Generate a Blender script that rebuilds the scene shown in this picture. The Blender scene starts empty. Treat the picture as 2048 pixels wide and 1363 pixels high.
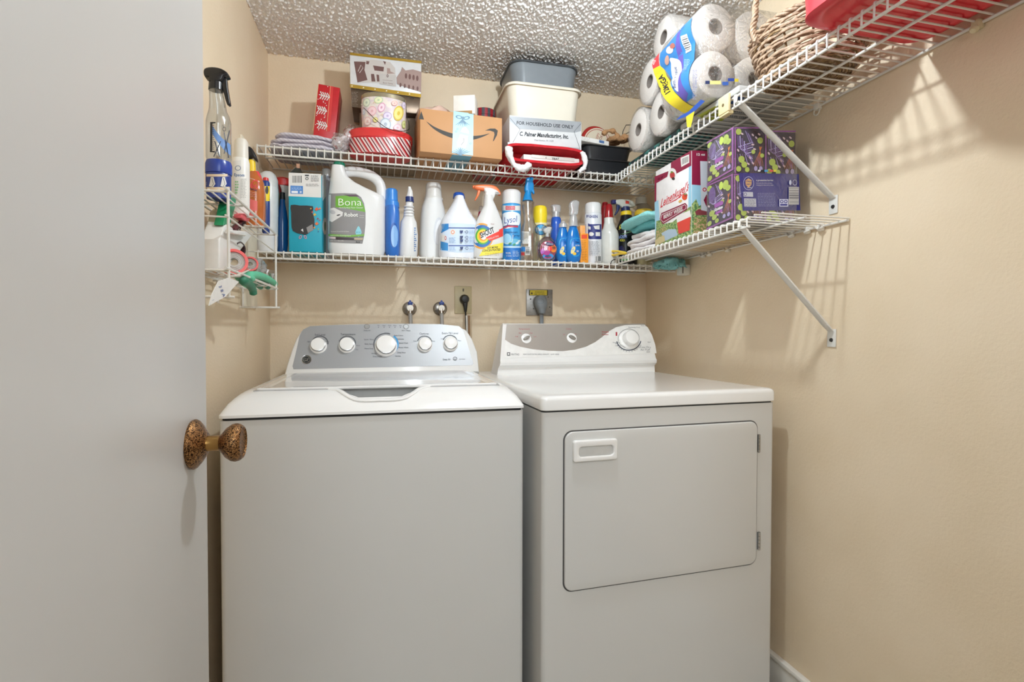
import bpy, bmesh, math, random
from mathutils import Vector, Matrix, noise
random.seed(7)
S = bpy.context.scene
COL = S.collection
pi = math.pi

# ---------------------------------------------------------------- camera
CAM = Vector((0.3959, -2.0443, 1.0784))
YAW, PITCH, ROLL, F = -0.2474, -0.0189, 0.0013, 1031.2
FW = Vector((-math.sin(YAW) * math.cos(PITCH), math.cos(YAW) * math.cos(PITCH), math.sin(PITCH)))
R0 = Vector((math.cos(YAW), math.sin(YAW), 0))
U0 = R0.cross(FW)
RT = R0 * math.cos(ROLL) + U0 * math.sin(ROLL)
UP = -R0 * math.sin(ROLL) + U0 * math.cos(ROLL)
cd = bpy.data.cameras.new('camera')
cd.sensor_width = 36
cd.lens = 36 * F / 2048
cd.clip_start = 0.02
cam = bpy.data.objects.new('camera', cd)
COL.objects.link(cam)
m = Matrix((RT, UP, -FW)).transposed().to_4x4()
m.translation = CAM
cam.matrix_world = m
S.camera = cam

# ---------------------------------------------------------------- light and exposure
S.cycles.max_bounces = 16
S.cycles.diffuse_bounces = 10
S.cycles.transparent_max_bounces = 24
S.view_settings.view_transform = 'Standard'
S.view_settings.look = 'None'
S.view_settings.exposure = 0.0
S.view_settings.gamma = 1
S.view_settings.use_curve_mapping = False
w = bpy.data.worlds.new('world')
S.world = w
w.use_nodes = True
w.node_tree.nodes['Background'].inputs[0].default_value = (1.0, 0.98, 0.95, 1)
w.node_tree.nodes['Background'].inputs[1].default_value = 0.5

def lamp(name, kind, loc, power, color, size, rot=None):
    l = bpy.data.lights.new(name, kind)
    l.energy = power
    l.color = color
    if kind == 'AREA':
        l.shape = 'RECTANGLE'
        l.size, l.size_y = size
    else:
        l.shadow_soft_size = size
    o = bpy.data.objects.new(name, l)
    o.location = loc
    if rot:
        o.rotation_euler = rot
    COL.objects.link(o)
    return o
LAMP = Vector((0.84, -1.05, 1.985))
lamp('closet_bulb', 'POINT', LAMP, 20.5, (0.835, 0.935, 1.0), 0.022)
lamp('hall_fill_light', 'AREA', (0.55, -3.4, 1.9), 32, (0.87, 0.945, 1.0), (1.5, 1.1), (math.radians(94), 0, 0))  # unseen fill light added in the hall to lift closet shadows; no window there

# ---------------------------------------------------------------- pixel to place
def ray(px, py):
    return FW + RT * ((px - 1024) / F) + UP * ((681.5 - py) / F)

def hit(px, py, x=None, y=None, z=None):
    d = ray(px, py)
    if y is not None:
        t = (y - CAM.y) / d.y
    elif x is not None:
        t = (x - CAM.x) / d.x
    else:
        t = (z - CAM.z) / d.z
    return CAM + d * t

def hitp(px, py, P, N):
    d = ray(px, py)
    return CAM + d * ((P - CAM).dot(N) / d.dot(N))

# ---------------------------------------------------------------- materials
def lin(h):
    h = h.lstrip('#')
    c = [int(h[i:i + 2], 16) / 255 for i in (0, 2, 4)]
    return [x / 12.92 if x <= 0.04045 else ((x + 0.055) / 1.055) ** 2.4 for x in c]
MATS = {}
def newmat(name):
    mt = bpy.data.materials.new(name)
    mt.use_nodes = True
    nt = mt.node_tree
    return mt, nt, nt.nodes, nt.links, nt.nodes['Principled BSDF']

def P(hexc, r=0.45, metal=0.0, var=0.04, scale=40.0, bump=0.0, coat=0.0, spec=0.5, sss=0.0):
    """opaque procedural material: colour with a slight noise variation, optional bump"""
    key = (hexc, r, metal, var, scale, bump, coat, spec, sss)
    if key in MATS:
        return MATS[key]
    mt, nt, nd, lk, b = newmat('surface_' + hexc.lstrip('#'))
    c = lin(hexc)
    tc = nd.new('ShaderNodeTexCoord')
    n = nd.new('ShaderNodeTexNoise')
    n.inputs['Scale'].default_value = scale
    n.inputs['Detail'].default_value = 2
    lk.new(tc.outputs['Object'], n.inputs['Vector'])
    rp = nd.new('ShaderNodeValToRGB')
    rp.color_ramp.elements[0].color = [max(0, x * (1 - var)) for x in c] + [1]
    rp.color_ramp.elements[1].color = [min(1, x * (1 + var)) for x in c] + [1]
    rp.color_ramp.elements[0].position = 0.3
    rp.color_ramp.elements[1].position = 0.7
    lk.new(n.outputs['Fac'], rp.inputs['Fac'])
    lk.new(rp.outputs['Color'], b.inputs['Base Color'])
    b.inputs['Roughness'].default_value = r
    b.inputs['Metallic'].default_value = metal
    b.inputs['Specular IOR Level'].default_value = spec
    if coat:
        b.inputs['Coat Weight'].default_value = coat
        b.inputs['Coat Roughness'].default_value = 0.08
    if bump:
        bp = nd.new('ShaderNodeBump')
        bp.inputs['Strength'].default_value = 1.0
        bp.inputs['Distance'].default_value = bump
        lk.new(n.outputs['Fac'], bp.inputs['Height'])
        lk.new(bp.outputs['Normal'], b.inputs['Normal'])
    MATS[key] = mt
    return mt

def CLEAR(hexc='#ffffff', fac=0.18, rough=0.08, wrinkle=0.0, milk=0.0, scale=60.0):
    """clear plastic: mostly see-through, with gloss and optional wrinkles or milkiness"""
    key = ('clear', hexc, fac, rough, wrinkle, milk, scale)
    if key in MATS:
        return MATS[key]
    mt, nt, nd, lk, b = newmat('clear_plastic')
    nd.remove(b)
    out = nd['Material Output']
    tr = nd.new('ShaderNodeBsdfTransparent')
    tr.inputs[0].default_value = lin(hexc) + [1]
    gl = nd.new('ShaderNodeBsdfGlossy')
    gl.inputs['Roughness'].default_value = rough
    df = nd.new('ShaderNodeBsdfDiffuse')
    df.inputs[0].default_value = lin(hexc) + [1]
    lw = nd.new('ShaderNodeLayerWeight')
    lw.inputs[0].default_value = 0.35
    mx = nd.new('ShaderNodeMixShader')
    m2 = nd.new('ShaderNodeMixShader')
    m2.inputs[0].default_value = milk
    ad = nd.new('ShaderNodeMath')
    ad.operation = 'MULTIPLY_ADD'
    lk.new(lw.outputs['Facing'], ad.inputs[0])
    ad.inputs[1].default_value = 0.45
    ad.inputs[2].default_value = fac * 0.5
    lk.new(tr.outputs[0], m2.inputs[1])
    lk.new(df.outputs[0], m2.inputs[2])
    lk.new(ad.outputs[0], mx.inputs[0])
    lk.new(m2.outputs[0], mx.inputs[1])
    lk.new(gl.outputs[0], mx.inputs[2])
    lk.new(mx.outputs[0], out.inputs[0])
    if wrinkle:
        tc = nd.new('ShaderNodeTexCoord')
        n = nd.new('ShaderNodeTexNoise')
        n.inputs['Scale'].default_value = scale
        n.inputs['Detail'].default_value = 3
        n.inputs['Distortion'].default_value = 1.5
        lk.new(tc.outputs['Object'], n.inputs['Vector'])
        bp = nd.new('ShaderNodeBump')
        bp.inputs['Distance'].default_value = wrinkle
        lk.new(n.outputs['Fac'], bp.inputs['Height'])
        lk.new(bp.outputs['Normal'], gl.inputs['Normal'])
        lk.new(bp.outputs['Normal'], lw.inputs['Normal'])
    MATS[key] = mt
    return mt

def MIX(name, c1, c2, kind='noise', scale=30, r=0.5, lo=0.45, hi=0.55, vec=(1, 1, 1), rot=(0, 0, 0), bump=0, c3=None):
    """two or three flat printed colours split by a procedural pattern"""
    if name in MATS:
        return MATS[name]
    mt, nt, nd, lk, b = newmat(name)
    tc = nd.new('ShaderNodeTexCoord')
    mp = nd.new('ShaderNodeMapping')
    mp.inputs['Scale'].default_value = vec
    mp.inputs['Rotation'].default_value = rot
    lk.new(tc.outputs['Object'], mp.inputs[0])
    if kind == 'noise':
        t = nd.new('ShaderNodeTexNoise')
        t.inputs['Scale'].default_value = scale
        o = t.outputs['Fac']
    elif kind == 'voronoi':
        t = nd.new('ShaderNodeTexVoronoi')
        t.inputs['Scale'].default_value = scale
        o = t.outputs['Distance']
    else:
        t = nd.new('ShaderNodeTexWave')
        t.inputs['Scale'].default_value = scale
        o = t.outputs['Fac']
    lk.new(mp.outputs[0], t.inputs['Vector'])
    rp = nd.new('ShaderNodeValToRGB')
    e = rp.color_ramp.elements
    e[0].position, e[1].position = lo, hi
    e[0].color, e[1].color = lin(c1) + [1], lin(c2) + [1]
    if c3:
        q = e.new(min(1, hi + 0.12))
        q.color = lin(c2) + [1]
        q = e.new(min(1, hi + 0.14))
        q.color = lin(c3) + [1]
    lk.new(o, rp.inputs['Fac'])
    lk.new(rp.outputs[0], b.inputs['Base Color'])
    b.inputs['Roughness'].default_value = r
    if bump:
        bp = nd.new('ShaderNodeBump')
        bp.inputs['Distance'].default_value = bump
        lk.new(o, bp.inputs['Height'])
        lk.new(bp.outputs['Normal'], b.inputs['Normal'])
    MATS[name] = mt
    return mt

# ---------------------------------------------------------------- geometry helpers
def crom(pts, k=5, closed=True):
    """smooth a control polygon (Catmull-Rom)"""
    out = []
    n = len(pts)
    for i in range(n if closed else n - 1):
        g = lambda j: Vector(pts[j % n]) if closed else Vector(pts[max(0, min(n - 1, j))])
        p0, p1, p2, p3 = g(i - 1), g(i), g(i + 1), g(i + 2)
        for s in range(k):
            t = s / k
            out.append(0.5 * ((2 * p1) + (p2 - p0) * t + (2 * p0 - 5 * p1 + 4 * p2 - p3) * t * t + (3 * p1 - p0 - 3 * p2 + p3) * t ** 3))
    if not closed:
        out.append(Vector(pts[-1]))
    return out

def from_curve(build):
    """mesh data of a temporary 2-D curve or text"""
    cu = build()
    o = bpy.data.objects.new('tmp', cu)
    me = bpy.data.meshes.new_from_object(o)
    vs = [v.co.copy() for v in me.vertices]
    fs = [tuple(p.vertices) for p in me.polygons]
    bpy.data.objects.remove(o)
    bpy.data.meshes.remove(me)
    bpy.data.curves.remove(cu)
    return vs, fs

ORG = {}
class G:
    def __init__(s, M=None):
        s.v, s.f, s.m, s.mats, s.M = [], [], [], [], M
    def mi(s, mat):
        if mat not in s.mats:
            s.mats.append(mat)
        return s.mats.index(mat)
    def add(s, vs, fs, mat, M=None):
        o = len(s.v)
        k = s.mi(mat)
        for v in vs:
            v = Vector(v)
            if M is not None:
                v = M @ v
            if s.M is not None:
                v = s.M @ v
            s.v.append(v)
        for f in fs:
            s.f.append([i + o for i in f])
            s.m.append(k)
        return s
    def box(s, x0, x1, y0, y1, z0, z1, mat, bev=0, M=None, seg=2):
        bm = bmesh.new()
        bmesh.ops.create_cube(bm, size=1)
        for v in bm.verts:
            v.co = Vector(((x0 + x1) / 2 + v.co.x * (x1 - x0), (y0 + y1) / 2 + v.co.y * (y1 - y0), (z0 + z1) / 2 + v.co.z * (z1 - z0)))
        if bev:
            bmesh.ops.bevel(bm, geom=bm.edges[:], offset=bev, segments=seg, affect='EDGES', profile=0.5)
        return s.bm(bm, mat, M)
    def bm(s, bm, mat, M=None):
        bm.verts.index_update()
        s.add([v.co for v in bm.verts], [[v.index for v in f.verts] for f in bm.faces], mat, M)
        bm.free()
        return s
    def hexa(s, pts, mat, bev=0):
        """box from eight corners: four bottom then four top"""
        bm = bmesh.new()
        v = [bm.verts.new(p) for p in pts]
        for q in ((3, 2, 1, 0), (4, 5, 6, 7), (0, 1, 5, 4), (1, 2, 6, 5), (2, 3, 7, 6), (3, 0, 4, 7)):
            bm.faces.new([v[i] for i in q])
        if bev:
            bmesh.ops.bevel(bm, geom=bm.edges[:], offset=bev, segments=2, affect='EDGES', profile=0.5)
        return s.bm(bm, mat)
    def tube(s, pts, r, mat, n=8, closed=False, flat=1.0, M=None):
        pts = [Vector(p) for p in pts]
        m = len(pts)
        rr = r if isinstance(r, (list, tuple)) else [r] * m
        vs, fs = [], []
        prev = None
        for i, p in enumerate(pts):
            if closed:
                d = pts[(i + 1) % m] - pts[i - 1]
            else:
                d = pts[min(i + 1, m - 1)] - pts[max(i - 1, 0)]
            d.normalize()
            if prev is None:
                a = d.cross(Vector((0, 0, 1)))
                if a.length < 0.1:
                    a = d.cross(Vector((0, 1, 0)))
            else:
                a = prev - d * prev.dot(d)
            a.normalize()
            prev = a
            b = d.cross(a)
            for j in range(n):
                t = 2 * pi * j / n
                vs.append(p + a * (rr[i] * math.cos(t)) + b * (rr[i] * flat * math.sin(t)))
        for i in range(m if closed else m - 1):
            for j in range(n):
                k = (i + 1) % m
                fs.append((i * n + j, i * n + (j + 1) % n, k * n + (j + 1) % n, k * n + j))
        if not closed:
            fs.append(tuple(range(n))[::-1])
            fs.append(tuple((m - 1) * n + j for j in range(n)))
        return s.add(vs, fs, mat, M)
    def lathe(s, prof, c, mat, n=32, axis=(0, 0, 1), M=None, cap=True):
        """revolve (radius, height) pairs about an axis through c"""
        ax = Vector(axis).normalized()
        q = Vector((0, 0, 1)).rotation_difference(ax).to_matrix()
        vs, fs = [], []
        for r, h in prof:
            for j in range(n):
                t = 2 * pi * j / n
                vs.append(Vector(c) + q @ Vector((r * math.cos(t), r * math.sin(t), h)))
        for i in range(len(prof) - 1):
            for j in range(n):
                fs.append((i * n + j, i * n + (j + 1) % n, (i + 1) * n + (j + 1) % n, (i + 1) * n + j))
        if cap:
            if prof[0][0] > 1e-6:
                fs.append(tuple(range(n))[::-1])
            if prof[-1][0] > 1e-6:
                fs.append(tuple((len(prof) - 1) * n + j for j in range(n)))
        return s.add(vs, fs, mat, M)
    def loft(s, secs, mat, n=36, M=None, cap=True):
        """stack of superellipse sections (z, cx, cy, rx, ry, p)"""
        vs, fs = [], []
        for z, cx, cy, rx, ry, p in secs:
            for j in range(n):
                t = 2 * pi * (j + 0.5) / n
                c_, s_ = math.cos(t), math.sin(t)
                vs.append(Vector((cx + rx * math.copysign(abs(c_) ** (2 / p), c_), cy + ry * math.copysign(abs(s_) ** (2 / p), s_), z)))
        for i in range(len(secs) - 1):
            for j in range(n):
                fs.append((i * n + j, i * n + (j + 1) % n, (i + 1) * n + (j + 1) % n, (i + 1) * n + j))
        if cap:
            fs.append(tuple(range(n))[::-1])
            fs.append(tuple((len(secs) - 1) * n + j for j in range(n)))
        return s.add(vs, fs, mat, M)
    def slab(s, outs, th, bev, mat, fn):
        """thick plate with rounded rim from 2-D outlines (later ones are holes); fn maps (u, v, w) to space"""
        def mk():
            cu = bpy.data.curves.new('t', 'CURVE')
            cu.dimensions = '2D'
            cu.fill_mode = 'BOTH'
            cu.extrude = max(0.00001, th / 2 - bev)
            cu.bevel_depth = bev
            cu.bevel_resolution = 2
            cu.offset = -bev
            for o in outs:
                sp = cu.splines.new('POLY')
                sp.points.add(len(o) - 1)
                for i, p in enumerate(o):
                    sp.points[i].co = (p[0], p[1], 0, 1)
                sp.use_cyclic_u = True
            return cu
        vs, fs = from_curve(mk)
        return s.add([fn(v.x, v.y, v.z) for v in vs], fs, mat)
    def blob(s, c, r, mat, p=(2.5, 2.5), n=40, m=24, amp=0.0, fq=20.0, M=None, seed=0.0, flatten=None):
        """superellipsoid with noise: soft bags, towels, cloth"""
        vs, fs = [], []
        def sp(v, e):
            return math.copysign(abs(v) ** (2 / e), v)
        for i in range(m + 1):
            ph = -pi / 2 + pi * i / m
            for j in range(n):
                t = 2 * pi * j / n
                d = Vector((sp(math.cos(ph), p[1]) * sp(math.cos(t), p[0]), sp(math.cos(ph), p[1]) * sp(math.sin(t), p[0]), sp(math.sin(ph), p[1])))
                q = Vector((c[0] + r[0] * d.x, c[1] + r[1] * d.y, c[2] + r[2] * d.z))
                if amp:
                    nn = noise.turbulence_vector(q * fq + Vector((seed, seed * 1.7, 3.1)), 3, False)
                    q += nn * amp
                if flatten is not None and q.z < flatten:
                    q.z = flatten
                vs.append(q)
        for i in range(m):
            for j in range(n):
                fs.append((i * n + j, i * n + (j + 1) % n, (i + 1) * n + (j + 1) % n, (i + 1) * n + j))
        return s.add(vs, fs, mat, M)
    def jit(s, amp, fq, seed=0.0):
        for v in s.v:
            v += noise.turbulence_vector(v * fq + Vector((seed, seed, seed)), 2, False) * amp
        return s
    def build(s, name, parent=None, label=None, cat=None, group=None, kind=None, at=None, sharp=35, plabel=None):
        if parent is not None:
            org = ORG[parent.name]
        elif at is not None:
            org = Vector(at)
        elif kind == 'structure':
            org = Vector((0, 0, 0))
        else:
            xs = [v.x for v in s.v]; ys = [v.y for v in s.v]; zs = [v.z for v in s.v]
            org = Vector(((min(xs) + max(xs)) / 2, (min(ys) + max(ys)) / 2, min(zs)))
        me = bpy.data.meshes.new(name)
        me.from_pydata([v - org for v in s.v], [], s.f)
        for mt in s.mats:
            me.materials.append(mt)
        me.polygons.foreach_set('material_index', s.m)
        bm = bmesh.new()
        bm.from_mesh(me)
        bmesh.ops.remove_doubles(bm, verts=bm.verts, dist=1e-6)
        bmesh.ops.recalc_face_normals(bm, faces=bm.faces)
        bm.to_mesh(me)
        bm.free()
        me.shade_smooth()
        me.set_sharp_from_angle(angle=math.radians(sharp))
        o = bpy.data.objects.new(name, me)
        COL.objects.link(o)
        ORG[o.name] = org
        if parent is not None:
            o.parent = parent
            if plabel:
                o['label'] = plabel
        else:
            o.location = org
        tag(o, label, cat, group, kind)
        return o

def tag(o, label=None, cat=None, group=None, kind=None):
    for k, v in (('label', label), ('category', cat), ('group', group), ('kind', kind)):
        if v:
            o[k] = v

def thing(name, label, cat, loc, group=None):
    o = bpy.data.objects.new(name, None)
    o.empty_display_size = 0.05
    o.location = loc
    COL.objects.link(o)
    ORG[o.name] = Vector(loc)
    tag(o, label, cat, group)
    return o

# flat artwork drawn in (px, py) and laid on a surface
class Art:
    def __init__(s, fn, step=None):
        s.fn, s.step, s.it, s.lay = fn, step, [], 0
    def put(s, vs, fs, mat):
        s.it.append((vs, fs, mat, s.lay))
        s.lay += 1
        return s
    def poly(s, pts, mat, smooth=0):
        if smooth:
            pts = crom([(p[0], p[1], 0) for p in pts], smooth)
        vs = [Vector((p[0], p[1], 0)) for p in pts]
        return s.put(vs, [tuple(range(len(vs)))], mat)
    def rect(s, u0, v0, u1, v1, mat, sk=0.0):
        """sk: how far the right end drops (perspective slant)"""
        return s.poly([(u0, v0), (u1, v0 + sk), (u1, v1 + sk), (u0, v1)], mat)
    def disc(s, cu, cv, ru, rv, mat, inner=0, rot=0, n=28, a0=0, a1=360):
        vs, fs = [], []
        full = (a1 - a0) >= 360
        cr, sr = math.cos(math.radians(rot)), math.sin(math.radians(rot))
        k = n if full else n + 1
        for i in range(k):
            a = math.radians(a0 + (a1 - a0) * i / n)
            for q in ((1, inner) if inner else (1,)):
                x, y = ru * math.cos(a) * q, -rv * math.sin(a) * q
                vs.append(Vector((cu + x * cr - y * sr, cv + x * sr + y * cr, 0)))
        if inner:
            for i in range(n):
                j = (i + 1) % k
                fs.append((2 * i, 2 * i + 1, 2 * j + 1, 2 * j))
        else:
            if not full:
                vs.append(Vector((cu, cv, 0)))
            fs.append(tuple(range(len(vs))))
        return s.put(vs, fs, mat)
    def line(s, pts, wd, mat, taper=False):
        pts = [Vector((p[0], p[1], 0)) for p in pts]
        L, R = [], []
        n = len(pts)
        for i, p in enumerate(pts):
            d = (pts[min(i + 1, n - 1)] - pts[max(i - 1, 0)]).normalized()
            q = Vector((-d.y, d.x, 0))
            ww = wd / 2 * (math.sin(pi * (i + 0.3) / (n - 0.4)) if taper else 1)
            L.append(p + q * ww)
            R.append(p - q * ww)
        vs = L + R
        return s.put(vs, [(i, i + 1, n + i + 1, n + i) for i in range(n - 1)], mat)
    def text(s, t, u, v, size, mat, al='LEFT', w=None, bold=0.0, shear=0.0, rot=0.0):
        def mk():
            cu = bpy.data.curves.new('t', 'FONT')
            cu.body = t
            cu.size = 1.0
            cu.shear = shear
            cu.offset = bold
            cu.resolution_u = 2
            cu.fill_mode = 'FRONT'
            return cu
        vs, fs = from_curve(mk)
        if not vs:
            return s
        x0 = min(p.x for p in vs)
        x1 = max(p.x for p in vs)
        k = size / 0.72          # size is the capital height in pixels
        kx = w / (x1 - x0) if w else k
        off = {'LEFT': 0, 'CENTER': -(x1 - x0) / 2, 'RIGHT': -(x1 - x0)}[al]
        cr, sr = math.cos(math.radians(rot)), math.sin(math.radians(rot))
        q = []
        for p in vs:
            x, y = (p.x - x0 + off) * kx, -p.y * k
            q.append(Vector((u + x * cr - y * sr, v + x * sr + y * cr, 0)))
        return s.put(q, fs, mat)
    def into(s, g):
        for vs, fs, mat, lay in s.it:
            bm = bmesh.new()
            bv = [bm.verts.new(v) for v in vs]
            for f in fs:
                try:
                    bm.faces.new([bv[i] for i in f])
                except ValueError:
                    pass
            bm.normal_update()
            if s.step:
                for ax in ((0,) if not isinstance(s.step, tuple) else (0, 1)):
                    st = s.step[ax] if isinstance(s.step, tuple) else s.step
                    lo = min(v.co[ax] for v in bm.verts)
                    hi = max(v.co[ax] for v in bm.verts)
                    x = lo + st
                    while x < hi:
                        co = [0, 0, 0]; no = [0, 0, 0]
                        co[ax] = x; no[ax] = 1
                        bmesh.ops.bisect_plane(bm, geom=bm.verts[:] + bm.edges[:] + bm.faces[:], plane_co=co, plane_no=no)
                        x += st
            bm.normal_update()
            bmesh.ops.triangulate(bm, faces=bm.faces[:], ngon_method='EAR_CLIP')
            h = 0.0004 + lay * (0.00012 if s.step else 0.00003)
            bm.verts.index_update()
            g.add([s.fn(v.co.x, v.co.y, h) for v in bm.verts], [[v.index for v in f.verts] for f in bm.faces], mat)
            bm.free()
        return g

def on_plane(Pt, N):
    N = Vector(N).normalized()
    return lambda px, py, h: hitp(px, py, Vector(Pt), N) + N * h

# silhouettes traced row by row at the depth of the thing's middle
def secs(rows, yc, ratio=1.0, p=2.0, zbot=None, ry=None, flip=True):
    out = []
    for r in rows:
        py, l, rr = r[:3]
        a, b = hit(l, py, y=yc), hit(rr, py, y=yc)
        rx = abs(b.x - a.x) / 2
        out.append([(a.z + b.z) / 2, (a.x + b.x) / 2, yc, rx, (ry if ry else rx * ratio), (r[3] if len(r) > 3 else p)])
    out.sort(key=lambda q: q[0])
    if zbot is not None:
        out[0][0] = zbot
    return out

def on_loft(sc, extra=0.0):
    """front surface of a loft, as a place for artwork"""
    def fn(px, py, h):
        yy = sc[0][2] - max(q[4] for q in sc)
        for _ in range(4):
            w, yy = once(px, py, yy)
        return Vector((w.x, yy - h - extra, w.z))
    def once(px, py, yf):
        w = hit(px, py, y=yf)
        z = min(max(w.z, sc[0][0]), sc[-1][0])
        w.z = min(max(w.z, sc[0][0] + .0004), sc[-1][0] - .0004)
        for a, b in zip(sc, sc[1:]):
            if a[0] <= z <= b[0]:
                t = (z - a[0]) / max(1e-6, b[0] - a[0])
                cx, rx, ry, p = [a[i] + (b[i] - a[i]) * t for i in (1, 3, 4, 5)]
                break
        w.x = min(max(w.x, cx - rx * .985), cx + rx * .985)
        k = abs(w.x - cx) / max(rx, 1e-5)
        return w, sc[0][2] - ry * (1 - k ** p) ** (1 / p)
    return fn
def xz(yc):
    """(px, py) outline point to (x, z) at depth yc"""
    return lambda px, py: (hit(px, py, y=yc).x, hit(px, py, y=yc).z)
def pslab(g, outs, yc, th, bev, mat, smooth=0):
    oo = []
    for o in outs:
        q = [xz(yc)(a, b) for a, b in o]
        if smooth:
            q = [(v.x, v.y) for v in crom([(a, b, 0) for a, b in q], smooth)]
        oo.append(q)
    return g.slab(oo, th, bev, mat, lambda u, v, w_: Vector((u, yc + w_, v)))

def rrect(x0, y0, x1, y1, r, k=5):
    pts = []
    for cx, cy, a in ((x1 - r, y1 - r, 0), (x0 + r, y1 - r, 90), (x0 + r, y0 + r, 180), (x1 - r, y0 + r, 270)):
        for i in range(k + 1):
            t = math.radians(a + 90 * i / k)
            pts.append((cx + r * math.cos(t), cy + r * math.sin(t)))
    return pts

# ================================================================ the room
W_, H_, YF = 1.5168, 2.0848, -1.92
WALL = P('#dccaae', r=0.62, var=0.015, scale=9, bump=0)
def wall_mat():
    mt, nt, nd, lk, b = newmat('painted_wall')
    tc = nd.new('ShaderNodeTexCoord')
    n = nd.new('ShaderNodeTexNoise'); n.inputs['Scale'].default_value = 150; n.inputs['Detail'].default_value = 3
    n2 = nd.new('ShaderNodeTexNoise'); n2.inputs['Scale'].default_value = 4; n2.inputs['Detail'].default_value = 3
    lk.new(tc.outputs['Object'], n.inputs['Vector']); lk.new(tc.outputs['Object'], n2.inputs['Vector'])
    rp = nd.new('ShaderNodeValToRGB')
    rp.color_ramp.elements[0].color = lin('#e4d1b4') + [1]; rp.color_ramp.elements[1].color = lin('#e9d7bc') + [1]
    rp.color_ramp.elements[0].position = 0.35; rp.color_ramp.elements[1].position = 0.65
    lk.new(n2.outputs['Fac'], rp.inputs['Fac']); lk.new(rp.outputs[0], b.inputs['Base Color'])
    b.inputs['Roughness'].default_value = 0.42
    b.inputs['Specular IOR Level'].default_value = 0.35
    bp = nd.new('ShaderNodeBump'); bp.inputs['Distance'].default_value = 0.0009
    lk.new(n.outputs['Fac'], bp.inputs['Height']); lk.new(bp.outputs['Normal'], b.inputs['Normal'])
    return mt
WALL = wall_mat()
CEIL = P('#efece8', r=0.9, var=0.03, scale=90)
HALL = P('#dcd9d4', r=0.7, var=0.02, scale=6)
FLOOR = MIX('floor_tile', '#b5aea2', '#c0b9ad', scale=6, r=0.35)
TRIM = P('#e9e6df', r=0.35, var=0.01)
t_ = 0.1
G().box(-t_, W_ + t_, 0, t_, -0.05, H_ + 0.1, WALL).build('wall_back', kind='structure')
G().box(-t_, 0, YF - t_, 0, -0.05, H_ + 0.1, WALL).build('wall_left', kind='structure')
G().box(W_, W_ + t_, YF - t_, 0, -0.05, H_ + 0.1, WALL).build('wall_right', kind='structure')
# front wall of the closet with the doorway the picture is taken through
g = G()
g.box(0, 0.06, YF - t_, YF, 0, H_, WALL)
g.box(1.24, W_, YF - t_, YF, 0, H_, WALL)
g.box(0.06, 1.24, YF - t_, YF, 2.06, H_, WALL)
g.build('wall_front', kind='structure')
g = G()
g.box(0.045, 0.065, YF - t_ - 0.012, YF + 0.012, 0, 2.06, TRIM, 0.003)
g.box(1.235, 1.255, YF - t_ - 0.012, YF + 0.012, 0, 2.06, TRIM, 0.003)
g.build('trim_1', kind='structure')
G().box(-1.5, 3.0, -5.2, 0.1, -0.06, 0, FLOOR).build('floor', kind='structure')
# hall outside the doorway
G().box(-1.5, 3.0, -5.3, -5.2, 0, 2.45, HALL).build('wall_hall_far', kind='structure')
G().box(-1.6, -1.5, -5.2, YF - t_, 0, 2.45, HALL).build('wall_hall_left', kind='structure')
G().box(3.0, 3.1, -5.2, YF - t_, 0, 2.45, HALL).build('wall_hall_right', kind='structure')
g = G()
g.box(-1.5, -t_, YF - t_, YF, 0, 2.45, HALL)
g.box(W_ + t_, 3.0, YF - t_, YF, 0, 2.45, HALL)
g.box(-t_, W_ + t_, YF - t_, YF, H_ + 0.1, 2.45, HALL)
g.build('wall_hall_near', kind='structure')
G().box(-1.5, 3.0, -5.2, YF - t_, 2.45, 2.5, CEIL).build('ceiling_hall', kind='structure')

# popcorn ceiling: real relief where it is seen, the same stipple beyond
def ceiling():
    g = G()
    x0, x1, y0, y1 = -0.01, W_ + 0.01, -0.74, 0.01
    st = 0.0024
    nx, ny = int((x1 - x0) / st), int((y1 - y0) / st)
    vs = []
    for j in range(ny + 1):
        for i in range(nx + 1):
            x, y = x0 + (x1 - x0) * i / nx, y0 + (y1 - y0) * j / ny
            a = noise.noise(Vector((x * 118, y * 118, 0)))
            b = noise.noise(Vector((x * 240 + 9, y * 240, 4)))
            h = max(0.0, a * 0.9 + b * 0.55 + 0.12)
            vs.append((x, y, H_ - min(0.0070, h * 0.0100)))
    fs = [(j * (nx + 1) + i, j * (nx + 1) + i + 1, (j + 1) * (nx + 1) + i + 1, (j + 1) * (nx + 1) + i) for j in range(ny) for i in range(nx)]
    g.add(vs, fs, CEIL)
    g.box(-0.01, W_ + 0.01, YF, 0.01, H_ + 0.004, H_ + 0.05, CEIL)
    g.box(-0.0, W_, YF, -0.74, H_ - 0.003, H_ + 0.004, P('#efece8', r=0.9, var=0.03, scale=160, bump=0.004))
    g.build('ceiling', kind='structure', sharp=180)
ceiling()

# baseboards
g = G()
g.box(W_ - 0.014, W_, YF, 0, 0.0, 0.122, TRIM, 0.003)
g.box(W_ - 0.02, W_, YF, 0, 0.122, 0.136, TRIM, 0.004)
g.build('baseboard_right', kind='structure')
G().box(0, 0.014, YF, 0, 0, 0.13, TRIM, 0.004).build('baseboard_left', kind='structure')
G().box(0.014, W_ - 0.02, -0.014, 0, 0, 0.13, TRIM, 0.004).build('baseboard_back', kind='structure')

# lamp holder above the bulb
g = G()
g.lathe([(0.055, 0), (0.055, -0.012), (0.03, -0.03), (0.022, -0.045), (0.0, -0.045)], (LAMP.x, LAMP.y, H_ - 0.002), TRIM, 24)
lh = g.build('ceiling_lamp_holder', label='round white lamp holder fixed to the closet ceiling', cat='lamp holder')

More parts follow.
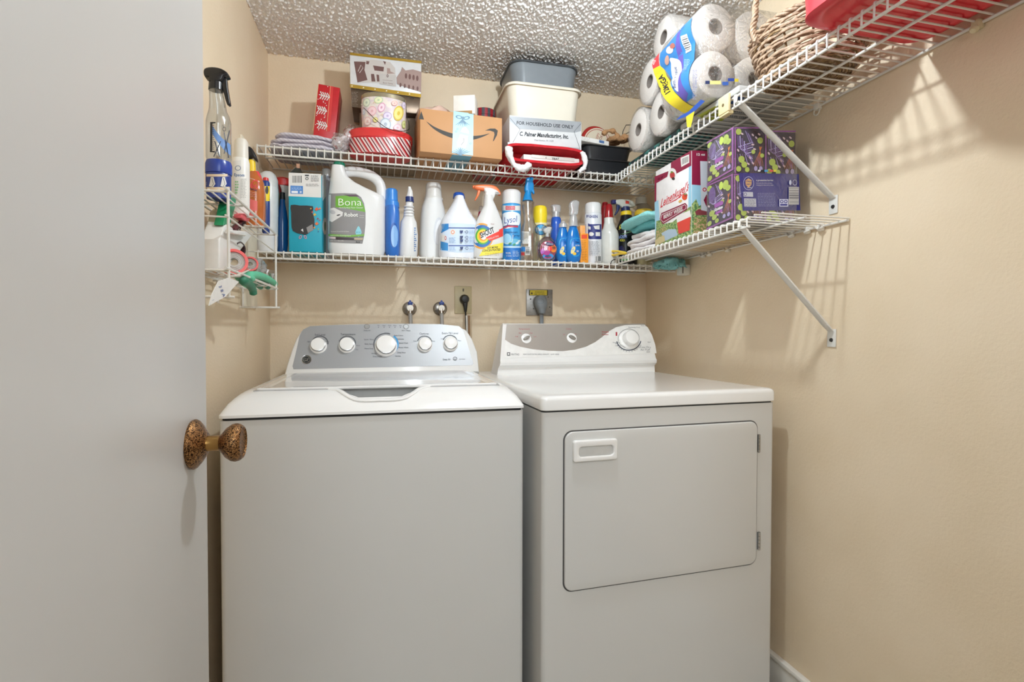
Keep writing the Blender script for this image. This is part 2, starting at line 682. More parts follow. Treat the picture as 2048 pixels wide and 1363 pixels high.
# ---------------------------------------------------------------- open door at the left
DX = 0.141
PAINT = P('#cfcdca', r=0.33, var=0.01, scale=6, spec=0.4)
g = G()
g.box(DX - 0.035, DX, YF + 0.01, -1.185, 0.012, 2.05, PAINT, 0.0015)
door = g.build('door_1', kind='structure', at=(DX, YF, 0))
def brass():
    mt, nt, nd, lk, b = newmat('speckled_antique_brass')
    tc = nd.new('ShaderNodeTexCoord')
    n = nd.new('ShaderNodeTexNoise'); n.inputs['Scale'].default_value = 520; n.inputs['Detail'].default_value = 4; n.inputs['Distortion'].default_value = 1.2
    lk.new(tc.outputs['Object'], n.inputs['Vector'])
    rp = nd.new('ShaderNodeValToRGB')
    rp.color_ramp.elements[0].color = lin('#2d1c10') + [1]; rp.color_ramp.elements[1].color = lin('#ad7f50') + [1]
    rp.color_ramp.elements[0].position = 0.46; rp.color_ramp.elements[1].position = 0.52
    lk.new(n.outputs['Fac'], rp.inputs['Fac']); lk.new(rp.outputs[0], b.inputs['Base Color'])
    b.inputs['Metallic'].default_value = 0.85; b.inputs['Roughness'].default_value = 0.28
    bp = nd.new('ShaderNodeBump'); bp.inputs['Distance'].default_value = 0.0006
    lk.new(n.outputs['Fac'], bp.inputs['Height']); lk.new(bp.outputs['Normal'], b.inputs['Normal'])
    return mt
BR = brass(); BRS = P('#a9834c', r=0.22, metal=1.0, var=0.05)
kc = hit(385, 888, x=DX)
kc = Vector((DX, kc.y, kc.z))
ORG[door.name] = Vector((DX, YF, 0))
g = G().lathe([(0.0335, 0), (0.0345, 0.003), (0.033, 0.006), (0.027, 0.011), (0.019, 0.016), (0.0145, 0.019), (0.0, 0.019)], kc, BR, 48, (1, 0, 0))
rose = g.build('knob_rose', door, plabel='round speckled brass rose plate')
g = G().lathe([(0.0108, 0.015), (0.0112, 0.017), (0.0108, 0.019), (0.0108, 0.036), (0.012, 0.038)], kc, BRS, 32, (1, 0, 0))
g.build('knob_neck', door, plabel='smooth brass neck')
g = G().lathe([(0.010, 0.034), (0.0135, 0.037), (0.021, 0.043), (0.0258, 0.050), (0.0268, 0.055), (0.0255, 0.060), (0.0225, 0.0640), (0.021, 0.0645), (0.0195, 0.0625), (0.010, 0.0615), (0.0, 0.0615)], kc, BR, 48, (1, 0, 0))
k = g.build('door_knob', door, plabel='round speckled antique brass knob')

# ================================================================ washing machine
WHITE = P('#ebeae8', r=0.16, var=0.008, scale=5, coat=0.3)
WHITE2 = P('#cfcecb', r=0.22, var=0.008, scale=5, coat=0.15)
GAP = P('#2a2927', r=0.7)
SILV = P('#b9bcbf', r=0.38, metal=0.55, var=0.02, scale=8)
DARK = P('#55585c', r=0.5)
CHROME = P('#c9c9c9', r=0.15, metal=1.0)
RED = P('#c8474a', r=0.5)
wx0, wx1, wy0, wy1, wz = 0.0535, 0.7375, -0.814, -0.13, 0.889
wr = thing('washing_machine', 'white top-loading washing machine with silver knob panel, left of the dryer', 'washing machine', ((wx0 + wx1) / 2, (wy0 + wy1) / 2, 0.0))
def ring(x0, x1, y0, y1, z, r, n=8):
    return [(x, y, z) for x, y in rrect(x0, y0, x1, y1, r, n)]
def stack(g, rings, mat, capb=True, capt=True):
    n = len(rings[0])
    vs = [p for r in rings for p in r]
    fs = [(i * n + j, i * n + (j + 1) % n, (i + 1) * n + (j + 1) % n, (i + 1) * n + j) for i in range(len(rings) - 1) for j in range(n)]
    if capb: fs.append(tuple(range(n))[::-1])
    if capt: fs.append(tuple((len(rings) - 1) * n + j for j in range(n)))
    return g.add(vs, fs, mat)
g = G()
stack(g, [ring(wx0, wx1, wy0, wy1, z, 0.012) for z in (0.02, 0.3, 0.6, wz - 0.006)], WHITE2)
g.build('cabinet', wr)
g = G()
stack(g, [ring(wx0 + .004, wx1 - .004, wy0 + .004, wy1 - .004, z, 0.012) for z in (wz - 0.007, wz - 0.001)], GAP)
g.build('seam_gasket', wr)
for fx in (wx0 + 0.04, wx1 - 0.04):
    for fy in (wy0 + 0.05, wy1 - 0.05):
        G().lathe([(0.016, 0), (0.016, 0.012), (0.008, 0.013), (0.008, 0.03)], (fx, fy, 0.0), GAP, 12).build('foot', wr)
# moulded top: rises from the seam in a soft curve, steep at the front, gentle at the sides
prof = [(0, 0, 0.0), (0.0005, 0.0005, 0.006), (0.006, 0.009, 0.016), (0.012, 0.020, 0.027), (0.020, 0.034, 0.0365), (0.027, 0.048, 0.0432), (0.034, 0.062, 0.0480), (0.038, 0.074, 0.0500), (0.042, 0.085, 0.0510)]
g = G()
x0_, x1_ = wx0 - 0.002, wx1 + 0.002
stack(g, [ring(x0_ + a, x1_ - a, wy0 - 0.004 + b, wy1, wz + z, 0.014 + a * 0.5, 8) for a, b, z in prof], WHITE)
top = None
# cut the hand pocket
def cut(g, cutter, mat):
    def me(gg, nm):
        q = bpy.data.meshes.new(nm); q.from_pydata(gg.v, [], gg.f)
        for mt in gg.mats: q.materials.append(mt)
        q.polygons.foreach_set('material_index', gg.m)
        bm = bmesh.new(); bm.from_mesh(q); bmesh.ops.recalc_face_normals(bm, faces=bm.faces); bm.to_mesh(q); bm.free()
        o = bpy.data.objects.new(nm, q); COL.objects.link(o); return o
    a, b = me(g, 'ta'), me(cutter, 'tb')
    md = a.modifiers.new('b', 'BOOLEAN'); md.operation = 'DIFFERENCE'; md.object = b; md.solver = 'EXACT'
    try: md.material_mode = 'TRANSFER'
    except Exception: pass
    dg = bpy.context.evaluated_depsgraph_get()
    r = bpy.data.meshes.new_from_object(a.evaluated_get(dg))
    out = G(); out.v = [v.co.copy() for v in r.vertices]; out.f = [list(p.vertices) for p in r.polygons]
    out.m = [p.material_index for p in r.polygons]; out.mats = [mt if mt else mat for mt in r.materials] or [mat]
    bpy.data.objects.remove(a); bpy.data.objects.remove(b)
    return out
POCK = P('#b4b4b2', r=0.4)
px0, px1, pyb, pyf = 0.292, 0.492, -0.728, -0.788
po = [(px0 - .02, pyb), (px1 + .02, pyb), (px1 - 0.004, pyb - 0.03), (px1 - 0.03, pyf + 0.012), (px1 - 0.05, pyf), (px0 + 0.05, pyf), (px0 + 0.03, pyf + 0.012), (px0 + 0.004, pyb - 0.03)]
po = [(v.x, v.y) for v in crom([(a, b, 0) for a, b in po[2:]], 4)] if False else po
c = G(); n = len(po)
vs = [(x, y, wz + 0.018) for x, y in po] + [(x, y, 1.0) for x, y in po]
c.add(vs, [tuple(range(n)), tuple(range(n, 2 * n))] + [(i, (i + 1) % n, n + (i + 1) % n, n + i) for i in range(n)], POCK)
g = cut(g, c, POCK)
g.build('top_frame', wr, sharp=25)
# lid panel
lx0, lx1, ly0, ly1 = wx0 + 0.057, wx1 - 0.050, -0.742, -0.29
g = G()
zl = wz + 0.050
stack(g, [ring(lx0, lx1, ly0, ly1, zl, .012), ring(lx0, lx1, ly0, ly1, zl + .0045, .012), ring(lx0 + .002, lx1 - .002, ly0 + .002, ly1 - .002, zl + .006, .012),
          ring(lx0 + .022, lx1 - .022, ly0 + .020, ly1 - .02, zl + .0062, .01), ring(lx0 + .026, lx1 - .026, ly0 + .024, ly1 - .024, zl + .0048, .01)], P('#ecebea', r=0.07, var=0.004, scale=4, coat=0.6))
g.build('lid', wr, sharp=30)
G().box(lx0 - .003, lx1 + .003, ly0 - .003, ly1 + .003, zl - 0.001, zl + .0012, P('#9b9b99', r=.6)).build('lid_gap', wr)
# rim round the pocket
rim = [(px0 - .03, pyb - .004), (px0 + .000, pyb - .022), (px0 + .024, pyf + .010), (px0 + .050, pyf - .006), ((px0 + px1) / 2, pyf - .008), (px1 - .050, pyf - .006), (px1 - .024, pyf + .010), (px1, pyb - .022), (px1 + .03, pyb - .004)]
def ztop(y):
    b = y - (wy0 - 0.004)
    for p_, q_ in zip(prof, prof[1:]):
        if p_[1] <= b <= q_[1]:
            return wz + p_[2] + (q_[2] - p_[2]) * (b - p_[1]) / (q_[1] - p_[1])
    return wz + 0.051
pts = [(v.x, v.y, ztop(v.y) - 0.0005) for v in crom([(a, b, 0) for a, b in rim], 5, False)]
G().tube(pts, 0.0075, WHITE, 10, flat=0.5).build('pocket_rim', wr)

# console on a tilted frame
def frame(Pt, tilt, rz=0.0):
    """u right, v up the tilted face, w out of it"""
    N = Vector((math.sin(rz) * math.cos(tilt), -math.cos(rz) * math.cos(tilt), math.sin(tilt)))
    U = Vector((math.cos(rz), math.sin(rz), 0))
    V = N.cross(U)
    return Vector(Pt), U, V, N
Pc, Uc, Vc, Nc = frame((0, -0.262, wz + 0.051), math.radians(24))
def uvc(px, py, f):
    q = hitp(px, py, f[0], f[3]) - f[0]
    return q.dot(f[1]), q.dot(f[2])
FC = (Pc, Uc, Vc, Nc)
def face_outline(pxs, f):
    return [uvc(a, b, f) for a, b in pxs]
co = face_outline([(568, 748), (574, 725), (583, 698), (592, 675), (602, 660), (618, 651), (650, 648), (700, 646), (770, 645), (840, 645), (885, 647), (918, 650), (934, 659), (945, 676), (955, 702), (963, 726), (967, 742)], FC)
co = [(min(a, .728), b) for a, b in co]
zb = wz + 0.045
g = G()
n = len(co)
rows = []
for dep, ins in ((0.0, 0.006), (-0.004, 0.002), (-0.010, 0.0), (-0.03, -0.001), (-0.06, -0.004), (-0.10, -0.010)):
    cx = sum(a for a, b in co) / n
    r_ = []
    for a, b in co:
        k = 1 - ins / 0.3
        r_.append(Pc + Uc * (cx + (a - cx) * k) + Vc * (b - (ins * (b / 0.17))) + Nc * dep)
    rows.append(r_)
# last ring straight back to the rear, kept level
rows.append([Vector((q.x, min(-0.135, q.y + 0.02), q.z - (0.0))) for q in rows[-1]])
for r_ in rows:
    for q in r_:
        q.y = min(q.y, -0.128)
stack(g, rows, WHITE)
cons = g.build('control_console', wr, sharp=50)
gart = G()
def onf(f, e=0.0):
    return lambda px, py, h: hitp(px, py, f[0], f[3]) + f[3] * (h + e)
fa = onf(FC, 0.0004)
SV = P('#a2a3a5', r=0.40, metal=0.35, var=0.02, scale=6)
a = Art(fa)
a.poly([(587, 738), (585, 732), (592, 704), (599, 672), (606, 659), (620, 652), (660, 650), (770, 647), (880, 648), (918, 652), (926, 660), (934, 684), (942, 712), (947, 727), (944, 730), (760, 734)], SV)
a.into(gart)
TXT = P('#4a4d52', r=0.5)
a = Art(onf(FC, 0.0007))
for t, u, v in (('Soil Level', 640, 671), ('Temperature', 696, 670), ('Options', 848, 669), ('Extra Fill Level', 900, 668)):
    a.text(t, u, v, 4.0, TXT, 'CENTER', bold=.01)
for t, u, v in (('Colors', 774, 667), ('Quick / Rinse', 738, 680), ('Bulky Items', 738, 689), ('Heavy Duty', 738, 698), ('Whites', 748, 708), ('Drain & Spin', 755, 714), ('Dark Colors', 797, 672), ('Delicates', 801, 679), ('Speed Wash', 807, 687), ('Power Wash', 807, 696), ('Deep Rinse', 803, 706), ('Sanitize', 796, 713)):
    a.text(t, u, v, 2.6, TXT, 'CENTER', bold=0.01)
for t, u, v in (('Light', 618, 684), ('Heavy', 655, 684), ('Cold', 680, 682), ('Warm', 716, 692), ('Hot', 714, 700), ('Deep', 830, 683), ('Rinse', 867, 683), ('Less', 884, 678), ('More', 919, 682)):
    a.text(t, u, v, 2.2, TXT, 'CENTER')
a.text('Delay Fill', 734, 662, 2.5, TXT, 'CENTER')
a.text('Start / Pause', 812, 662, 2.5, TXT, 'CENTER')
for i, t in enumerate(('Fill', 'Soak', 'Wash', 'Rinse', 'Spin')):
    a.text(t, 757 + i * 11, 652, 2.2, TXT, 'CENTER')
    a.disc(757 + i * 11, 654.5, 0.8, 0.8, TXT)
a.text('Deep Fill', 893, 720, 3.0, TXT, 'CENTER', bold=0.01)
a.disc(910, 717, 4.2, 3.6, TXT, 0.78).text('he', 910, 719, 3, TXT, 'CENTER')
a.text('HE WASH', 924, 719, 2, TXT, 'CENTER')
a.into(gart)
# dial marks
a = Art(onf(FC, 0.0007))
a.disc(640, 686, 17, 15, DARK, .86, a0=-10, a1=200)
a.disc(695, 686, 17, 15, DARK, .86, a0=-45, a1=190)
a.disc(772, 688, 25.5, 22.5, DARK, .9, a0=70, a1=290)
a.disc(772, 688, 25.5, 22.5, P('#2a8fc9', r=.4), .86, a0=-50, a1=50)
a.disc(849, 684, 15, 13, DARK, .86, a0=-25, a1=170)
a.disc(900, 682, 14.5, 12.5, DARK, .86, a0=10, a1=170)
a.into(gart)
pan = gart.build('control_panel', wr, plabel='silver panel with printed lettering and dial scales', sharp=180)
KW = P('#f1f0ee', r=0.18, var=0.01)
KR = P('#c4c4c4', r=0.12, metal=0.9)
def knob(px, py, rpx, f, par, hgt, name='dial_knob', lab=None):
    q = hitp(px, py, f[0], f[3])
    t = (q - CAM).dot(FW)
    r = rpx * t / F
    g = G()
    g.lathe([(r * 1.12, 0.0), (r * 1.10, hgt * .16), (r * .96, hgt * .26), (r * .95, hgt * .6)], q, KW, 36, f[3])
    kn = g.build(name, par, plabel=lab)
    g2 = G().lathe([(r * .965, hgt * .50), (r * .985, hgt * .74), (r * .955, hgt * .88), (r * .90, hgt * .9)], q, KR, 36, f[3])
    g2.build('knob_ring', kn, plabel='shiny silver ring')
    g3 = G().lathe([(r * .93, hgt * .85), (r * .91, hgt * .97), (r * .83, hgt), (0, hgt * 1.01)], q, KW, 36, f[3])
    g3.build('knob_cap', kn)
for px, py, r in ((637, 692, 14.5), (694, 691, 14.5), (850, 690, 13.5), (901, 688, 13.5)):
    knob(px, py, r, FC, wr, 0.020, lab='small white dial with silver ring')
knob(772, 692, 20, FC, wr, 0.024, lab='large white cycle dial with silver ring')
def button(px, py, rpx, f, par):
    q = hitp(px, py, f[0], f[3]); t = (q - CAM).dot(FW); r = rpx * t / F
    G().lathe([(r, 0), (r, .002), (r * .85, .003), (r * .8, .0022), (0, .0022)], q, P('#aeb0b1', r=.25, metal=.6), 24, f[3]).build('push_button', par)
button(734, 653, 5.5, FC, wr); button(812, 653, 5.5, FC, wr)
q = hitp(613, 719, Pc, Nc)
gb = G().lathe([(.0165, 0), (.0165, .001), (.0155, .0025), (.0135, .002), (0, .002)], q, CHROME, 36, Nc)
bd = gb.build('badge', wr, plabel='round chrome and black script badge')
a = Art(onf(FC, 0.0022))
a.disc(613, 719, 8.6, 8.0, P('#25282b', r=.3)).disc(613, 719, 7.4, 6.8, CHROME, .9)
a.text('GE', 613, 722.5, 6.5, CHROME, 'CENTER', shear=.3)
a.into(gg := G()); gg.build('badge_lettering', bd)

# ================================================================ dryer
dr = 0.035
D0 = Vector((0.7665, -0.870, 0))
MD = Matrix.Translation(D0) @ Matrix.Rotation(dr, 4, 'Z')
DF = (D0.copy(), Vector((math.cos(dr), math.sin(dr), 0)), Vector((0, 0, 1)), Vector((math.sin(dr), -math.cos(dr), 0)))
dw, dd, dz = 0.686, 0.79, 0.8848
dy = thing('clothes_dryer', 'white front-loading clothes dryer with grey swoosh panel, beside the right wall', 'clothes dryer', MD @ Vector((dw / 2, dd / 2, 0)))
g = G(MD)
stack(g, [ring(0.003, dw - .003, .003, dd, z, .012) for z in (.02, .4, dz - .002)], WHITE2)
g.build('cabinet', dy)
for fx in (0.05, dw - .05):
    for fy in (.06, dd - .06):
        G(MD).lathe([(0.016, 0), (0.016, 0.012), (0.008, 0.013), (0.008, 0.03)], (fx, fy, 0.0), GAP, 12).build('foot', dy)
g = G(MD)
stack(g, [ring(.006, dw - .006, .006, dd - .01, z, .012) for z in (dz - .004, dz + .004)], GAP)
g.build('seam_gasket', dy)
g = G(MD)
stack(g, [ring(i, dw - i, i, dd, dz + z, .014) for i, z in ((0.002, .002), (0, .004), (0, .026), (.001, .031), (.004, .0345), (.008, .0365), (.013, .0375), (.03, .0377))], WHITE)
g.build('top_panel', dy, sharp=30)
# door
def onD(px, py):
    q = hitp(px, py, DF[0], DF[3]) - D0
    return q.dot(DF[1]), q.z
tl, tr, br_, bl = onD(1128, 865), onD(1512, 841), onD(1514, 1128), onD(1130, 1180)
ex0, ex1 = (tl[0] + bl[0]) / 2, (tr[0] + br_[0]) / 2
ez1, ez0 = (tl[1] + tr[1]) / 2, (bl[1] + br_[1]) / 2
def dface(w0):
    return lambda u, v, w_: D0 + DF[1] * u + Vector((0, 0, v)) + DF[3] * (w_ + w0)
g = G(); g.slab([rrect(ex0 - .003, ez0 - .003, ex1 + .003, ez1 + .003, .024, 8)], .004, .0003, P('#4a4846', r=.7), dface(-.0035))
g.build('door_gap', dy)
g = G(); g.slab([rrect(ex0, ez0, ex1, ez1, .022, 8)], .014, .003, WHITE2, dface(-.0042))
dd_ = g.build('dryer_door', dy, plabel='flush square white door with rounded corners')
hx0, hz1 = onD(1144, 880); hx1, hz0 = onD(1231, 916)
g = G(); g.slab([rrect(hx0, hz0, hx1, hz1, .006, 5), rrect(hx0 + .014, hz0 + .012, hx1 - .011, hz1 - .0155, .0085, 6)], .012, .003, WHITE, dface(.006))
hh = g.build('door_handle', dd_, plabel='moulded white handle with a slot')
g = G(); g.slab([rrect(hx0 + .012, hz0 + .010, hx1 - .009, hz1 - .013, .009, 6)], .003, .0005, P('#c9c8c5', r=.3), dface(.004))
g.build('handle_slot', dd_)
for py in (886, 1081):
    hx, hzz = onD(1516.5, py)
    g = G(MD)
    for i in range(5):
        g.lathe([(.0028, 0), (.0028, .0088)], (hx, -.003, hzz - .0245 + i * .0098), CHROME, 10)
    g.box(hx - .001, hx + .006, -.0015, .004, hzz - .024, hzz + .024, P('#8b8984', r=.35, metal=.8))
    g.build('hinge', dy)
# console: low shelf, ledge and a leaning face with curved ends
cy0 = 0.605
g = G(MD)
sidep = [(cy0, dz + .037), (cy0 + .002, dz + .062), (cy0 - .012, dz + .073), (cy0 - .014, dz + .083), (cy0 - .006, dz + .092), (cy0 + .042, dz + .218), (cy0 + .052, dz + .222), (cy0 + .072, dz + .215), (cy0 + .088, dz + .16), (cy0 + .09, dz + .037)]
ux = [(0.012, 0), (0.016, 0), (dw - .05, 0)]
def inset(v):      # how far the ends draw in with height
    h = max(0, v - (dz + .085)) / .135
    return .004 + .055 * h ** 2.6
rows = []
ns = 24
sp = []
for (ya, za), (yb, zb_) in zip(sidep, sidep[1:]):
    for i in range(6):
        t = i / 6
        sp.append((ya + (yb - ya) * t, za + (zb_ - za) * t))
sp.append(sidep[-1])
def cx_at(px_of_z, y, z):
    """local x where the console end is seen at this height"""
    q = MD @ Vector((0.3, y, z))
    vv = 662 - (z - 1.078) * F / ((q - CAM).dot(FW))
    px = px_of_z(vv)
    lo = hitp(px, vv, MD @ Vector((0, cy0, 0)), DF[3]) - D0
    return lo.dot(DF[1])
lpx = lambda v: 1012 - (v - 648) * 17 / 95
rpx = lambda v: 1297 + 33 * min(1, max(0, (v - 646) / 62)) ** .62
L = [Vector((cx_at(lpx, cy0, z), y, z)) for y, z in sp]
R_ = [Vector((min(dw - .004 - inset(z) * .9, cx_at(rpx, cy0, z)), y, z)) for y, z in sp]
n = len(sp)
stack(g, [L, R_], WHITE)
g.build('control_console', dy, sharp=28)
# face frame
ft = math.atan2(.048, .126)
FD = (MD @ Vector((0, cy0 - .006, dz + .092)), DF[1], None, None)
N_ = Vector((DF[3].x * math.cos(ft), DF[3].y * math.cos(ft), math.sin(ft)))
FD = (FD[0], DF[1], N_.cross(DF[1]), N_)
fd = onf(FD, 0.0003)
PW = P('#eae9e6', r=.3)
a = Art(fd)
a.poly([(1008, 716), (1010, 690), (1014, 650), (1100, 649), (1200, 648), (1286, 647), (1296, 655), (1304, 670), (1310, 688), (1313, 706), (1180, 711)], PW)
a.into(gpd := G())
a = Art(onf(FD, 0.0007))
GR = P('#aaa49c', r=.34, metal=.45, var=.03, scale=10)
sw = [(1010, 679), (1022, 687), (1040, 693), (1065, 698), (1095, 701), (1125, 702), (1150, 699), (1172, 693), (1190, 684), (1205, 673), (1218, 662), (1232, 654), (1250, 650), (1270, 649), (1290, 649)]
a.poly(sw + [(1290, 647.3), (1013, 648.5)], GR)
a.into(gpd)
a = Art(onf(FD, 0.001))
RT_ = P('#b4545a', r=.5); GT = P('#6d6f74', r=.5)
a.text('Temperature', 1048, 659, 3, RT_, 'CENTER'); a.text('Chime', 1137, 659, 3, RT_, 'CENTER')
a.text('Wrinkle', 1210, 665, 3, RT_, 'CENTER', bold=.02).text('Prevent', 1210, 670, 3, RT_, 'CENTER', bold=.02)
for t, u, v in (('Med', 1040, 667), ('High', 1062, 667), ('Fluff', 1033, 674), ('Low', 1070, 674), ('On', 1128, 670), ('Off', 1150, 669)):
    a.text(t, u, v, 2.3, RT_, 'CENTER')
for t, u, v in (('Time Dry', 1290, 696), ('Air Fluff', 1290, 701)):
    a.text(t, u, v, 4.2, GT, 'CENTER', bold=-.01)
for t, u, v in (('More Dry', 1232, 686), ('Less Dry', 1236, 692), ('Start', 1298, 685), ('Auto Dry', 1288, 652), ('Permanent Press', 1268, 655.5)):
    a.text(t, u, v, 2.4, GT, 'CENTER')
a.rect(1014, 704.5, 1020, 711, P('#3e3f44', r=.4)).rect(1015.3, 706, 1018.7, 709.5, PW)
a.text('MAYTAG', 1022, 710.5, 4, GT, 'LEFT', w=16)
a.text('HEAVY DUTY EXTRA LARGE CAPACITY   QUIET SERIES', 1046, 709.5, 2.4, GT, 'LEFT', w=72)
a.text('SERIES', 1296, 704.5, 2, GT, 'CENTER')
a.rect(1231, 664, 1234, 671.5, P('#b33b46', r=.4))
a.disc(1257, 679, 25, 22, P('#33394f', r=.4), .93, a0=190, a1=352)
a.disc(1257, 677, 21.5, 19.5, GT, .97)
for i in range(12):
    an = math.radians(200 + i * 12)
    u, v = 1257 + 27 * math.cos(an), 679 - 24 * math.sin(an)
    a.disc(u, v, .8, .7, GT)
a.into(gpd); gpd.build('control_panel', dy, plabel='white panel with grey swoosh and small lettering', sharp=180)
q = hitp(1257, 679, FD[0], FD[3]); t = (q - CAM).dot(FW); r = 15 * t / F
g = G().lathe([(r * 1.35, 0), (r * 1.33, .004), (r * 1.2, .006), (r * 1.02, .007), (r, .012), (r * .98, .026), (r * .9, .031), (r * .6, .0335), (0, .034)], q, KW, 40, FD[3])
g.build('dial_knob', dy, plabel='large round white timer dial')
for px, py, rot in ((1052, 677, 25), (1143, 676, -30)):
    q = hitp(px, py, FD[0], FD[3]); t = (q - CAM).dot(FW); r = 10.5 * t / F
    g = G().lathe([(r, 0), (r * .98, .004), (r * .82, .0055), (0, .0055)], q, KW, 32, FD[3])
    kn = g.build('dial_knob', dy, plabel='small white selector dial')
    g = G()
    ca, sa = math.cos(math.radians(rot)), math.sin(math.radians(rot))
    el = [(r * .72 * math.cos(x * pi / 12) * ca - r * .30 * math.sin(x * pi / 12) * sa, r * .72 * math.cos(x * pi / 12) * sa + r * .30 * math.sin(x * pi / 12) * ca) for x in range(24)]
    g.slab([el], .012, .0015, P('#8f8a83', r=.4, metal=.3), lambda u, v, w_, q=q: q + FD[1] * u + FD[2] * v + FD[3] * (.008 + w_))
    g.build('knob_grip', kn, plabel='grey oval grip')

# ================================================================ services on the back wall
al = P('#cdbf97', r=.4)
def wp(px, py, y=0.0):
    return hit(px, py, y=y)
a0, a1 = wp(909, 572), wp(943, 627)
root = thing('power_outlet', 'almond wall outlet plate with a black plug, above the washer', 'outlet', ((a0.x + a1.x) / 2, 0, a1.z))
G().box(a0.x, a1.x, -.006, 0, a1.z, a0.z, al, .002).build('cover_plate', root)
for dz_ in (.012, .018):
    G().lathe([(.003, 0), (.003, .002), (0, .002)], ((a0.x + a1.x) / 2, -.006, a0.z - dz_), P('#5b5340', r=.5), 10, (0, -1, 0)).build('screw', root)
BLK = P('#1d1c1b', r=.42)
pc = wp(929, 598, -.02)
g = G()
g.lathe([(.0, .036), (.012, .034), (.0175, .024), (.019, .01), (.017, .0)], (pc.x, -.006, pc.z), BLK, 24, (0, -1, 0))
g.tube([(pc.x, -.022, pc.z), (pc.x + .002, -.03, pc.z - .03), (pc.x + .003, -.028, pc.z - .05)], [.014, .008, .005], BLK, 10)
plug = g.build('power_plug', label='round black plug in the almond outlet', cat='plug', at=(pc.x, -.02, pc.z - .05))
g = G(); g.tube([(pc.x + .003, -.027, pc.z - .045), (pc.x + .004, -.03, pc.z - .1), (pc.x + .01, -.05, pc.z - .2), (pc.x, -.08, pc.z - .4)], .0035, BLK)
g.build('power_cord', plug)
cc = wp(932, 640, -.035)
g = G()
for i, (dx_, col) in enumerate(((-.006, '#c9c5bd'), (.002, '#8c6c4c'), (.009, '#b9a58a'))):
    g.tube([(cc.x + dx_ + .006, -.048 - .004 * i, cc.z + .018), (cc.x + dx_ + .007, -.054, cc.z - .05), (cc.x + dx_ + .010, -.066, cc.z - .3)], .004, P(col, r=.4), 8)
g.build('drain_tube_bundle', label='bundle of thin pale and copper tubes below the black plug', cat='tubing')

b0, b1 = wp(1052, 578), wp(1104, 631)
STEEL = P('#9c9a96', r=.42, metal=.75, var=.12, scale=90)
root = thing('dryer_outlet', 'square galvanised steel outlet plate with yellow warning sticker, above the dryer', 'outlet', ((b0.x + b1.x) / 2, 0, b1.z))
G().box(b0.x, b1.x, -.008, 0, b1.z, b0.z, STEEL, .0015).build('cover_plate', root)
for px, py in ((1060, 598), (1098, 614), (1066, 617), (1095, 594)):
    q = wp(px, py); G().lathe([(.003, 0), (.003, .0015), (0, .0015)], (q.x, -.008, q.z), P('#5d5a55', r=.4, metal=.7), 8, (0, -1, 0)).build('screw', root)
a = Art(on_plane((0, -.0085, 0), (0, -1, 0)))
a.rect(1058, 579.5, 1096, 590.5, P('#3b3a20', r=.5)).rect(1060, 580, 1094, 590, P('#d8c22c', r=.5))
a.poly([(1061.5, 588), (1065.5, 588), (1063.5, 582.5)], P('#2b2a15', r=.5)).text('WARNING', 1079, 585, 2.8, P('#2b2a15', r=.5), 'CENTER').text('30A 125/250V', 1079, 589, 2.6, P('#2b2a15', r=.5), 'CENTER')
a.into(gg := G()); gg.build('warning_sticker', root, plabel='yellow warning sticker')
GP = P('#80868a', r=.5)
g = G()
sc = secs([(591, 1074, 1088), (594, 1070, 1091), (602, 1068, 1094), (612, 1070, 1094), (620, 1074, 1091), (627, 1077, 1089)], -.03, ratio=.8, p=2.6, ry=.022)
g.loft(sc, GP)
pl_ = g.build('dryer_plug', label='grey moulded plug in the steel dryer outlet', cat='plug')
a = Art(on_loft(sc), 2); a.disc(1081, 602, 7, 5.5, P('#6f767b', r=.5), .85); a.into(gg := G()); gg.build('plug_mark', pl_)
q = wp(1083, 630, -.03)
g = G(); g.tube([(q.x, -.03, q.z + .01), (q.x, -.034, q.z - .05), (q.x, -.04, q.z - .15), (q.x, -.06, q.z - .4)], .0085, GP, 10, flat=.6)
g.build('dryer_cord', pl_)
BL_ = P('#1f3f8c', r=.35)
for i, (px, py, hand) in enumerate(((819, 617, 'left'), (880, 617, 'right'))):
    q = wp(px, py)
    root = thing('water_valve', 'chrome water valve with blue tap handle, %s' % ('left of the other valve' if i == 0 else 'right valve next to the almond outlet'), 'valve', (q.x, 0, q.z - .03), 'water valves behind the washer')
    G().lathe([(.0275, 0), (.0275, .003), (.024, .008), (.012, .012), (0, .012)], (q.x, 0, q.z), P('#8e8a84', r=.22, metal=.95), 32, (0, -1, 0)).build('escutcheon', root)
    g = G().lathe([(.009, .01), (.009, .045), (.012, .046), (.012, .06), (0, .06)], (q.x, 0, q.z), P('#9c9489', r=.25, metal=.95), 20, (0, -1, 0))
    g.tube([(q.x, -.05, q.z), (q.x, -.052, q.z - .02)], .010, P('#9c9489', r=.25, metal=.95), 14)
    g.build('valve_body', root)
    g = G().box(q.x - .009, q.x + .009, -.062, -.042, q.z + .012, q.z + .024, BL_, .003)
    g.box(q.x - .0035, q.x + .0035, -.058, -.046, q.z + .006, q.z + .030, BL_, .002)
    g.build('tap_handle', root, plabel='blue tap handle')
    g = G(); br2 = MIX('braided_hose', '#6d6a66', '#bdb9b2', kind='wave', scale=260, r=.3, lo=.3, hi=.7, rot=(0, .8, 0))
    g.tube([(q.x, -.052, q.z - .015), (q.x + .002, -.055, q.z - .08), (q.x + .006, -.07, q.z - .2), (q.x, -.09, q.z - .35)], .0075, br2, 12)
    g.build('supply_hose', root, plabel='braided metal hose')

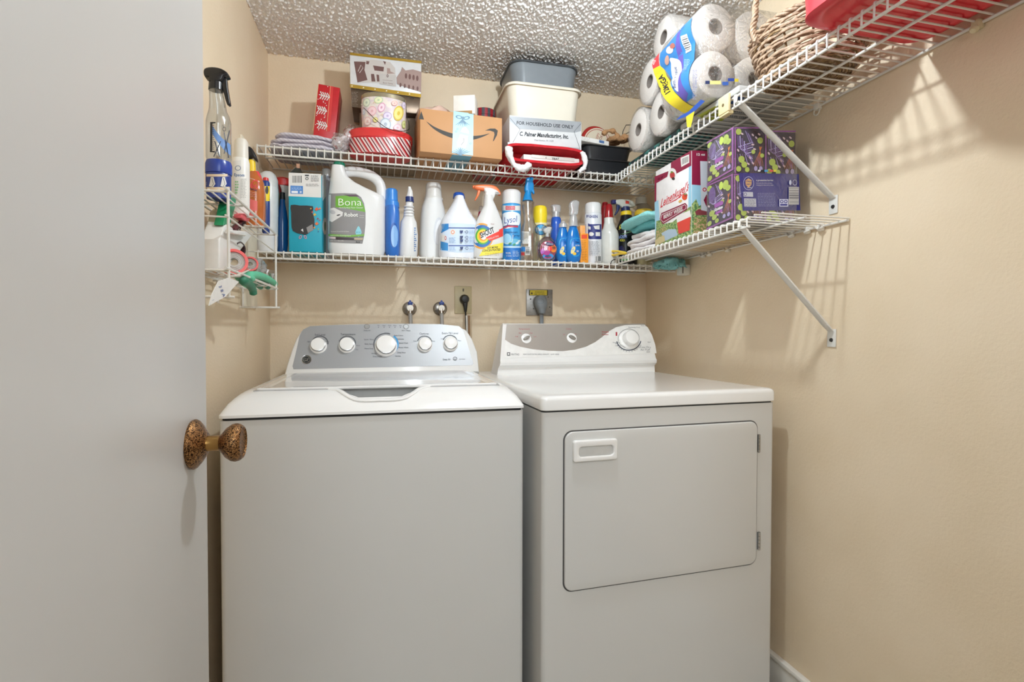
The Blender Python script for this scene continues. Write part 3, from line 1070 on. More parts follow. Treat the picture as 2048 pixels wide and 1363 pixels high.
# ================================================================ wire shelves
WIRE = P('#dfdcd5', r=0.3, var=0.02, scale=15)
rw, rr_ = 0.0021, 0.0032
def shelf(name, label, ax, a0, a1, wallc, front, z, lip, lap=0.0, cut_lip=None, mid=0.5, group='white wire shelves'):
    """ax 'x': runs along the back wall; 'y': runs along the right wall. wallc / front: the two edges."""
    base = Vector(((a0 + a1) / 2, (wallc + front) / 2, z - lip)) if ax == 'x' else Vector(((wallc + front) / 2, (a0 + a1) / 2, z - lip))
    root = thing(name, label, 'wire shelf', base, group)
    def V(a, b, zz):
        return Vector((a, b, zz)) if ax == 'x' else Vector((b, a, zz))
    sg = 1 if front > wallc else -1
    n = int(round(abs(a1 - a0) / 0.0254))
    cross, lipw = G(), G()
    la0, la1 = (a0, a1) if not cut_lip else cut_lip
    for i in range(n + 1):
        a = a0 + (a1 - a0) * i / n
        inl = min(la0, la1) - 1e-4 <= a <= max(la0, la1) + 1e-4
        pts = [V(a, wallc - sg * 0.003, z), V(a, (wallc + front) / 2, z)]
        if inl:
            pts += [V(a, front - sg * .004, z), V(a, front - sg * .0012, z - .0012), V(a, front, z - .004), V(a, front, z - lip)]
        else:
            pts += [V(a, front, z)]
        cross.tube(pts, rw, WIRE, 6)
    cross.build('cross_wires', root)
    G().tube([V(la0, front - sg * .004, z - .0045), V(la1, front - sg * .004, z - .0045)], rr_, WIRE, 8).build('front_rail', root)
    G().tube([V(la0, front - sg * .003, z - lip), V(la1, front - sg * .003, z - lip)], rr_, WIRE, 8).build('lip_rail', root)
    G().tube([V(a0, wallc, z - .0045), V(a1, wallc, z - .0045)], rr_, WIRE, 8).build('back_rail', root)
    if mid:
        bm_ = wallc + (front - wallc) * mid
        G().tube([V(a0, bm_, z - .0045), V(a1, bm_, z - .0045)], rr_, WIRE, 8).build('middle_rail', root)
    return root
ZU, ZL, ZR = 1.6714, 1.3351, 1.3576
FY, FX = -0.2486, 1.2605
us = shelf('wire_shelf', 'upper white wire shelf on the back wall, under the boxes and tins', 'x', 0.014, 1.505, -0.006, FY, ZU, .0300)
ls = shelf('wire_shelf', 'lower white wire shelf on the back wall, under the cleaning bottles', 'x', 0.014, 1.505, -0.006, FY, ZL, .0240)
ur = shelf('wire_shelf', 'upper white wire shelf on the right wall, under the basket and red tub', 'y', -0.225, -1.62, W_ - .006, FX, ZU + .003, .0300)
lr = shelf('wire_shelf', 'lower white wire shelf on the right wall, under the tissue boxes', 'y', -0.235, -1.010, W_ - .006, FX, ZR, .0240, cut_lip=(-.235, -.965))
ZUB, ZLB, ZURR, ZLR = ZU + rw, ZL + rw, ZU + .003 + rw, ZR + rw
# slanted braces
BRC = P('#dedcd6', r=.34, var=.02)
for zt, yb_, lab in ((ZU - .018, -.93, 'upper slanted white shelf brace with a screwed foot, under the basket'), (ZR - .018, -.945, 'lower slanted white shelf brace with a screwed foot on the right wall')):
    A = Vector((FX + .004, yb_ + .01, zt))
    zf = 1.401 if zt > 1.5 else 1.061
    B = Vector((W_ - .005, -.963, zf + .018))
    root = thing('shelf_brace', lab, 'shelf brace', (W_ - .005, -.963, zf - .02))
    d = (B - A).normalized()
    s_ = Vector((0, 1, 0)); n_ = d.cross(s_).normalized()
    g = G()
    sec_ = [(-.0095, .002), (-.0095, -.002), (-.0055, -.0045), (.0055, -.0045), (.0095, -.002), (.0095, .002), (.0065, .0005), (-.0065, .0005)]
    stack(g, [[A + s_ * a + n_ * b for a, b in sec_], [A + (B - A) * .94 + s_ * a + n_ * b for a, b in sec_], [B + s_ * a * .9 + n_ * b * .4 for a, b in sec_]], BRC)
    g.build('brace_arm', root)
    g = G().box(W_ - .0035, W_ - .0005, -.963 - .013, -.963 + .013, zf - .022, zf + .024, BRC, .001)
    ft_ = g.build('brace_foot', root)
    G().lathe([(.0052, 0), (.0045, .002), (0, .0025)], (W_ - .0035, -.963, zf - .004), P('#3f3d3a', r=.4, metal=.6), 14, (-1, 0, 0)).build('screw', root)
    g = G().tube([A + Vector((-.006, 0, .012)), A + Vector((-.008, 0, -.002)), A], .0035, BRC, 8)
    g.build('brace_hook', root)
# cream end clip at the joint above the upper brace
e0, e1 = hit(1438, 185, x=FX - .006), hit(1462, 214, x=FX - .006)
CREAM = P('#e2cf9f', r=.45)
q = hit(1449, 195, x=FX - .008)
g = G().box(FX - .012, FX - .004, q.y - .020, q.y + .020, ZU - .033, ZU + .012, CREAM, .0015)
g.box(FX - .010, FX + .006, q.y - .018, q.y + .018, ZU - .038, ZU - .030, CREAM, .001)
ck = g.build('shelf_clip', label='square cream plastic clip on the front rail of the upper right shelf', cat='shelf clip')
G().lathe([(.004, 0), (.004, .001), (0, .001)], (FX - .012, q.y, ZU - .012), P('#6b5a3c', r=.5), 12, (-1, 0, 0)).build('clip_hole', ck)
# small wall clips holding the back rails
for px, py, lab, colr in ((1637, 214, 'white loop clip below the upper right shelf rail, left of the other', '#e8e4da'), (1957, 64, 'beige wall clip on the upper right shelf rail, at the top right', '#d5c8a4')):
    q = hit(px, py, x=W_ - .006)
    g = G().box(W_ - .016, W_ - .0005, q.y - .008, q.y + .008, ZU - .012, ZU + .006, P(colr, r=.4), .003)
    if px < 1700:
        g.tube([Vector((W_ - .012, q.y + .009 * math.cos(t), ZU - .016 + .009 * math.sin(t))) for t in [i * pi / 6 for i in range(12)]], .0018, P(colr, r=.4), 6, closed=True)
    else:
        g.lathe([(.006, 0), (.008, .004), (.005, .010), (0, .011)], (W_ - .014, q.y, ZU - .010), P(colr, r=.4), 14, (-.7, 0, -.7))
    g.build('wall_clip', label=lab, cat='wall clip')
LC = ((1405, 512, 'nearest the back corner'), (1418, 509, 'second from the back corner'), (1454, 496, 'third from the back corner'), (1581, 461, 'fourth from the back corner'), (1613, 455, 'double clip near the shelf end'), (1640, 446, 'last before the shelf end'))
for px, py, lab in LC:
    q = hit(px, py, x=W_ - .010)
    g = G().box(W_ - .014, W_ - .0005, q.y - .007, q.y + .007, ZR - .016, ZR + .004, P('#e4e0d8', r=.4), .003)
    g.tube([(W_ - .012, q.y - .012, ZR - .008), (W_ - .016, q.y, ZR - .012), (W_ - .012, q.y + .012, ZR - .004)], .0028, P('#e4e0d8', r=.4), 8)
    g.build('wall_clip', label='small white clip under the lower right shelf, ' + lab, cat='wall clip', group='clips under the lower right shelf')
# white end socket at the corner and the end bracket by the right wall
q0, q1 = hit(1352, 532, y=FY), hit(1374, 552, y=FY)
g = G()
zc = ZL - .012
g.box(W_ - .040, W_ - .0006, -.334, -.302, ZL - .046, ZL - .006, P('#dcdad2', r=.35), .004)
g.box(W_ - .036, W_ - .031, -.3355, -.331, ZL - .040, ZL - .012, P('#77746d', r=.6))
g.build('shelf_end_bracket', label='small white plastic bracket on the right wall under the corner of the lower shelves', cat='bracket')
g = G(); q = hit(1224, 520, y=FY - .004)
g.tube([q + Vector((-.008, -.004, -.016)), q + Vector((-.004, -.006, -.004)), q + Vector((.004, -.005, .001)), q + Vector((.012, -.004, .003))], .0018, BLK, 6)
g.build('twist_tie', label='short black twist tie where the lower shelves meet', cat='twist tie')
# pale board screwed to the left wall behind the rack
g = G().box(0.0005, .007, -.40, -.225, 1.15, 1.645, P('#e6ddc8', r=.5), .001)
bd = g.build('mounting_board', label='tall pale board screwed to the left wall beside the shelves', cat='board')
for y_, z_ in ((-.36, 1.63), (-.335, 1.624)):
    G().lathe([(.004, 0), (.003, .002), (0, .002)], (.007, y_, z_), P('#5d5a55', r=.4, metal=.7), 10, (1, 0, 0)).build('screw', bd)
g = G()
q = hit(543, 145, y=-.002)

# ================================================================ wire rack on the left wall
RX, RY0, RY1, RZT, RZM, RZL, RZB = 0.100, -0.905, -0.430, 1.358, 1.305, 1.202, 1.146
rk = thing('wire_rack', 'small two-tier white wire rack on the left wall behind the door', 'wire rack', (.05, (RY0 + RY1) / 2, RZB))
g = G()
for x in (.012, RX):
    for y in (RY0, RY1):
        g.tube([(x, y, RZT + .004), (x, y, RZB)], .0028, WIRE, 8)
g.tube([(.012, -.66, RZT), (.012, -.66, RZB)], .0028, WIRE, 8)
g.build('upright_wires', rk)
for z, nm in ((RZT, 'top_tier'), (RZL, 'bottom_tier')):
    g = G()
    g.tube([(RX, RY0 - .02, z), (RX, RY1 + .02, z)], .0030, WIRE, 8)
    g.tube([(.012, RY0 - .02, z), (.012, RY1 + .02, z)], .0030, WIRE, 8)
    for i in range(4):
        x = .012 + (RX - .012) * (i + 1) / 5
        g.tube([(x, RY0, z), (x, RY1, z)], .0018, WIRE, 6)
    for i in range(5):
        y = RY0 + (RY1 - RY0) * i / 4
        g.tube([(.004, y, z - .003), (RX, y, z - .003)], .0024, WIRE, 8)
    g.build(nm, rk)
g = G()
g.tube([(RX, RY0 - .02, RZM), (RX, RY1 + .02, RZM)], .0018, WIRE, 6)
for y in (RY0, RY1):
    g.tube([(.004, y, RZB), (RX + .010, y, RZB)], .0028, WIRE, 8)
    g.tube([(.004, y, RZM), (RX, y, RZM)], .0018, WIRE, 8)
g.build('side_bars', rk)

# ================================================================ lower back shelf: cleaning things
WP = P('#dfdfde', r=.28, var=.01, spec=.5)      # white bottle plastic
WPM = P('#d8d8d6', r=.4, var=.015)
INK = P('#2c2e33', r=.5)
PAPER = P('#e0deda', r=.5, var=.01)
def C(h, r=.45):
    return P(h, r=r, var=.02)
def solid(name, label, cat, yc, rows, mat, p=2.0, ratio=1.0, ry=None, z=ZLB, group=None, part='body'):
    sc = secs(rows, yc, ratio, p, z, ry)
    root = thing(name, label, cat, (sc[0][1], yc, z), group)
    G().loft(sc, mat).build(part, root)
    return root, sc
def loftpart(name, root, yc, rows, mat, p=2.0, ratio=1.0, ry=None, zbot=None, plabel=None):
    sc = secs(rows, yc, ratio, p, zbot, ry)
    return G().loft(sc, mat).build(name, root, plabel=plabel), sc
def art(root, fn, draw, name='label', step=None, plabel=None):
    a = Art(fn, step)
    draw(a)
    g = G()
    a.into(g)
    return g.build(name, root, plabel=plabel, sharp=180)
def barcode(a, u0, v0, u1, v1, mat=None, n=14, horiz=False):
    rs = random.Random(int(u0 * 7 + v0))
    a.rect(u0, v0, u1, v1, PAPER)
    L_ = (v1 - v0) if horiz else (u1 - u0)
    x = 1.0
    while x < L_ - 1.2:
        wd = rs.choice((.5, .8, 1.3))
        if horiz:
            a.rect(u0 + .6, v0 + x, u1 - .6, v0 + x + wd, mat or INK)
        else:
            a.rect(u0 + x, v0 + .6, u0 + x + wd, v1 - .6, mat or INK)
        x += wd + rs.choice((.6, .9, 1.3))
def lines(a, u0, u1, v0, v1, n, mat, h=.8, seed=1, sk=0):
    rs = random.Random(seed)
    for i in range(n):
        v = v0 + (v1 - v0) * i / max(1, n - 1)
        x = u0
        while x < u1 - 2:
            L_ = rs.uniform(2, 6)
            L_ = min(L_, u1 - x)
            a.rect(x, v + sk * (x - u0), x + L_, v + h + sk * (x - u0), mat)
            x += L_ + 1.1

# --- tall teal carton of bin bags
yb = -.237
TEAL = C('#1fa3bb')
A_, B_ = hit(577, 345, y=yb), hit(643, 347, y=yb)
bx0, bx1, bzt = A_.x, B_.x, A_.z - .001
root = thing('bin_bag_carton', 'tall teal and white carton picturing a black bin bag, lower shelf', 'carton', ((bx0 + bx1) / 2, yb + .085, ZLB))
g = G().box(bx0, bx1, yb, yb + .125, ZLB, bzt, TEAL, .0012)
g.build('box_body', root)
def d(a):
    a.poly([(577.5, 345), (642.5, 348), (642.5, 395), (577, 392)], PAPER)
    barcode(a, 584, 350.5, 604, 366)
    a.rect(581, 371, 606, 387, C('#3f7fc9'), .8)
    lines(a, 583, 603, 374, 379, 3, C('#bcd6f2'), .7)
    a.rect(583, 381.5, 596, 386, C('#e9eef5'), .3)
    for i in range(3):
        an = math.radians(i * 60)
        a.line([(601.5 - 2.6 * math.cos(an), 384 - 2.6 * math.sin(an)), (601.5 + 2.6 * math.cos(an), 384 + 2.6 * math.sin(an))], .9, C('#e9eef5'))
    a.rect(610, 349.5, 618, 352, INK); a.disc(614, 357, 3.2, 3, INK, .65)
    lines(a, 622, 638, 351, 362, 6, C('#77757a'), .7, 4); lines(a, 612, 638, 368, 371, 2, C('#77757a'), .7, 5)
    a.poly([(582, 410), (600, 411), (626, 412.5), (625, 425), (629, 438), (628, 456), (622, 462), (613, 469), (603, 468), (586, 462), (583, 445), (582.5, 425)], P('#2f2d2b', r=.25), 2)
    a.poly([(613, 455), (625, 448), (627, 460), (616, 466)], P('#8e8c8a', r=.2)).poly([(602, 460), (606, 457), (607, 464)], PAPER)
    for x_, y_, k, c_ in ((634, 418, 4.5, '#d8532b'), (640, 417, 2.5, '#e0703a'), (622, 417, 2, '#d8a33a'), (630, 429, 3.4, '#e0b23a'), (636, 437, 2.4, '#8c3f5a'), (634, 447, 4, '#e8722e'), (640, 440, 1.8, '#c93a5a'), (629, 455, 2.4, '#e08a3a'), (637, 458, 1.8, '#b9b03a'), (625, 424, 2.2, '#c83a2a'), (637, 463, 1.6, '#3a5a8c')):
        a.poly([(x_ - k, y_), (x_ - k * .3, y_ - k * .5), (x_, y_ - k), (x_ + k * .4, y_ - k * .3), (x_ + k, y_ + k * .2), (x_ + k * .2, y_ + k * .5), (x_ - k * .3, y_ + k)], C(c_))
    a.disc(601, 474, 2.5, 4, C('#d98a9a'), .6, rot=30).disc(611, 474, 2.5, 4, C('#d98a9a'), .6, rot=-30)
art(root, on_plane((0, yb, 0), (0, -1, 0)), d, 'printed_front')
art(root, on_plane((bx1, 0, 0), (1, 0, 0)), lambda a: (a.poly([(644, 349), (653, 350), (653, 372), (644, 396)], C('#dfe6ea')), a.disc(649.5, 452, 4.5, 17, PAPER), a.disc(650, 452, 2, 9, C('#5a8a6a')), a.poly([(645, 372), (652, 372), (652, 392), (645, 402)], C('#d8eef2'))), 'printed_side')
g = G()
g.hexa([(bx0 + .001, yb + .002, bzt), (bx0 + .001, yb + .115, bzt), (bx0 + .002, yb + .115, bzt + .0015), (bx0 + .002, yb + .002, bzt + .0015), (bx0 + .030, yb + .004, bzt + .030), (bx0 + .030, yb + .115, bzt + .030), (bx0 + .029, yb + .115, bzt + .0315), (bx0 + .029, yb + .004, bzt + .0315)], C('#8a7466'))
g.box(bx0 + .024, bx0 + .034, yb + .0, yb + .004, bzt + .018, bzt + .032, C('#b98a6e'))
g.build('open_flap', root, plabel='brown inside of the open flap')

# --- white floor cleaner jug
yc = -.19
root, sc = solid('floor_cleaner_jug', 'large white floor cleaner jug with green cap, grey and green label', 'jug', yc, [(505, 661, 767), (501, 656, 771), (400, 657, 771), (392, 658, 768), (385, 659, 752), (377, 660, 733), (368, 661, 713), (358, 662, 699), (345, 663, 692), (337, 664, 691)], WP, p=3.6, ry=.046)
hp = [(692, 344), (705, 343), (722, 345), (739, 350), (752, 358), (760, 369), (763, 382), (763.5, 400)]
g = G().tube([hit(a, b, y=yc) for a, b in [(v.x, v.y) for v in crom([(a, b, 0) for a, b in hp], 4, False)]], .0128, WP, 14, flat=1.35)
g.build('handle', root)
for k in range(4):
    pass
g = G()
for i, v in enumerate((352, 360, 368)):
    s2 = secs([(v + 1, 661, 694), (v, 660.5, 694.5), (v - 1, 661, 694)], yc, p=3, ry=.028); g.loft(s2, WP)
g.build('neck_ridges', root)
loftpart('cap', root, yc, [(337, 667, 690), (334, 666, 691), (327, 667, 690), (325, 669, 688)], C('#1f8a6a', .35), ratio=1, plabel='green screw cap')
def d(a):
    lb = [(658, 387), (690, 386), (712, 387), (722, 394), (728, 406), (731, 424), (731, 448), (729, 468), (725, 487), (690, 486), (656, 484)]
    a.poly(lb, C('#8c8a8a'))
    a.poly([(671, 392), (690, 391), (712, 392), (722, 400), (728, 412), (731, 424), (700, 418), (671, 414)], C('#6fae3c'))
    a.poly([(686, 389), (712, 389), (719, 393), (700, 393)], C('#5a3f4f'))
    a.text('Bona', 677, 411, 15, P('#f4f5f0', r=.4), 'LEFT', w=46, bold=-.012)
    a.text('Hard-Surface Floor Cleaner', 678, 416.5, 3, PAPER, 'LEFT', w=48, bold=.01)
    a.poly([(658, 417), (668, 415), (686, 424), (685, 431), (664, 444), (658, 441)], P('#e0dfde', r=.3)).disc(665, 424, 6, 4, C('#c0c0c4'), rot=20).disc(677, 430, 4, 1.2, INK, rot=-15)
    a.text('Robot', 689, 433, 8, P('#f4f5f0', r=.4), 'LEFT', w=27, bold=.015)
    a.text('Mopping', 719, 431.5, 2, PAPER, 'LEFT'); a.text('Solution', 719, 435.5, 2, PAPER, 'LEFT')
    a.poly([(717, 452), (721, 458), (723, 466), (717, 474), (711, 466), (713, 458)], C('#8fd0dc'), 3)
    a.text('ECO', 717, 466, 3.2, C('#2f7fa0'), 'CENTER')
    a.text('Removes Ground Dirt & Grime', 662, 464, 2.6, PAPER, 'LEFT', w=36)
    a.poly([(657, 468), (700, 470), (729, 468), (728, 472), (700, 474), (657, 472)], C('#7ab24a'))
    a.text('Advanced Plant Based Ingredients', 660, 472, 2.2, PAPER, 'LEFT', w=42)
    a.poly([(657, 473), (671, 474), (671, 478), (657, 477)], C('#d9c6cc')).poly([(672, 474), (708, 476), (708, 479.5), (672, 478.5)], C('#3f3236')).poly([(709, 476), (726, 476), (725, 480), (709, 479.5)], C('#b9a98f'))
    a.text('128 FL OZ (1 GAL) 3.78 L', 660, 482.5, 2.3, PAPER, 'LEFT', w=28)
    a.text('Bona', 712, 485, 3, INK, 'LEFT', bold=.03)
art(root, on_loft(sc), d, step=3)

# --- grey bottle hidden behind the carton and jug
root, sc = solid('spare_bottle', 'grey bottle with white cap squeezed behind the teal carton and the jug', 'bottle', -.075, [(500, 640, 664), (420, 639, 665), (365, 640, 664), (352, 645, 661)], C('#a9abb2'), p=2.4)
loftpart('cap', root, -.075, [(353, 644, 662), (340, 644, 662), (338, 646, 660)], WP)

# --- blue bottle with grip
root, sc = solid('detergent_bottle', 'blue bottle with blue cap between the jug and the white nozzle bottle', 'bottle', -.19, [(510, 773, 797), (505, 770, 799), (450, 770, 799), (425, 770, 799), (414, 771, 797)], P('#2f6fc4', r=.28), p=2.6, ratio=1.6)
loftpart('cap', root, -.19, [(415, 769, 799), (405, 769, 798), (403, 770, 796), (382, 771, 795), (379, 773, 793), (378, 778, 788)], P('#3a86d8', r=.3), ratio=1.25)
art(root, on_loft(sc), lambda a: (a.disc(788, 470, 8.5, 25, P('#1f56a8', r=.3)), a.disc(789, 472, 7.2, 22, P('#86b4e8', r=.25))), 'grip_recess', step=2)

# --- white bottle with nozzle and navy band
root, sc = solid('nozzle_bottle', 'slim white bottle with pointed nozzle and navy band', 'bottle', -.19, [(512, 799, 833), (507, 797, 835), (470, 799, 836), (444, 801, 833), (436, 806, 829), (425, 808, 827), (410, 811, 826), (404, 812, 826)], WP, p=2.3, ratio=.8)
loftpart('nozzle_collar', root, -.19, [(404, 811, 828), (394, 811, 827)], C('#1d2f6b', .35), plabel='navy collar')
loftpart('nozzle', root, -.19, [(394, 812, 826), (388, 814, 826), (382, 815, 825), (375, 816, 822), (373.5, 816, 822)], WP)
g = G()
for v in (414, 420, 426, 432):
    s2 = secs([(v + 1.2, 808 - (v - 414) * .1, 828), (v, 807.3, 828.6), (v - 1.2, 808, 828)], -.19, p=2.2); g.loft(s2, WP)
g.build('neck_ridges', root)
art(root, on_loft(sc), lambda a: lines(a, 828, 833, 455, 500, 12, C('#6a8ab9'), 2.2, 9), step=2)

# --- big white detergent bottle with measuring cap
root, sc = solid('detergent_bottle', 'big plain white detergent bottle with translucent measuring cap, left of the bleach jug', 'bottle', -.125, [(515, 842, 886), (508, 838, 890), (470, 839, 892), (430, 841, 891), (415, 843, 888), (405, 847, 885), (400, 849, 884)], WP, p=2.7, ry=.036)
loftpart('cap', root, -.125, [(401, 848, 886), (397, 848, 886), (396, 850, 884), (385, 851, 883), (370, 852, 882), (367, 854, 880)], P('#dddbd6', r=.35))
art(root, on_loft(sc), lambda a: (a.disc(876, 462, 9, 28, P('#d3d5da', r=.3), rot=4), a.disc(878, 464, 7.5, 25, P('#e6e7ea', r=.3), rot=4)), 'grip_recess', step=2)

# --- bleach jug
root, sc = solid('bleach_jug', 'white bleach jug with blue cap and blue pictogram label', 'jug', -.190, [(516, 880, 950), (510, 878, 953), (470, 879, 955), (450, 880, 955), (440, 884, 951), (430, 891, 942), (415, 900, 934), (400, 908, 927), (396, 908, 926)], P('#e6e9f0', r=.3), p=2.8, ry=.044)
loftpart('cap', root, -.190, [(397, 906, 930), (396, 906, 930), (388, 907, 928), (386, 909, 926)], C('#1d4fa8', .35), plabel='blue screw cap')
g = G().tube([hit(a, b, y=-.205) for a, b in ((905, 432), (908, 420), (912, 406), (915, 398))], .008, P('#e6e9f0', r=.3), 12)
g.tube([hit(a, b, y=-.20) for a, b in ((942, 432), (934, 420), (927, 406), (922, 398))], .006, P('#e6e9f0', r=.3), 12)
g.build('shoulder_ribs', root)
def d(a):
    a.poly([(880, 447), (915, 446), (953, 449), (953, 504), (915, 505), (881, 502)], C('#cfe0f2'))
    a.poly([(881, 448), (897, 447), (897, 458), (882, 466)], C('#2f86cc')).poly([(881, 482), (896, 486), (896, 501), (881, 500)], C('#3f8fcf'))
    a.rect(897, 454.5, 952, 456.5, C('#2f4f9a'), .5).rect(897, 490, 952, 492, C('#2f4f9a'), .3)
    a.disc(905.5, 464, 6, 6.5, PAPER).disc(905.5, 464, 3.6, 4, C('#d98a6a'), .6)
    a.disc(887, 476, 5, 7.5, PAPER, rot=8).disc(891, 476, 2, 4, C('#c95a5a'), .6)
    lines(a, 898, 911, 475, 485, 6, C('#86a9d0'), .7, 3); lines(a, 898, 911, 494, 500, 4, C('#86a9d0'), .7, 4)
    for v in (464, 475, 482, 497):
        a.poly([(919, v - 3), (926, v - 3), (924.5, v + 2.5), (920.5, v + 2.5)], C('#26396f')).text('+', 928, v + 1, 3, INK, 'LEFT')
        a.disc(933, v, 2.8, 3, C('#26396f'), .7)
        lines(a, 938, 951, v - 2, v + 2, 3, C('#86a9d0'), .6, int(v))
art(root, on_loft(sc), d, step=3)

# --- small tipped bottle with pink cap behind
root, sc = solid('nozzle_bottle', 'small white bottle with pink cap peeking out behind the orange sprayer', 'bottle', -.115, [(505, 950, 975), (465, 948, 976), (445, 950, 974), (435, 955, 970)], P('#dcdad9', r=.35), p=2.2)
loftpart('cap', root, -.115, [(436, 955, 970), (425, 957, 968), (422, 958, 967)], C('#c22c58', .35), plabel='pink cap')
loftpart('overcap', root, -.115, [(424, 957, 968), (414, 958, 967), (412, 960, 965)], CLEAR('#ffffff', .25, .1, milk=.35))

# --- stain remover sprayer
yc = -.224
rows = [(520, 951, 1001), (515, 947, 1005), (480, 947, 1007), (455, 950, 1006), (440, 954, 1003), (425, 961, 997), (412, 967, 991), (402, 967, 986), (392, 968, 985)]
root, sc = solid('stain_remover_spray', 'white stain remover spray bottle with orange trigger head', 'spray bottle', yc, rows, WP, p=2.4, ry=.024)
loftpart('spray_neck', root, yc, [(393, 969, 986), (384, 970, 984)], WP)
ORN = C('#f07a45', .35)
g = G()
pslab(g, [[(947, 373), (948, 377), (958, 381), (968, 382), (975, 386), (979, 391), (985, 392), (990, 388), (1000, 391), (1001, 387), (996, 378), (988, 372), (975, 370), (955, 370)]], yc, .024, .007, ORN, 2)
hd = g.build('trigger_head', root, plabel='orange trigger head')
g = G(); pslab(g, [[(966, 377), (978, 376), (992, 381), (1000, 390), (990, 389), (986, 399), (970, 392), (970, 386)]], yc - .0005, .028, .006, WP, 2)
g.build('head_shroud', hd, plabel='white shroud')
g = G(); pslab(g, [[(956, 380), (961, 381), (958, 390), (952, 400), (949, 400), (953, 391)]], yc, .010, .003, ORN, 2)
g.build('trigger', hd)
g = G().lathe([(.006, 0), (.006, .006), (.004, .007), (0, .007)], hit(949, 374, y=yc), ORN, 14, (-1, 0, 0)); g.build('nozzle_tip', hd)
def d(a):
    for k, (rx, ry_, c_) in enumerate(((27, 29, '#f0a23a'), (24, 25, '#2f6fb4'), (17, 18.5, '#4fae4a'), (14, 15, '#f2d43a'), (10.5, 11, '#f29a3a'), (7, 8, '#f3efe6'))):
        a.disc(964 + k * .6, 472, rx * .85, ry_ * .9, C(c_), a0=60 if k == 0 else 0, a1=360)
    a.poly([(971, 474), (1006, 455), (1006, 472), (980, 482)], C('#e8443a')).text('TRIPLE-ACTING', 976, 480, 3.5, PAPER, 'LEFT', w=23, rot=-18)
    a.poly([(961, 467), (996, 451), (998, 462), (964, 478)], WP)
    a.text('SHOUT', 962, 476, 11, P('#1f1f22', r=.4), 'LEFT', w=31, bold=.03, rot=-24, shear=.15)
    a.text('New', 985, 449, 2.5, C('#8a3a3a'), 'CENTER')
    a.poly([(974, 492), (1006, 485), (1006, 505), (958, 512), (965, 500)], C('#f4e04a'))
    a.text('50X MORE', 974, 497.5, 4, INK, 'LEFT', w=22, bold=.02, rot=-4, shear=.2)
    a.text('CONCENTRATED', 964, 503.5, 4.4, INK, 'LEFT', w=37, bold=.02, rot=-4, shear=.2)
    lines(a, 970, 998, 506, 510, 2, C('#b9a34a'), .8, 3, -.04)
art(root, on_loft(sc), d, step=3)

# --- disinfectant aerosol
yc = -.195
LB = C('#3f9ad6', .3)
root, sc = solid('disinfectant_can', 'blue and white disinfectant spray can with white cap', 'aerosol can', yc, [(521, 1005, 1040), (518, 1004, 1041), (412, 1004, 1041), (410, 1005, 1040)], LB, p=2)
loftpart('cap', root, yc, [(410, 1004.5, 1041), (386, 1005, 1041), (382, 1008, 1038), (381, 1014, 1032)], WP)
def d(a):
    a.rect(1003, 411, 1042, 421, PAPER).rect(1011, 412, 1030, 419.5, C('#c94f5f')).text('KILLS 99.9%', 1021, 417, 2.6, PAPER, 'CENTER', w=17)
    a.poly([(1004, 430), (1014, 424), (1026, 423), (1038, 427), (1041, 436), (1038, 450), (1024, 455), (1010, 457), (1003, 452)], C('#e9f2f8'), 3)
    a.text('Lysol', 1008, 447, 13, C('#1d3f96'), 'LEFT', w=28, shear=.25, rot=-8)
    a.line([(1004, 457), (1016, 452), (1036, 453)], 3.6, C('#c9465a')).line([(1004, 454.5), (1016, 450), (1036, 451)], 1.5, C('#22346f'))
    a.text('Disinfectant', 1010, 466, 4.4, C('#1d3f7a'), 'LEFT', w=25); a.text('Spray', 1025, 472.5, 4.4, C('#1d3f7a'), 'LEFT', w=14)
    a.disc(1014, 478, 9, 11, C('#9fd2ec')).disc(1030, 484, 10, 7, C('#6fb8d6'))
    a.line([(1004, 485), (1014, 487), (1024, 483), (1026, 470)], 1, PAPER)
    for x_, y_, c_ in ((1020, 487, '#3f8a6a'), (1028, 489, '#4a9a7a'), (1034, 486, '#e6ecee'), (1038, 482, '#cfe0e8')):
        a.disc(x_, y_, 3.4, 2, C(c_), rot=-25)
    a.rect(1003, 494, 1042, 521, C('#2a78c8')).rect(1003, 492, 1042, 495.5, C('#bfdcf0'))
    a.text('99.9%', 1016, 508, 4, PAPER, 'CENTER', w=10, bold=.01); a.text('OF GERMS', 1017, 513, 2.6, PAPER, 'CENTER', w=11)
    lines(a, 1025, 1038, 502, 512, 5, C('#bcd8f0'), .8, 5)
art(root, on_loft(sc), d, step=2.5)

# --- clear spray bottle with blue trigger
yc = -.205
CLR = CLEAR('#f4f2ee', .3, .08)
root, sc = solid('clear_spray_bottle', 'clear empty spray bottle with translucent blue trigger head', 'spray bottle', yc, [(521, 1042, 1075), (515, 1040, 1077), (470, 1041, 1078), (455, 1043, 1075), (447, 1046, 1070), (430, 1046, 1066), (412, 1044, 1067), (405, 1043, 1068), (402, 1047, 1064)], CLR, p=2.3)
TB = P('#1b86c8', r=.2)
loftpart('spray_neck', root, yc, [(402, 1045, 1066), (395, 1047, 1063), (385, 1050, 1062), (378, 1051, 1061)], TB, plabel='blue collar')
g = G(); pslab(g, [[(1050, 384), (1049, 374), (1051, 364), (1053, 356), (1066, 355), (1065, 362), (1067, 372), (1064, 385)]], yc, .020, .006, TB, 2)
hd = g.build('trigger_head', root, plabel='blue trigger head')
g = G(); pslab(g, [[(1063, 364), (1067, 368), (1067, 378), (1069, 386), (1066, 388), (1062, 378)]], yc - .004, .010, .003, TB, 2); g.build('trigger', hd)
G().tube([hit(1056, 400, y=yc), hit(1058, 450, y=yc), hit(1064, 512, y=yc)], .002, CLEAR('#ffffff', .5, .2, milk=.5), 8).build('dip_tube', root)
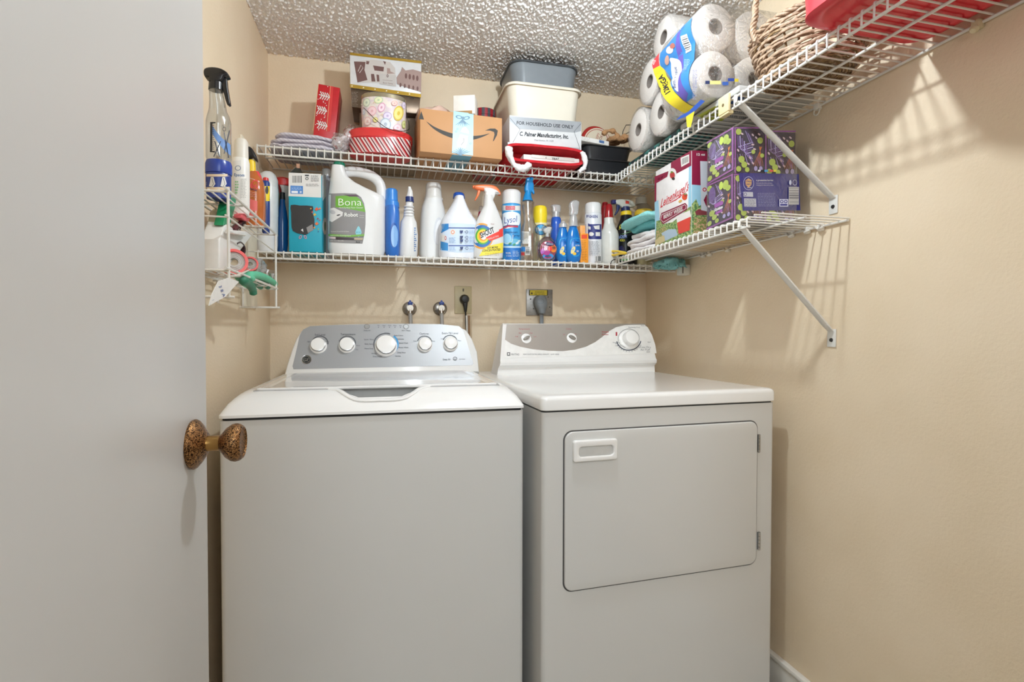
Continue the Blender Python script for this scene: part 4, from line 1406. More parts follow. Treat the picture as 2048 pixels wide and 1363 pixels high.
def d(a):
    a.rect(1040, 463, 1058, 487, P('#e3e2dd', r=.4)); lines(a, 1041, 1057, 465, 484, 9, C('#a5a5a2'), .6, 8)
    a.rect(1040, 494, 1050, 503, C('#2f7fc4')).rect(1040, 505, 1048, 511, C('#cf3f36'))
    barcode(a, 1050, 493, 1059, 510, horiz=True)
    a.text('32 oz', 1072, 480, 3, C('#b2a48a'), 'CENTER', rot=-90)
art(root, on_loft(sc), d, step=2)

# --- yellow polish can
root, sc = solid('polish_can', 'yellow furniture polish can with blue oval logo, behind the hand soap', 'aerosol can', -.165, [(520, 1068, 1093), (517, 1067, 1094), (450, 1067, 1094), (446, 1068, 1093)], C('#e6dcae', .35))
loftpart('cap', root, -.165, [(447, 1068, 1093), (430, 1067, 1094), (416, 1068, 1093), (413, 1070, 1091), (412, 1074, 1088)], C('#f0d52a', .35), plabel='yellow cap')
def d(a):
    a.rect(1066, 436, 1095, 450, C('#ecd43a'))
    a.disc(1082, 459, 13.5, 11, C('#1d3f86'), rot=0).disc(1082, 459, 12, 9.6, C('#3fa0d0'))
    a.text('Pledge', 1072, 463, 8, PAPER, 'LEFT', w=22, shear=.2, bold=.02, rot=-8)
art(root, on_loft(sc), d, step=2)

# --- blue foam pump at the back
root, sc = solid('foam_soap_pump', 'tall blue liquid pump bottle with clear pump top, behind the dish soap', 'pump bottle', -.12, [(515, 1102, 1124), (490, 1101, 1125), (450, 1102, 1123), (437, 1103, 1121), (434, 1105, 1119)], P('#2f62c8', r=.2), p=2.2)
PM = CLEAR('#ececec', .35, .12, milk=.55)
loftpart('pump_collar', root, -.12, [(435, 1104, 1120), (424, 1105, 1119)], PM)
g = G(); pslab(g, [[(1105, 426), (1104, 416), (1102, 413), (1103, 410), (1112, 409), (1120, 412), (1119, 426)]], -.12, .024, .006, PM, 2); g.build('pump_head', root)

# --- round hand soap
yc = -.215
root, sc = solid('hand_soap', 'round clear hand soap bottle with colourful label and pump', 'soap bottle', yc, [(521, 1084, 1104), (517, 1079, 1110), (505, 1076, 1113), (495, 1075, 1114), (485, 1077, 1112), (477, 1083, 1106), (473, 1089, 1100)], CLEAR('#d9cfd6', .35, .06), ratio=.6)
lp = on_loft(sc)
def d(a):
    a.disc(1096, 499, 16, 17.5, C('#d9467a')).disc(1096, 512, 11, 6, C('#3f8fd0')).disc(1107, 497, 6, 7.5, C('#ee8a3a')).disc(1093, 505, 7, 5, C('#b03a8a')).disc(1100, 497, 4.5, 5, C('#e8443a')).disc(1085, 502, 4, 6, C('#b86ac0'), rot=20)
    for i in range(5):
        a.line([(1083 + i * 3, 488 + i), (1086 + i * 3, 494), (1084 + i * 3.4, 502)], 1, C('#f2c6da'))
    a.poly([(1092, 484), (1107, 486), (1107, 491), (1092, 490)], C('#25306a')).text('Softsoap', 1093, 489, 3.4, PAPER, 'LEFT', w=13)
art(root, lp, d, step=2)
loftpart('pump_stem', root, yc, [(474, 1091, 1098), (462, 1092, 1097), (460, 1093, 1096)], WPM, plabel='white pump stem')
g = G(); pslab(g, [[(1090, 466), (1086, 462), (1088, 458), (1097, 453), (1103, 455), (1101, 462), (1098, 468)]], yc, .012, .004, WPM, 2); g.build('pump_head', root)
loftpart('clear_overcap', root, yc, [(470, 1087, 1101), (456, 1083, 1106), (452, 1086, 1103), (450, 1091, 1098)], CLEAR('#ffffff', .3, .05))

# --- two blue dish soaps
for i, (dx, yc, lab, rows, cap) in enumerate((
    (0, -.195, 'blue dish soap bottle with clear flip cap, left of the taller one', [(522, 1118, 1135), (517, 1113, 1140), (500, 1111, 1141), (480, 1112, 1139), (467, 1115, 1136), (458, 1118, 1133), (454, 1119, 1132)], 0),
    (0, -.215, 'blue dish soap spray bottle with clear trigger cap', [(523, 1137, 1157), (518, 1133, 1161), (500, 1131, 1163), (480, 1132, 1161), (467, 1135, 1158), (457, 1138, 1155), (452, 1140, 1153)], 1))):
    root, sc = solid('dish_soap', lab, 'soap bottle', yc, rows, P('#1674c4', r=.12, coat=.4) , ratio=.7, group='blue dish soaps')
    if cap == 0:
        loftpart('cap', root, yc, [(455, 1118, 1134), (448, 1118, 1134), (446, 1121, 1131), (443, 1122, 1130)], CLEAR('#eef0f2', .35, .1, milk=.45))
    else:
        loftpart('spray_neck', root, yc, [(453, 1138, 1155), (438, 1139, 1154), (430, 1141, 1152)], CLEAR('#eef0f2', .35, .1, milk=.45))
        g = G(); pslab(g, [[(1139, 431), (1140, 420), (1138, 410), (1141, 403), (1150, 400), (1158, 404), (1156, 414), (1154, 430)]], yc, .022, .007, CLEAR('#eef0f2', .35, .1, milk=.4), 2); g.build('trigger_head', root)
    o = 0 if i == 0 else 22
    def d(a, o=o):
        a.poly([(1120 + o, 478), (1138 + o, 477), (1140 + o, 500), (1134 + o, 512), (1123 + o, 510), (1118 + o, 494)], C('#1b9ad6'), 3)
        a.disc(1124 + o, 500, 3.5, 8, C('#e6d48a'), rot=25).disc(1127 + o, 507, 3.5, 3, C('#f0c23a'))
        a.text('Dawn' if i else 'Dawn', 1133 + o, 486, 4.4, P('#123a80', r=.4), 'CENTER', w=9, bold=.02); a.text('ULTRA', 1133 + o, 492, 3, PAPER, 'CENTER', w=9, bold=.02)
        a.disc(1133 + o, 502, 2, 2, PAPER, .5)
    art(root, on_loft(sc), d, step=2)

# --- small orange box and sponge
yo = -.225
A_, B_ = hit(1161, 466, y=yo), hit(1177, 466, y=yo)
root = thing('small_orange_box', 'small upright orange box beside the blue dish soap', 'box', ((A_.x + B_.x) / 2, yo + .02, ZLB))
G().box(A_.x, B_.x, yo, yo + .035, ZLB, A_.z, C('#ee9a2c'), .001).build('box_body', root)
art(root, on_plane((0, yo, 0), (0, -1, 0)), lambda a: (a.rect(1163, 469, 1174, 477, C('#e6502e')), lines(a, 1163, 1173, 481, 518, 12, C('#b2701c'), 1, 3)), 'printed_front')
g = G(); q = hit(1163, 452, y=-.17)
g.box(q.x - .014, q.x + .014, -.19, -.14, ZLB + .10, q.z + .0, C('#efaa5e'), .005)
g.box(q.x - .013, q.x + .013, -.188, -.142, ZLB + .002, ZLB + .10, C('#2f6a4a'), .003)
g.build('sponge_packet', label='orange and green sponge packet behind the small orange box', cat='sponge packet')

# --- polish aerosol
yc = -.19
root, sc = solid('silicone_spray_can', 'white and dark blue aerosol can with white cap, left of the red-capped pearly bottle', 'aerosol can', yc, [(526, 1171, 1201), (523, 1170, 1202), (430, 1170, 1202), (428, 1171, 1201)], P('#dcdee2', r=.3))
loftpart('cap', root, yc, [(428, 1170.5, 1201.5), (410, 1171, 1201), (407, 1173, 1199), (406, 1178, 1194)], WP)
def d(a):
    a.text('HI-SHEEN', 1172, 435.5, 5.6, C('#26357a'), 'LEFT', w=23, bold=.03)
    a.rect(1169, 448, 1203, 478, C('#252c74'))
    a.rect(1172, 453, 1181, 459, PAPER).poly([(1187, 452), (1199, 450), (1199, 459), (1190, 458)], PAPER).disc(1182, 468, 5.5, 4, PAPER).rect(1191, 464, 1200, 472, PAPER)
    lines(a, 1173, 1180, 454, 457, 2, INK, .7, 5)
    lines(a, 1174, 1198, 482, 510, 15, C('#8d9098'), .7, 7)
    barcode(a, 1188, 512, 1199, 523)
art(root, on_loft(sc), d, step=2.5)

# --- white bottle with red trigger cap
yc = -.195
root, sc = solid('pearl_spray_bottle', 'pearly white bottle with translucent red cap', 'spray bottle', yc, [(527, 1206, 1233), (523, 1203, 1236), (470, 1203, 1236), (462, 1204, 1234), (456, 1207, 1230), (445, 1209, 1227), (436, 1209, 1226)], P('#d6d5cf', r=.22))
RDC = P('#9c1f24', r=.15)
loftpart('red_cap', root, yc, [(437, 1209, 1226), (425, 1210, 1225), (412, 1212, 1224), (408, 1215, 1222)], RDC, plabel='translucent red cap')
root, sc = solid('spare_bottle', 'dark red bottle mostly hidden behind the pearly white bottle', 'bottle', -.11, [(520, 1198, 1222), (470, 1197, 1223), (430, 1199, 1221), (415, 1203, 1216)], P('#8a1f22', r=.3))
loftpart('cap', root, -.11, [(416, 1203, 1216), (405, 1205, 1215)], RDC)

# --- black bathroom cleaner sprayer
yc = -.17
root, sc = solid('black_cleaner_spray', 'black and green cleaner spray bottle with navy and white trigger head', 'spray bottle', yc, [(520, 1234, 1270), (480, 1232, 1272), (455, 1236, 1269), (440, 1241, 1264), (430, 1243, 1261)], P('#1f2226', r=.25), p=2.4)
loftpart('neck_collar', root, yc, [(431, 1242, 1262), (424, 1242, 1262), (422, 1244, 1260)], C('#f0cd2a', .35), plabel='yellow collar')
loftpart('spray_neck', root, yc, [(423, 1243, 1260), (414, 1242, 1258)], C('#1f2c5a', .35))
g = G(); pslab(g, [[(1230, 400), (1250, 399), (1262, 402), (1270, 412), (1262, 415), (1243, 416), (1238, 411), (1230, 408)]], yc, .022, .005, P('#c9c8be', r=.35), 2)
hd = g.build('trigger_head', root, plabel='off-white trigger head')
g = G(); pslab(g, [[(1223, 400), (1231, 400), (1231, 408), (1223, 408)]], yc, .02, .003, C('#23245e')); g.build('nozzle_tip', hd, plabel='navy nozzle')
g = G(); pslab(g, [[(1233, 409), (1240, 411), (1238, 420), (1231, 430), (1229, 429), (1233, 420)]], yc, .01, .003, C('#1f2c5a'), 2); g.build('trigger', hd, plabel='navy trigger')
art(hd, on_plane((0, yc - .011, 0), (0, -1, 0)), lambda a: a.poly([(1251, 401), (1258, 402), (1258, 407.5), (1251, 407)], C('#e0483a')), 'red_mark')
def d(a):
    a.poly([(1236, 470), (1262, 462), (1264, 520), (1234, 522)], C('#6f9f6a'))
    a.text('BUSTER', 1236, 459, 9, C('#efe34a'), 'LEFT', w=22, bold=.04, shear=.2, rot=-8)
    a.text('SOAP SCUM', 1236, 478, 6, C('#8fa6e0'), 'LEFT', w=18, bold=.03, rot=-8)
    a.text('GREEN', 1237, 484, 4.6, C('#e6e04a'), 'LEFT', w=13, bold=.03, rot=-8)
    a.disc(1242, 499, 8, 7, C('#2a2a55'))
art(root, on_loft(sc), d, step=2)
# --- frosted bottle in the corner
root, sc = solid('frosted_bottle', 'frosted bottle with white screw cap in the back right corner', 'bottle', -.10, [(515, 1272, 1304), (440, 1270, 1306), (415, 1276, 1299), (408, 1276, 1294)], P('#a39b8d', r=.35), p=2.5)
loftpart('cap', root, -.10, [(409, 1272, 1293), (396, 1273, 1292), (394, 1275, 1290)], P('#cfcbc2', r=.4))
root, sc = solid('yellow_lid_tub', 'tub with yellow lid behind the folded aqua towel', 'tub', -.20, [(512, 1275, 1300), (440, 1274, 1302), (430, 1273, 1303)], P('#d8cfa8', r=.4), p=2.2)
loftpart('lid', root, -.20, [(431, 1271, 1304), (424, 1271, 1304), (420, 1274, 1301)], C('#e2bd3a', .35), plabel='yellow lid')

# --- things at the left end of the lower shelf, behind the rack
root, sc = solid('wipes_canister', 'white rounded canister standing behind the wire rack on the lower shelf', 'canister', -.185, [(496, 508, 554), (490, 505, 556), (430, 508, 557), (385, 512, 558), (376, 514, 557)], P('#e3e3e3', r=.3))
loftpart('cap', root, -.185, [(377, 515, 557), (360, 516, 556), (349, 520, 551), (344, 527, 545)], P('#dcdcda', r=.3))
root, sc = solid('blue_cleaner_bottle', 'dark blue liquid bottle left of the teal carton', 'bottle', -.17, [(496, 556, 574), (490, 554, 576), (440, 554, 576), (425, 556, 574), (410, 559, 571), (398, 560, 570)], P('#14508f', r=.15, coat=.3))
loftpart('cap', root, -.17, [(399, 559, 571), (385, 560, 570)], C('#1d1d20', .35))
root, sc = solid('red_lid_jar', 'white jar with red lid at the back left of the lower shelf', 'jar', -.075, [(480, 553, 578), (400, 552, 580), (372, 552, 580)], P('#ddd9d2', r=.3))
loftpart('lid', root, -.075, [(373, 550, 582), (360, 550, 582), (357, 553, 579)], C('#d3302c', .35), plabel='red lid')
root, sc = solid('oil_bottle', 'yellowish bottle with dark red cap beside the red-lidded jar', 'bottle', -.125, [(492, 548, 566), (420, 547, 567), (395, 549, 565), (388, 552, 563)], P('#8f7a35', r=.2))
loftpart('cap', root, -.125, [(389, 551, 564), (378, 552, 563), (370, 553, 560)], C('#8f1f24', .35), plabel='dark red cap')

# ================================================================ upper back shelf: boxes, tins and tubs
Z = ZUB
def img(px0, px1, py, yv):
    return hit(px0, py, y=yv), hit(px1, py, y=yv)
LINEN = MIX('striped_linen', '#cdc8d0', '#b3adba', kind='wave', scale=38, r=.85, lo=.80, hi=.95, rot=(0, .9, .1), bump=.0006)
# folded linen
q0, q1 = img(543, 678, 296, -.16)
g = G()
cx, rx = (q0.x + q1.x) / 2, (q1.x - q0.x) / 2
for i, (zz, k) in enumerate(((.010, 1.0), (.026, .97), (.041, .88))):
    g.blob((cx + (i - 1) * .004, -.135, Z + zz), (rx * k, .098, .0095), LINEN, p=(5, 3.2), amp=.0060, fq=20, seed=i * 3, flatten=Z + .0005)
g.build('folded_linen', label='folded pale striped linen at the left end of the upper shelf', cat='linen', sharp=60)
# red tree-print box, leaning a little
A, B, Cc, D = hit(637, 166, y=-.150), hit(668, 172, y=-.150), hit(660, 263, y=-.150), hit(625, 262, y=-.150)
RB = P('#c3242c', r=.35); RB2 = P('#d63a3a', r=.35)
zb2 = Z + .053
dp = .20
lean = .012
g = G()
bot_l, bot_r, top_l, top_r = D.x, D.x + .070, A.x, A.x + .070
yb0, yb1 = -.150, -.045
zt2 = A.z - .002
g.hexa([(bot_l, yb0, zb2), (bot_r, yb0, zb2), (bot_r, yb1, zb2), (bot_l, yb1, zb2), (top_l, yb0, zt2), (top_r, yb0, zt2 - .006), (top_r, yb1, zt2 - .006), (top_l, yb1, zt2)], RB, .0015)
root = thing('red_gift_box', 'upright red box with white fir trees, standing on the folded linen', 'gift box', ((bot_l + bot_r) / 2, -.10, zb2))
g.build('box_body', root)
def d(a):
    a.poly([(660.5, 172), (667, 173), (660, 263), (654, 262)], RB2)
    a.line([(661, 172), (653, 262)], .8, C('#e8b98a')); a.line([(637, 168), (626, 261)], .7, C('#e8b98a'))
    for cx_, cy_ in ((650, 191), (644, 219), (645, 249)):
        a.line([(cx_ - 12 if cx_ != 644 else cx_ - 9, cy_ - 2), (cx_ + 10, cy_ + 4)], 1.8, PAPER)
        for k in range(4):
            x = cx_ - 5 + k * 4.6
            a.line([(x - 4.5, cy_ - 8 + k), (x, cy_ + k * 1.0 - .5), (x - 5.5, cy_ + 7 + k)], 2.0, PAPER)
    rs = random.Random(3)
    for i in range(26):
        t = rs.random(); v = 172 + 88 * t
        u = 637 - 11 * t + rs.uniform(2, 22)
        a.disc(u, v, 1.0, 1.0, PAPER, n=6)
art(root, on_plane((0, yb0 - .0004, 0), (0, -1, 0)), d, 'printed_front')

# brown carton at the back (supports the tin trunk)
KR_ = P('#b98d5f', r=.7, var=.05, scale=25)
q0, q1 = img(700, 836, 225, -.165)
zk = hit(760, 214, y=-.165).z - .01
GB = P('#8b7a66', r=.6, var=.06)
g = G(); g.box(q0.x + .030, q1.x - .004, -.125, -.015, Z, zk, GB, .002)
g.build('brown_carton', label='plain brown carton behind the egg-print bucket, under the tin trunk', cat='carton')
# tin trunk: lower brown body and upper printed band, tipped slightly to the right
TY = -.165
root = thing('tin_trunk', 'rectangular tin trunk with sepia ruin pictures and gold edges, near the ceiling', 'tin', ((q0.x + q1.x) / 2, -.12, zk))
TIN = P('#6b5a4a', r=.35, metal=.5); GOLD = P('#c9a545', r=.3, metal=.7); CRM = P('#d9dadb', r=.3)
a0 = hit(699, 103, y=TY); a1 = hit(843, 121, y=TY); b0 = hit(700, 174, y=TY); b1 = hit(842, 194, y=TY); c0 = hit(704, 221, y=TY); c1 = hit(838, 236, y=TY)
zc0 = zk + .001
g = G(); g.hexa([(c0.x, TY + .004, zc0), (c1.x, TY + .004, zc0 - .0), (c1.x, TY + .14, zc0), (c0.x, TY + .14, zc0), (b0.x + .002, TY + .004, b0.z), (b1.x - .002, TY + .004, b1.z), (b1.x - .002, TY + .14, b1.z), (b0.x + .002, TY + .14, b0.z)], TIN, .003)
tb_ = g.build('trunk_body', root, plabel='dark brown lower body')
g = G(); g.hexa([(b0.x, TY, b0.z), (b1.x, TY, b1.z), (b1.x, TY + .145, b1.z), (b0.x, TY + .145, b0.z), (a0.x, TY, a0.z - .003), (a1.x, TY, a1.z - .003), (a1.x, TY + .145, a1.z - .003), (a0.x, TY + .145, a0.z - .003)], CRM, .004)
ld = g.build('trunk_lid', root)
def d(a):
    a.poly([(700, 105), (843, 122), (843, 127), (700, 110)], GOLD); a.poly([(700, 168), (842, 188), (842, 195), (700, 175)], GOLD)
    for i in range(6):
        a.disc(704 + i * 23, 172 + i * 3.2, 1.5, 1.2, C('#efe6c8'))
    SEP, SEP2, LTS = C('#6f4f4a'), C('#a58d86'), C('#c9c2bd')
    a.poly([(708, 123), (745, 119), (780, 124), (790, 136), (792, 165), (715, 165)], LTS)
    a.poly([(708, 123), (731, 124), (729, 140), (735, 160), (715, 165)], SEP); a.line([(716, 143), (722, 130), (726, 136), (719, 146)], 1.2, LTS)
    a.poly([(746, 131), (768, 134), (767, 143), (749, 141)], SEP); a.poly([(733, 122), (739, 123), (737, 129), (732, 128)], SEP); a.poly([(766, 122), (772, 124), (770, 130)], SEP)
    a.poly([(742, 148), (748, 148), (751, 163), (743, 163)], SEP); a.poly([(753, 149), (758, 150), (759, 163), (754, 163)], SEP)
    a.poly([(774, 136), (780, 137), (781, 143), (790, 147), (774, 148)], SEP2)
    a.poly([(802, 142), (804, 134), (811, 141), (826, 139), (843, 144), (842, 184), (822, 178), (794, 168), (793, 155)], SEP2)
    for i in range(4):
        a.disc(812 + i * 7.5, 152 + i * 1.6, 2.4, 5.5, SEP); 
    for i in range(5):
        a.disc(801 + i * 8.5, 170 + i * 1.8, 2.0, 4.2, SEP)
    a.poly([(759, 147), (792, 151), (792, 173), (759, 168)], C('#c2bdb9')); a.disc(775, 152, 2, 3, SEP, .5)
    a.text('Buon Gusto', 776, 168, 3, SEP, 'CENTER', rot=6); a.line([(765, 160), (785, 162)], .5, SEP)
art(ld, on_plane((0, TY - .0006, 0), (0, -1, 0)), d, 'printed_band')
art(tb_, on_plane((0, TY + .0034, 0), (0, -1, 0)), lambda a: (lines(a, 703, 716, 184, 212, 10, C('#a3968a'), .8, 3), a.disc(824, 197, 4, 1.8, C('#2b241d'), .7)), 'small_print')

# red-and-white striped round tin
yc = -.195
root = None
RS = MIX('candy_stripes', '#c62733', '#e9d9d6', kind='wave', scale=9.5, r=.28, lo=.46, hi=.5, rot=(0, .78, 0), c3='#c62733')
rows = [(316, 700, 820), (306, 698, 822), (282, 697, 824)]
root, sc = solid('striped_round_tin', 'large round tin with red and white diagonal stripes and red lid, under the bucket', 'tin', yc, rows, C('#c62733', .28), ratio=.60, z=Z, part='tin_body')
def d(a):
    WHT, BKS = C('#e6cfcb', .28), C('#4a3a48', .3)
    for i in range(-1, 12):
        x = 678 + i * 14.5
        for off, wd, mt in ((0, 3.6, WHT), (4.6, 1.3, BKS), (6.4, 2.4, WHT), (9.4, .9, WHT)):
            a.poly([(x + off, 275), (x + off + wd, 275), (x + off + wd + 30, 322), (x + off + 30, 322)], mt)
def clip(fn, lo, hi):
    return lambda px, py, h: fn(min(max(px, lo), hi), py, h)
art(root, clip(on_loft(sc), 698.5, 821.5), d, 'stripes', step=3)
loftpart('lid', root, yc, [(286, 696, 825), (272, 696, 825), (269, 699, 822)], C('#d43a3a', .25), ratio=.60, plabel='red lid')
ztin = secs([(268.5, 699, 822)], yc)[0][0]
# egg-print bucket with wire handle
yc = -.208
EGG = MIX('egg_print_ground', '#e6dcd2', '#d9c9cf', scale=60, r=.35)
root, sc = solid('egg_print_bucket', 'pale tin bucket printed with painted eggs, silver lid and wire handle', 'bucket', yc, [(268, 725, 811), (258, 724, 812), (220, 722, 812), (204, 723, 812)], EGG, ratio=.60, z=ztin + .0005, part='bucket_body')
def d(a):
    for u, v, r1, r2, c_, c2, rt in ((733, 205, 7, 9, '#b8c4ae', '#dfe6d0', 15), (757, 200, 9, 7, '#bcd2a8', '#e8e6c0', -10), (744, 222, 9, 10, '#e3b3b8', '#efcfd2', 30), (763, 215, 7, 10, '#d9a0b8', '#efd6e0', 20), (775, 232, 9, 8, '#b9a6c9', '#ddd2e6', 0), (797, 227, 10, 15, '#dcc04a', '#efe08a', 8), (771, 249, 11, 13, '#b3c0cf', '#dbe3ea', -8), (789, 207, 6, 5, '#e8a8a0', '#f2cfc8', 0), (735, 243, 7, 9, '#e0b8b4', '#f0dcd8', 10), (751, 240, 5, 5, '#c9b95a', '#e9e0a0', 0), (795, 256, 8, 7, '#e2b9c6', '#f2dce4', 0), (808, 212, 4, 7, '#c9b8d6', '#e6dcec', 0), (808, 250, 4, 8, '#b9bd6a', '#d9dca0', 0), (727, 225, 3, 6, '#c8cfe0', '#e4e8f0', 0)):
        a.disc(u, v, r1, r2, C(c_), rot=rt).disc(u, v, r1 * .8, r2 * .8, C(c2), .35, rot=rt).disc(u, v, r1 * .22, r2 * .22, C(c_), rot=rt)
    for i, (u, v) in enumerate(((749, 208), (781, 244), (730, 258), (764, 232), (802, 207))):
        a.line([(u - 3, v), (u, v - 3), (u + 3, v)], .9, C('#c9a06a'))
art(root, clip(on_loft(sc), 725, 811), d, 'printed_wrap', step=3)
SLV = P('#b3a98f', r=.25, metal=.7)
loftpart('lid', root, yc, [(205, 722, 813), (198, 722, 813), (195, 726, 809), (192, 738, 798)], SLV, ratio=.60, plabel='silver rimmed lid')
g = G()
e1, e2 = hit(725, 211, y=yc - .004), hit(811, 211, y=yc - .004)
pts = [(e1.x - .002, yc, e1.z)] + [tuple(hit(a, b, y=-.268)) for a, b in ((736, 224), (752, 240), (774, 256), (795, 262), (812, 261), (819, 255))] + [(e2.x + .004, yc, e2.z - .03), (e2.x + .002, yc, e2.z)]
g.tube([v for v in crom(pts, 4, False)], .0011, P('#2f2d2b', r=.3, metal=.7), 6)
g.lathe([(.005, 0), (.004, .003), (0, .004)], (e1.x, yc - .012, e1.z), CHROME, 12, (-.6, -1, 0))
g.build('wire_handle', root, plabel='thin dark wire bail')

# clear bag with speckled contents
SPK = MIX('speckled_contents', '#d9cfd2', '#a8575c', scale=90, r=.6, lo=.62, hi=.66, bump=.001)
c = hit(690, 262, y=-.205)
MBG = Matrix.Translation((c.x, -.200, Z + .050)) @ Matrix.Rotation(math.radians(28), 4, 'Y')
def bagblob(g, k, mat, amp, seed):
    h = G(); h.blob((0, 0, 0), (.020 * k, .024 * k, .050 * k), mat, p=(2.3, 2.4), n=60, m=44, amp=amp, fq=38, seed=seed)
    h.blob((-.008, 0, -.026), (.030 * k, .028 * k, .026 * k), mat, p=(2.3, 2.4), n=60, m=40, amp=amp, fq=38, seed=seed + 3)
    vs = [MBG @ v for v in h.v]
    for v in vs:
        v.z = max(v.z, Z + .0005)
    g.add(vs, h.f, mat)
g = G(); bagblob(g, .88, SPK, .010, 2)
root = g.build('speckled_bag', label='crumpled clear bag with pink-speckled contents between the linen and striped tin', cat='bag', sharp=60)
g = G(); bagblob(g, 1.08, CLEAR('#ffffff', .3, .12, wrinkle=.004), .016, 9)
g.build('clear_film', root, plabel='shiny clear plastic film')

# smile-logo cardboard box, hanging over the shelf front
AB = P('#c49263', r=.62, var=.03, scale=14)
AY = -.300
a0, a1 = hit(840, 217, y=AY), hit(1006, 234, y=AY)
ax0, ax1, azt = a0.x, a1.x, hit(923, 224.5, y=AY).z
azb = Z + .001
rot = math.radians(2.5)
MA = Matrix.Translation((ax0, AY, 0)) @ Matrix.Rotation(rot, 4, 'Z')
wA = ax1 - ax0
Na = Vector((math.sin(rot), -math.cos(rot), 0))
root = thing('cardboard_box', 'brown cardboard shipping box with black curved arrow and pale blue tape', 'cardboard box', ((ax0 + ax1) / 2, AY + .12, azb))
g = G(MA); g.box(0, wA, 0, .188, azb, azt, AB, .0015); g.build('box_body', root)
BKI = P('#38342f', r=.6)
def d(a):
    a.poly([(842.5, 222), (837.5 + 0, 238), (848, 239)], BKI)
    pts = [(853, 243), (866, 254), (882, 263), (900, 270), (920, 275), (935, 276), (950, 275), (964, 272), (979, 267)]
    up, dn = [], []
    for i, p in enumerate(crom([(x, y, 0) for x, y in pts], 4, False)):
        t = i / 32
        wd = 1.2 + 5.6 * math.sin(pi * min(1, t * 1.15 + .02)) ** .7 if t < .86 else 3.5
        up.append((p.x, p.y - wd / 2)); dn.append((p.x, p.y + wd / 2))
    a.line([(p.x, p.y) for p in crom([(x, y, 0) for x, y in pts], 4, False)], 9.5, BKI, taper=True)
    a.poly([(970, 261), (980, 257), (990, 257), (995.5, 261), (994, 270), (988, 281), (985.5, 283), (987, 277), (989, 269), (988, 264), (980, 261)], BKI)
art(root, on_plane((ax0, AY, 0), Na), d, 'printed_arrow', plabel='black curved arrow and triangle mark')
TP = C('#8fc3d6', .35); TPD = C('#3f6f8c', .4)
def d(a):
    a.poly([(907, 222), (947, 227), (946, 311), (904, 306)], TP)
    a.disc(918, 234, 7, 3.6, TPD, .55, rot=12).disc(933, 236, 7, 3.6, TPD, .55, rot=-12).disc(926, 236, 3, 3, TPD)
    for i in range(7):
        t = (i - 3) / 3
        a.line([(925, 238), (925 + t * 6, 245), (925 + t * 14, 253 - abs(t) * 3)], 1.8, TPD, taper=True)
    a.line([(925, 240), (931, 250), (931, 259)], .8, TPD)
    a.poly([(921, 264), (924, 256), (931, 253), (938, 262), (938, 268)], C('#d6e6ec'))
    a.poly([(920, 268), (936, 272), (935, 284), (931, 297), (914, 293), (914, 284)], C('#e8edf0')); a.line([(927, 276), (928, 283), (922, 290)], .8, BKI)
    for i in range(9):
        t = (i - 4) / 4
        a.line([(921, 311), (921 + t * 8, 306 - (1 - abs(t)) * 8), (921 + t * 19, 303 - (1 - abs(t)) * 9)], 1.8, TPD, taper=True)
    for u, v in ((912, 263), (941, 287), (915, 258), (933, 303)):
        a.line([(u - 2, v), (u, v - 2), (u + 2, v), (u, v + 2), (u - 2, v)], .5, TPD)
art(root, on_plane((ax0, AY - .0004, 0), Na), d, 'printed_tape', plabel='pale blue tape printed with a bow and tag')
tm = hit(925, 300, y=AY)
g = G(MA); g.box(tm.x - ax0 - .034, tm.x - ax0 + .034, -.0008, .18, azb - .0007, azb, C('#5f9fb8', .4)); g.build('tape_underside', root)
# crumpled pink bag behind the box
c = hit(868, 215, y=-.15)
g = G(); g.blob((c.x, -.0, 0), (0.001, .001, .001), AB) if False else None
PB = P('#d8b9a8', r=.4, bump=.003, scale=30)
g = G(); g.blob((ax0 + .055, -.185, azt + .018), (.062, .05, .032), PB, amp=.012, fq=22, seed=3, flatten=azt + .0012)
g.build('pinkish_bag', label='crumpled pinkish plastic bag on top of the cardboard box', cat='bag', sharp=60)
# small white carton on the box
zq = azt + .0012
c0 = hit(930, 215, y=-.27)
MW = Matrix.Translation((c0.x, -.262, zq)) @ Matrix.Rotation(math.radians(-20), 4, 'Z') @ Matrix.Rotation(math.radians(0), 4, 'Y')
root = thing('small_white_carton', 'small blank white carton on top of the cardboard box', 'carton', (c0.x, -.262, zq))
zt3 = hit(934, 190, y=-.29).z - zq
g = G(MW); g.box(-.034, .040, -.026, .03, 0, zt3, P('#e9e5de', r=.45), .0012); g.build('box_body', root)
g = G(MW); g.box(-.0345, -.0335, -.024, .028, .003, zt3 - .004, P('#b58f5f', r=.6)); g.box(-.033, .031, -.0268, -.0255, .0, .010, P('#a9804e', r=.6)); g.build('kraft_flap', root, plabel='brown kraft flaps')
# plaid tin behind
PLAID = MIX('plaid_red', '#9c1f2c', '#4a4f55', kind='wave', scale=14, r=.3, lo=.45, hi=.6)
c1_ = hit(980, 228, y=-.11)
xt = c1_.x - .014
zt_ = hit(978, 214, y=-.11).z
root = thing('plaid_tin', 'round red and grey plaid tin behind the cardboard box', 'tin', (xt, -.10, Z))
g = G(); g.lathe([(.045, 0), (.045, zt_ - Z - .022)], (xt, -.06, Z), PLAID, 36); g.build('tin_body', root)
g = G(); g.lathe([(.047, zt_ - Z - .024), (.047, zt_ - Z - .002), (.045, zt_ - Z)], (xt, -.06, Z), PLAID, 36); g.build('lid', root)

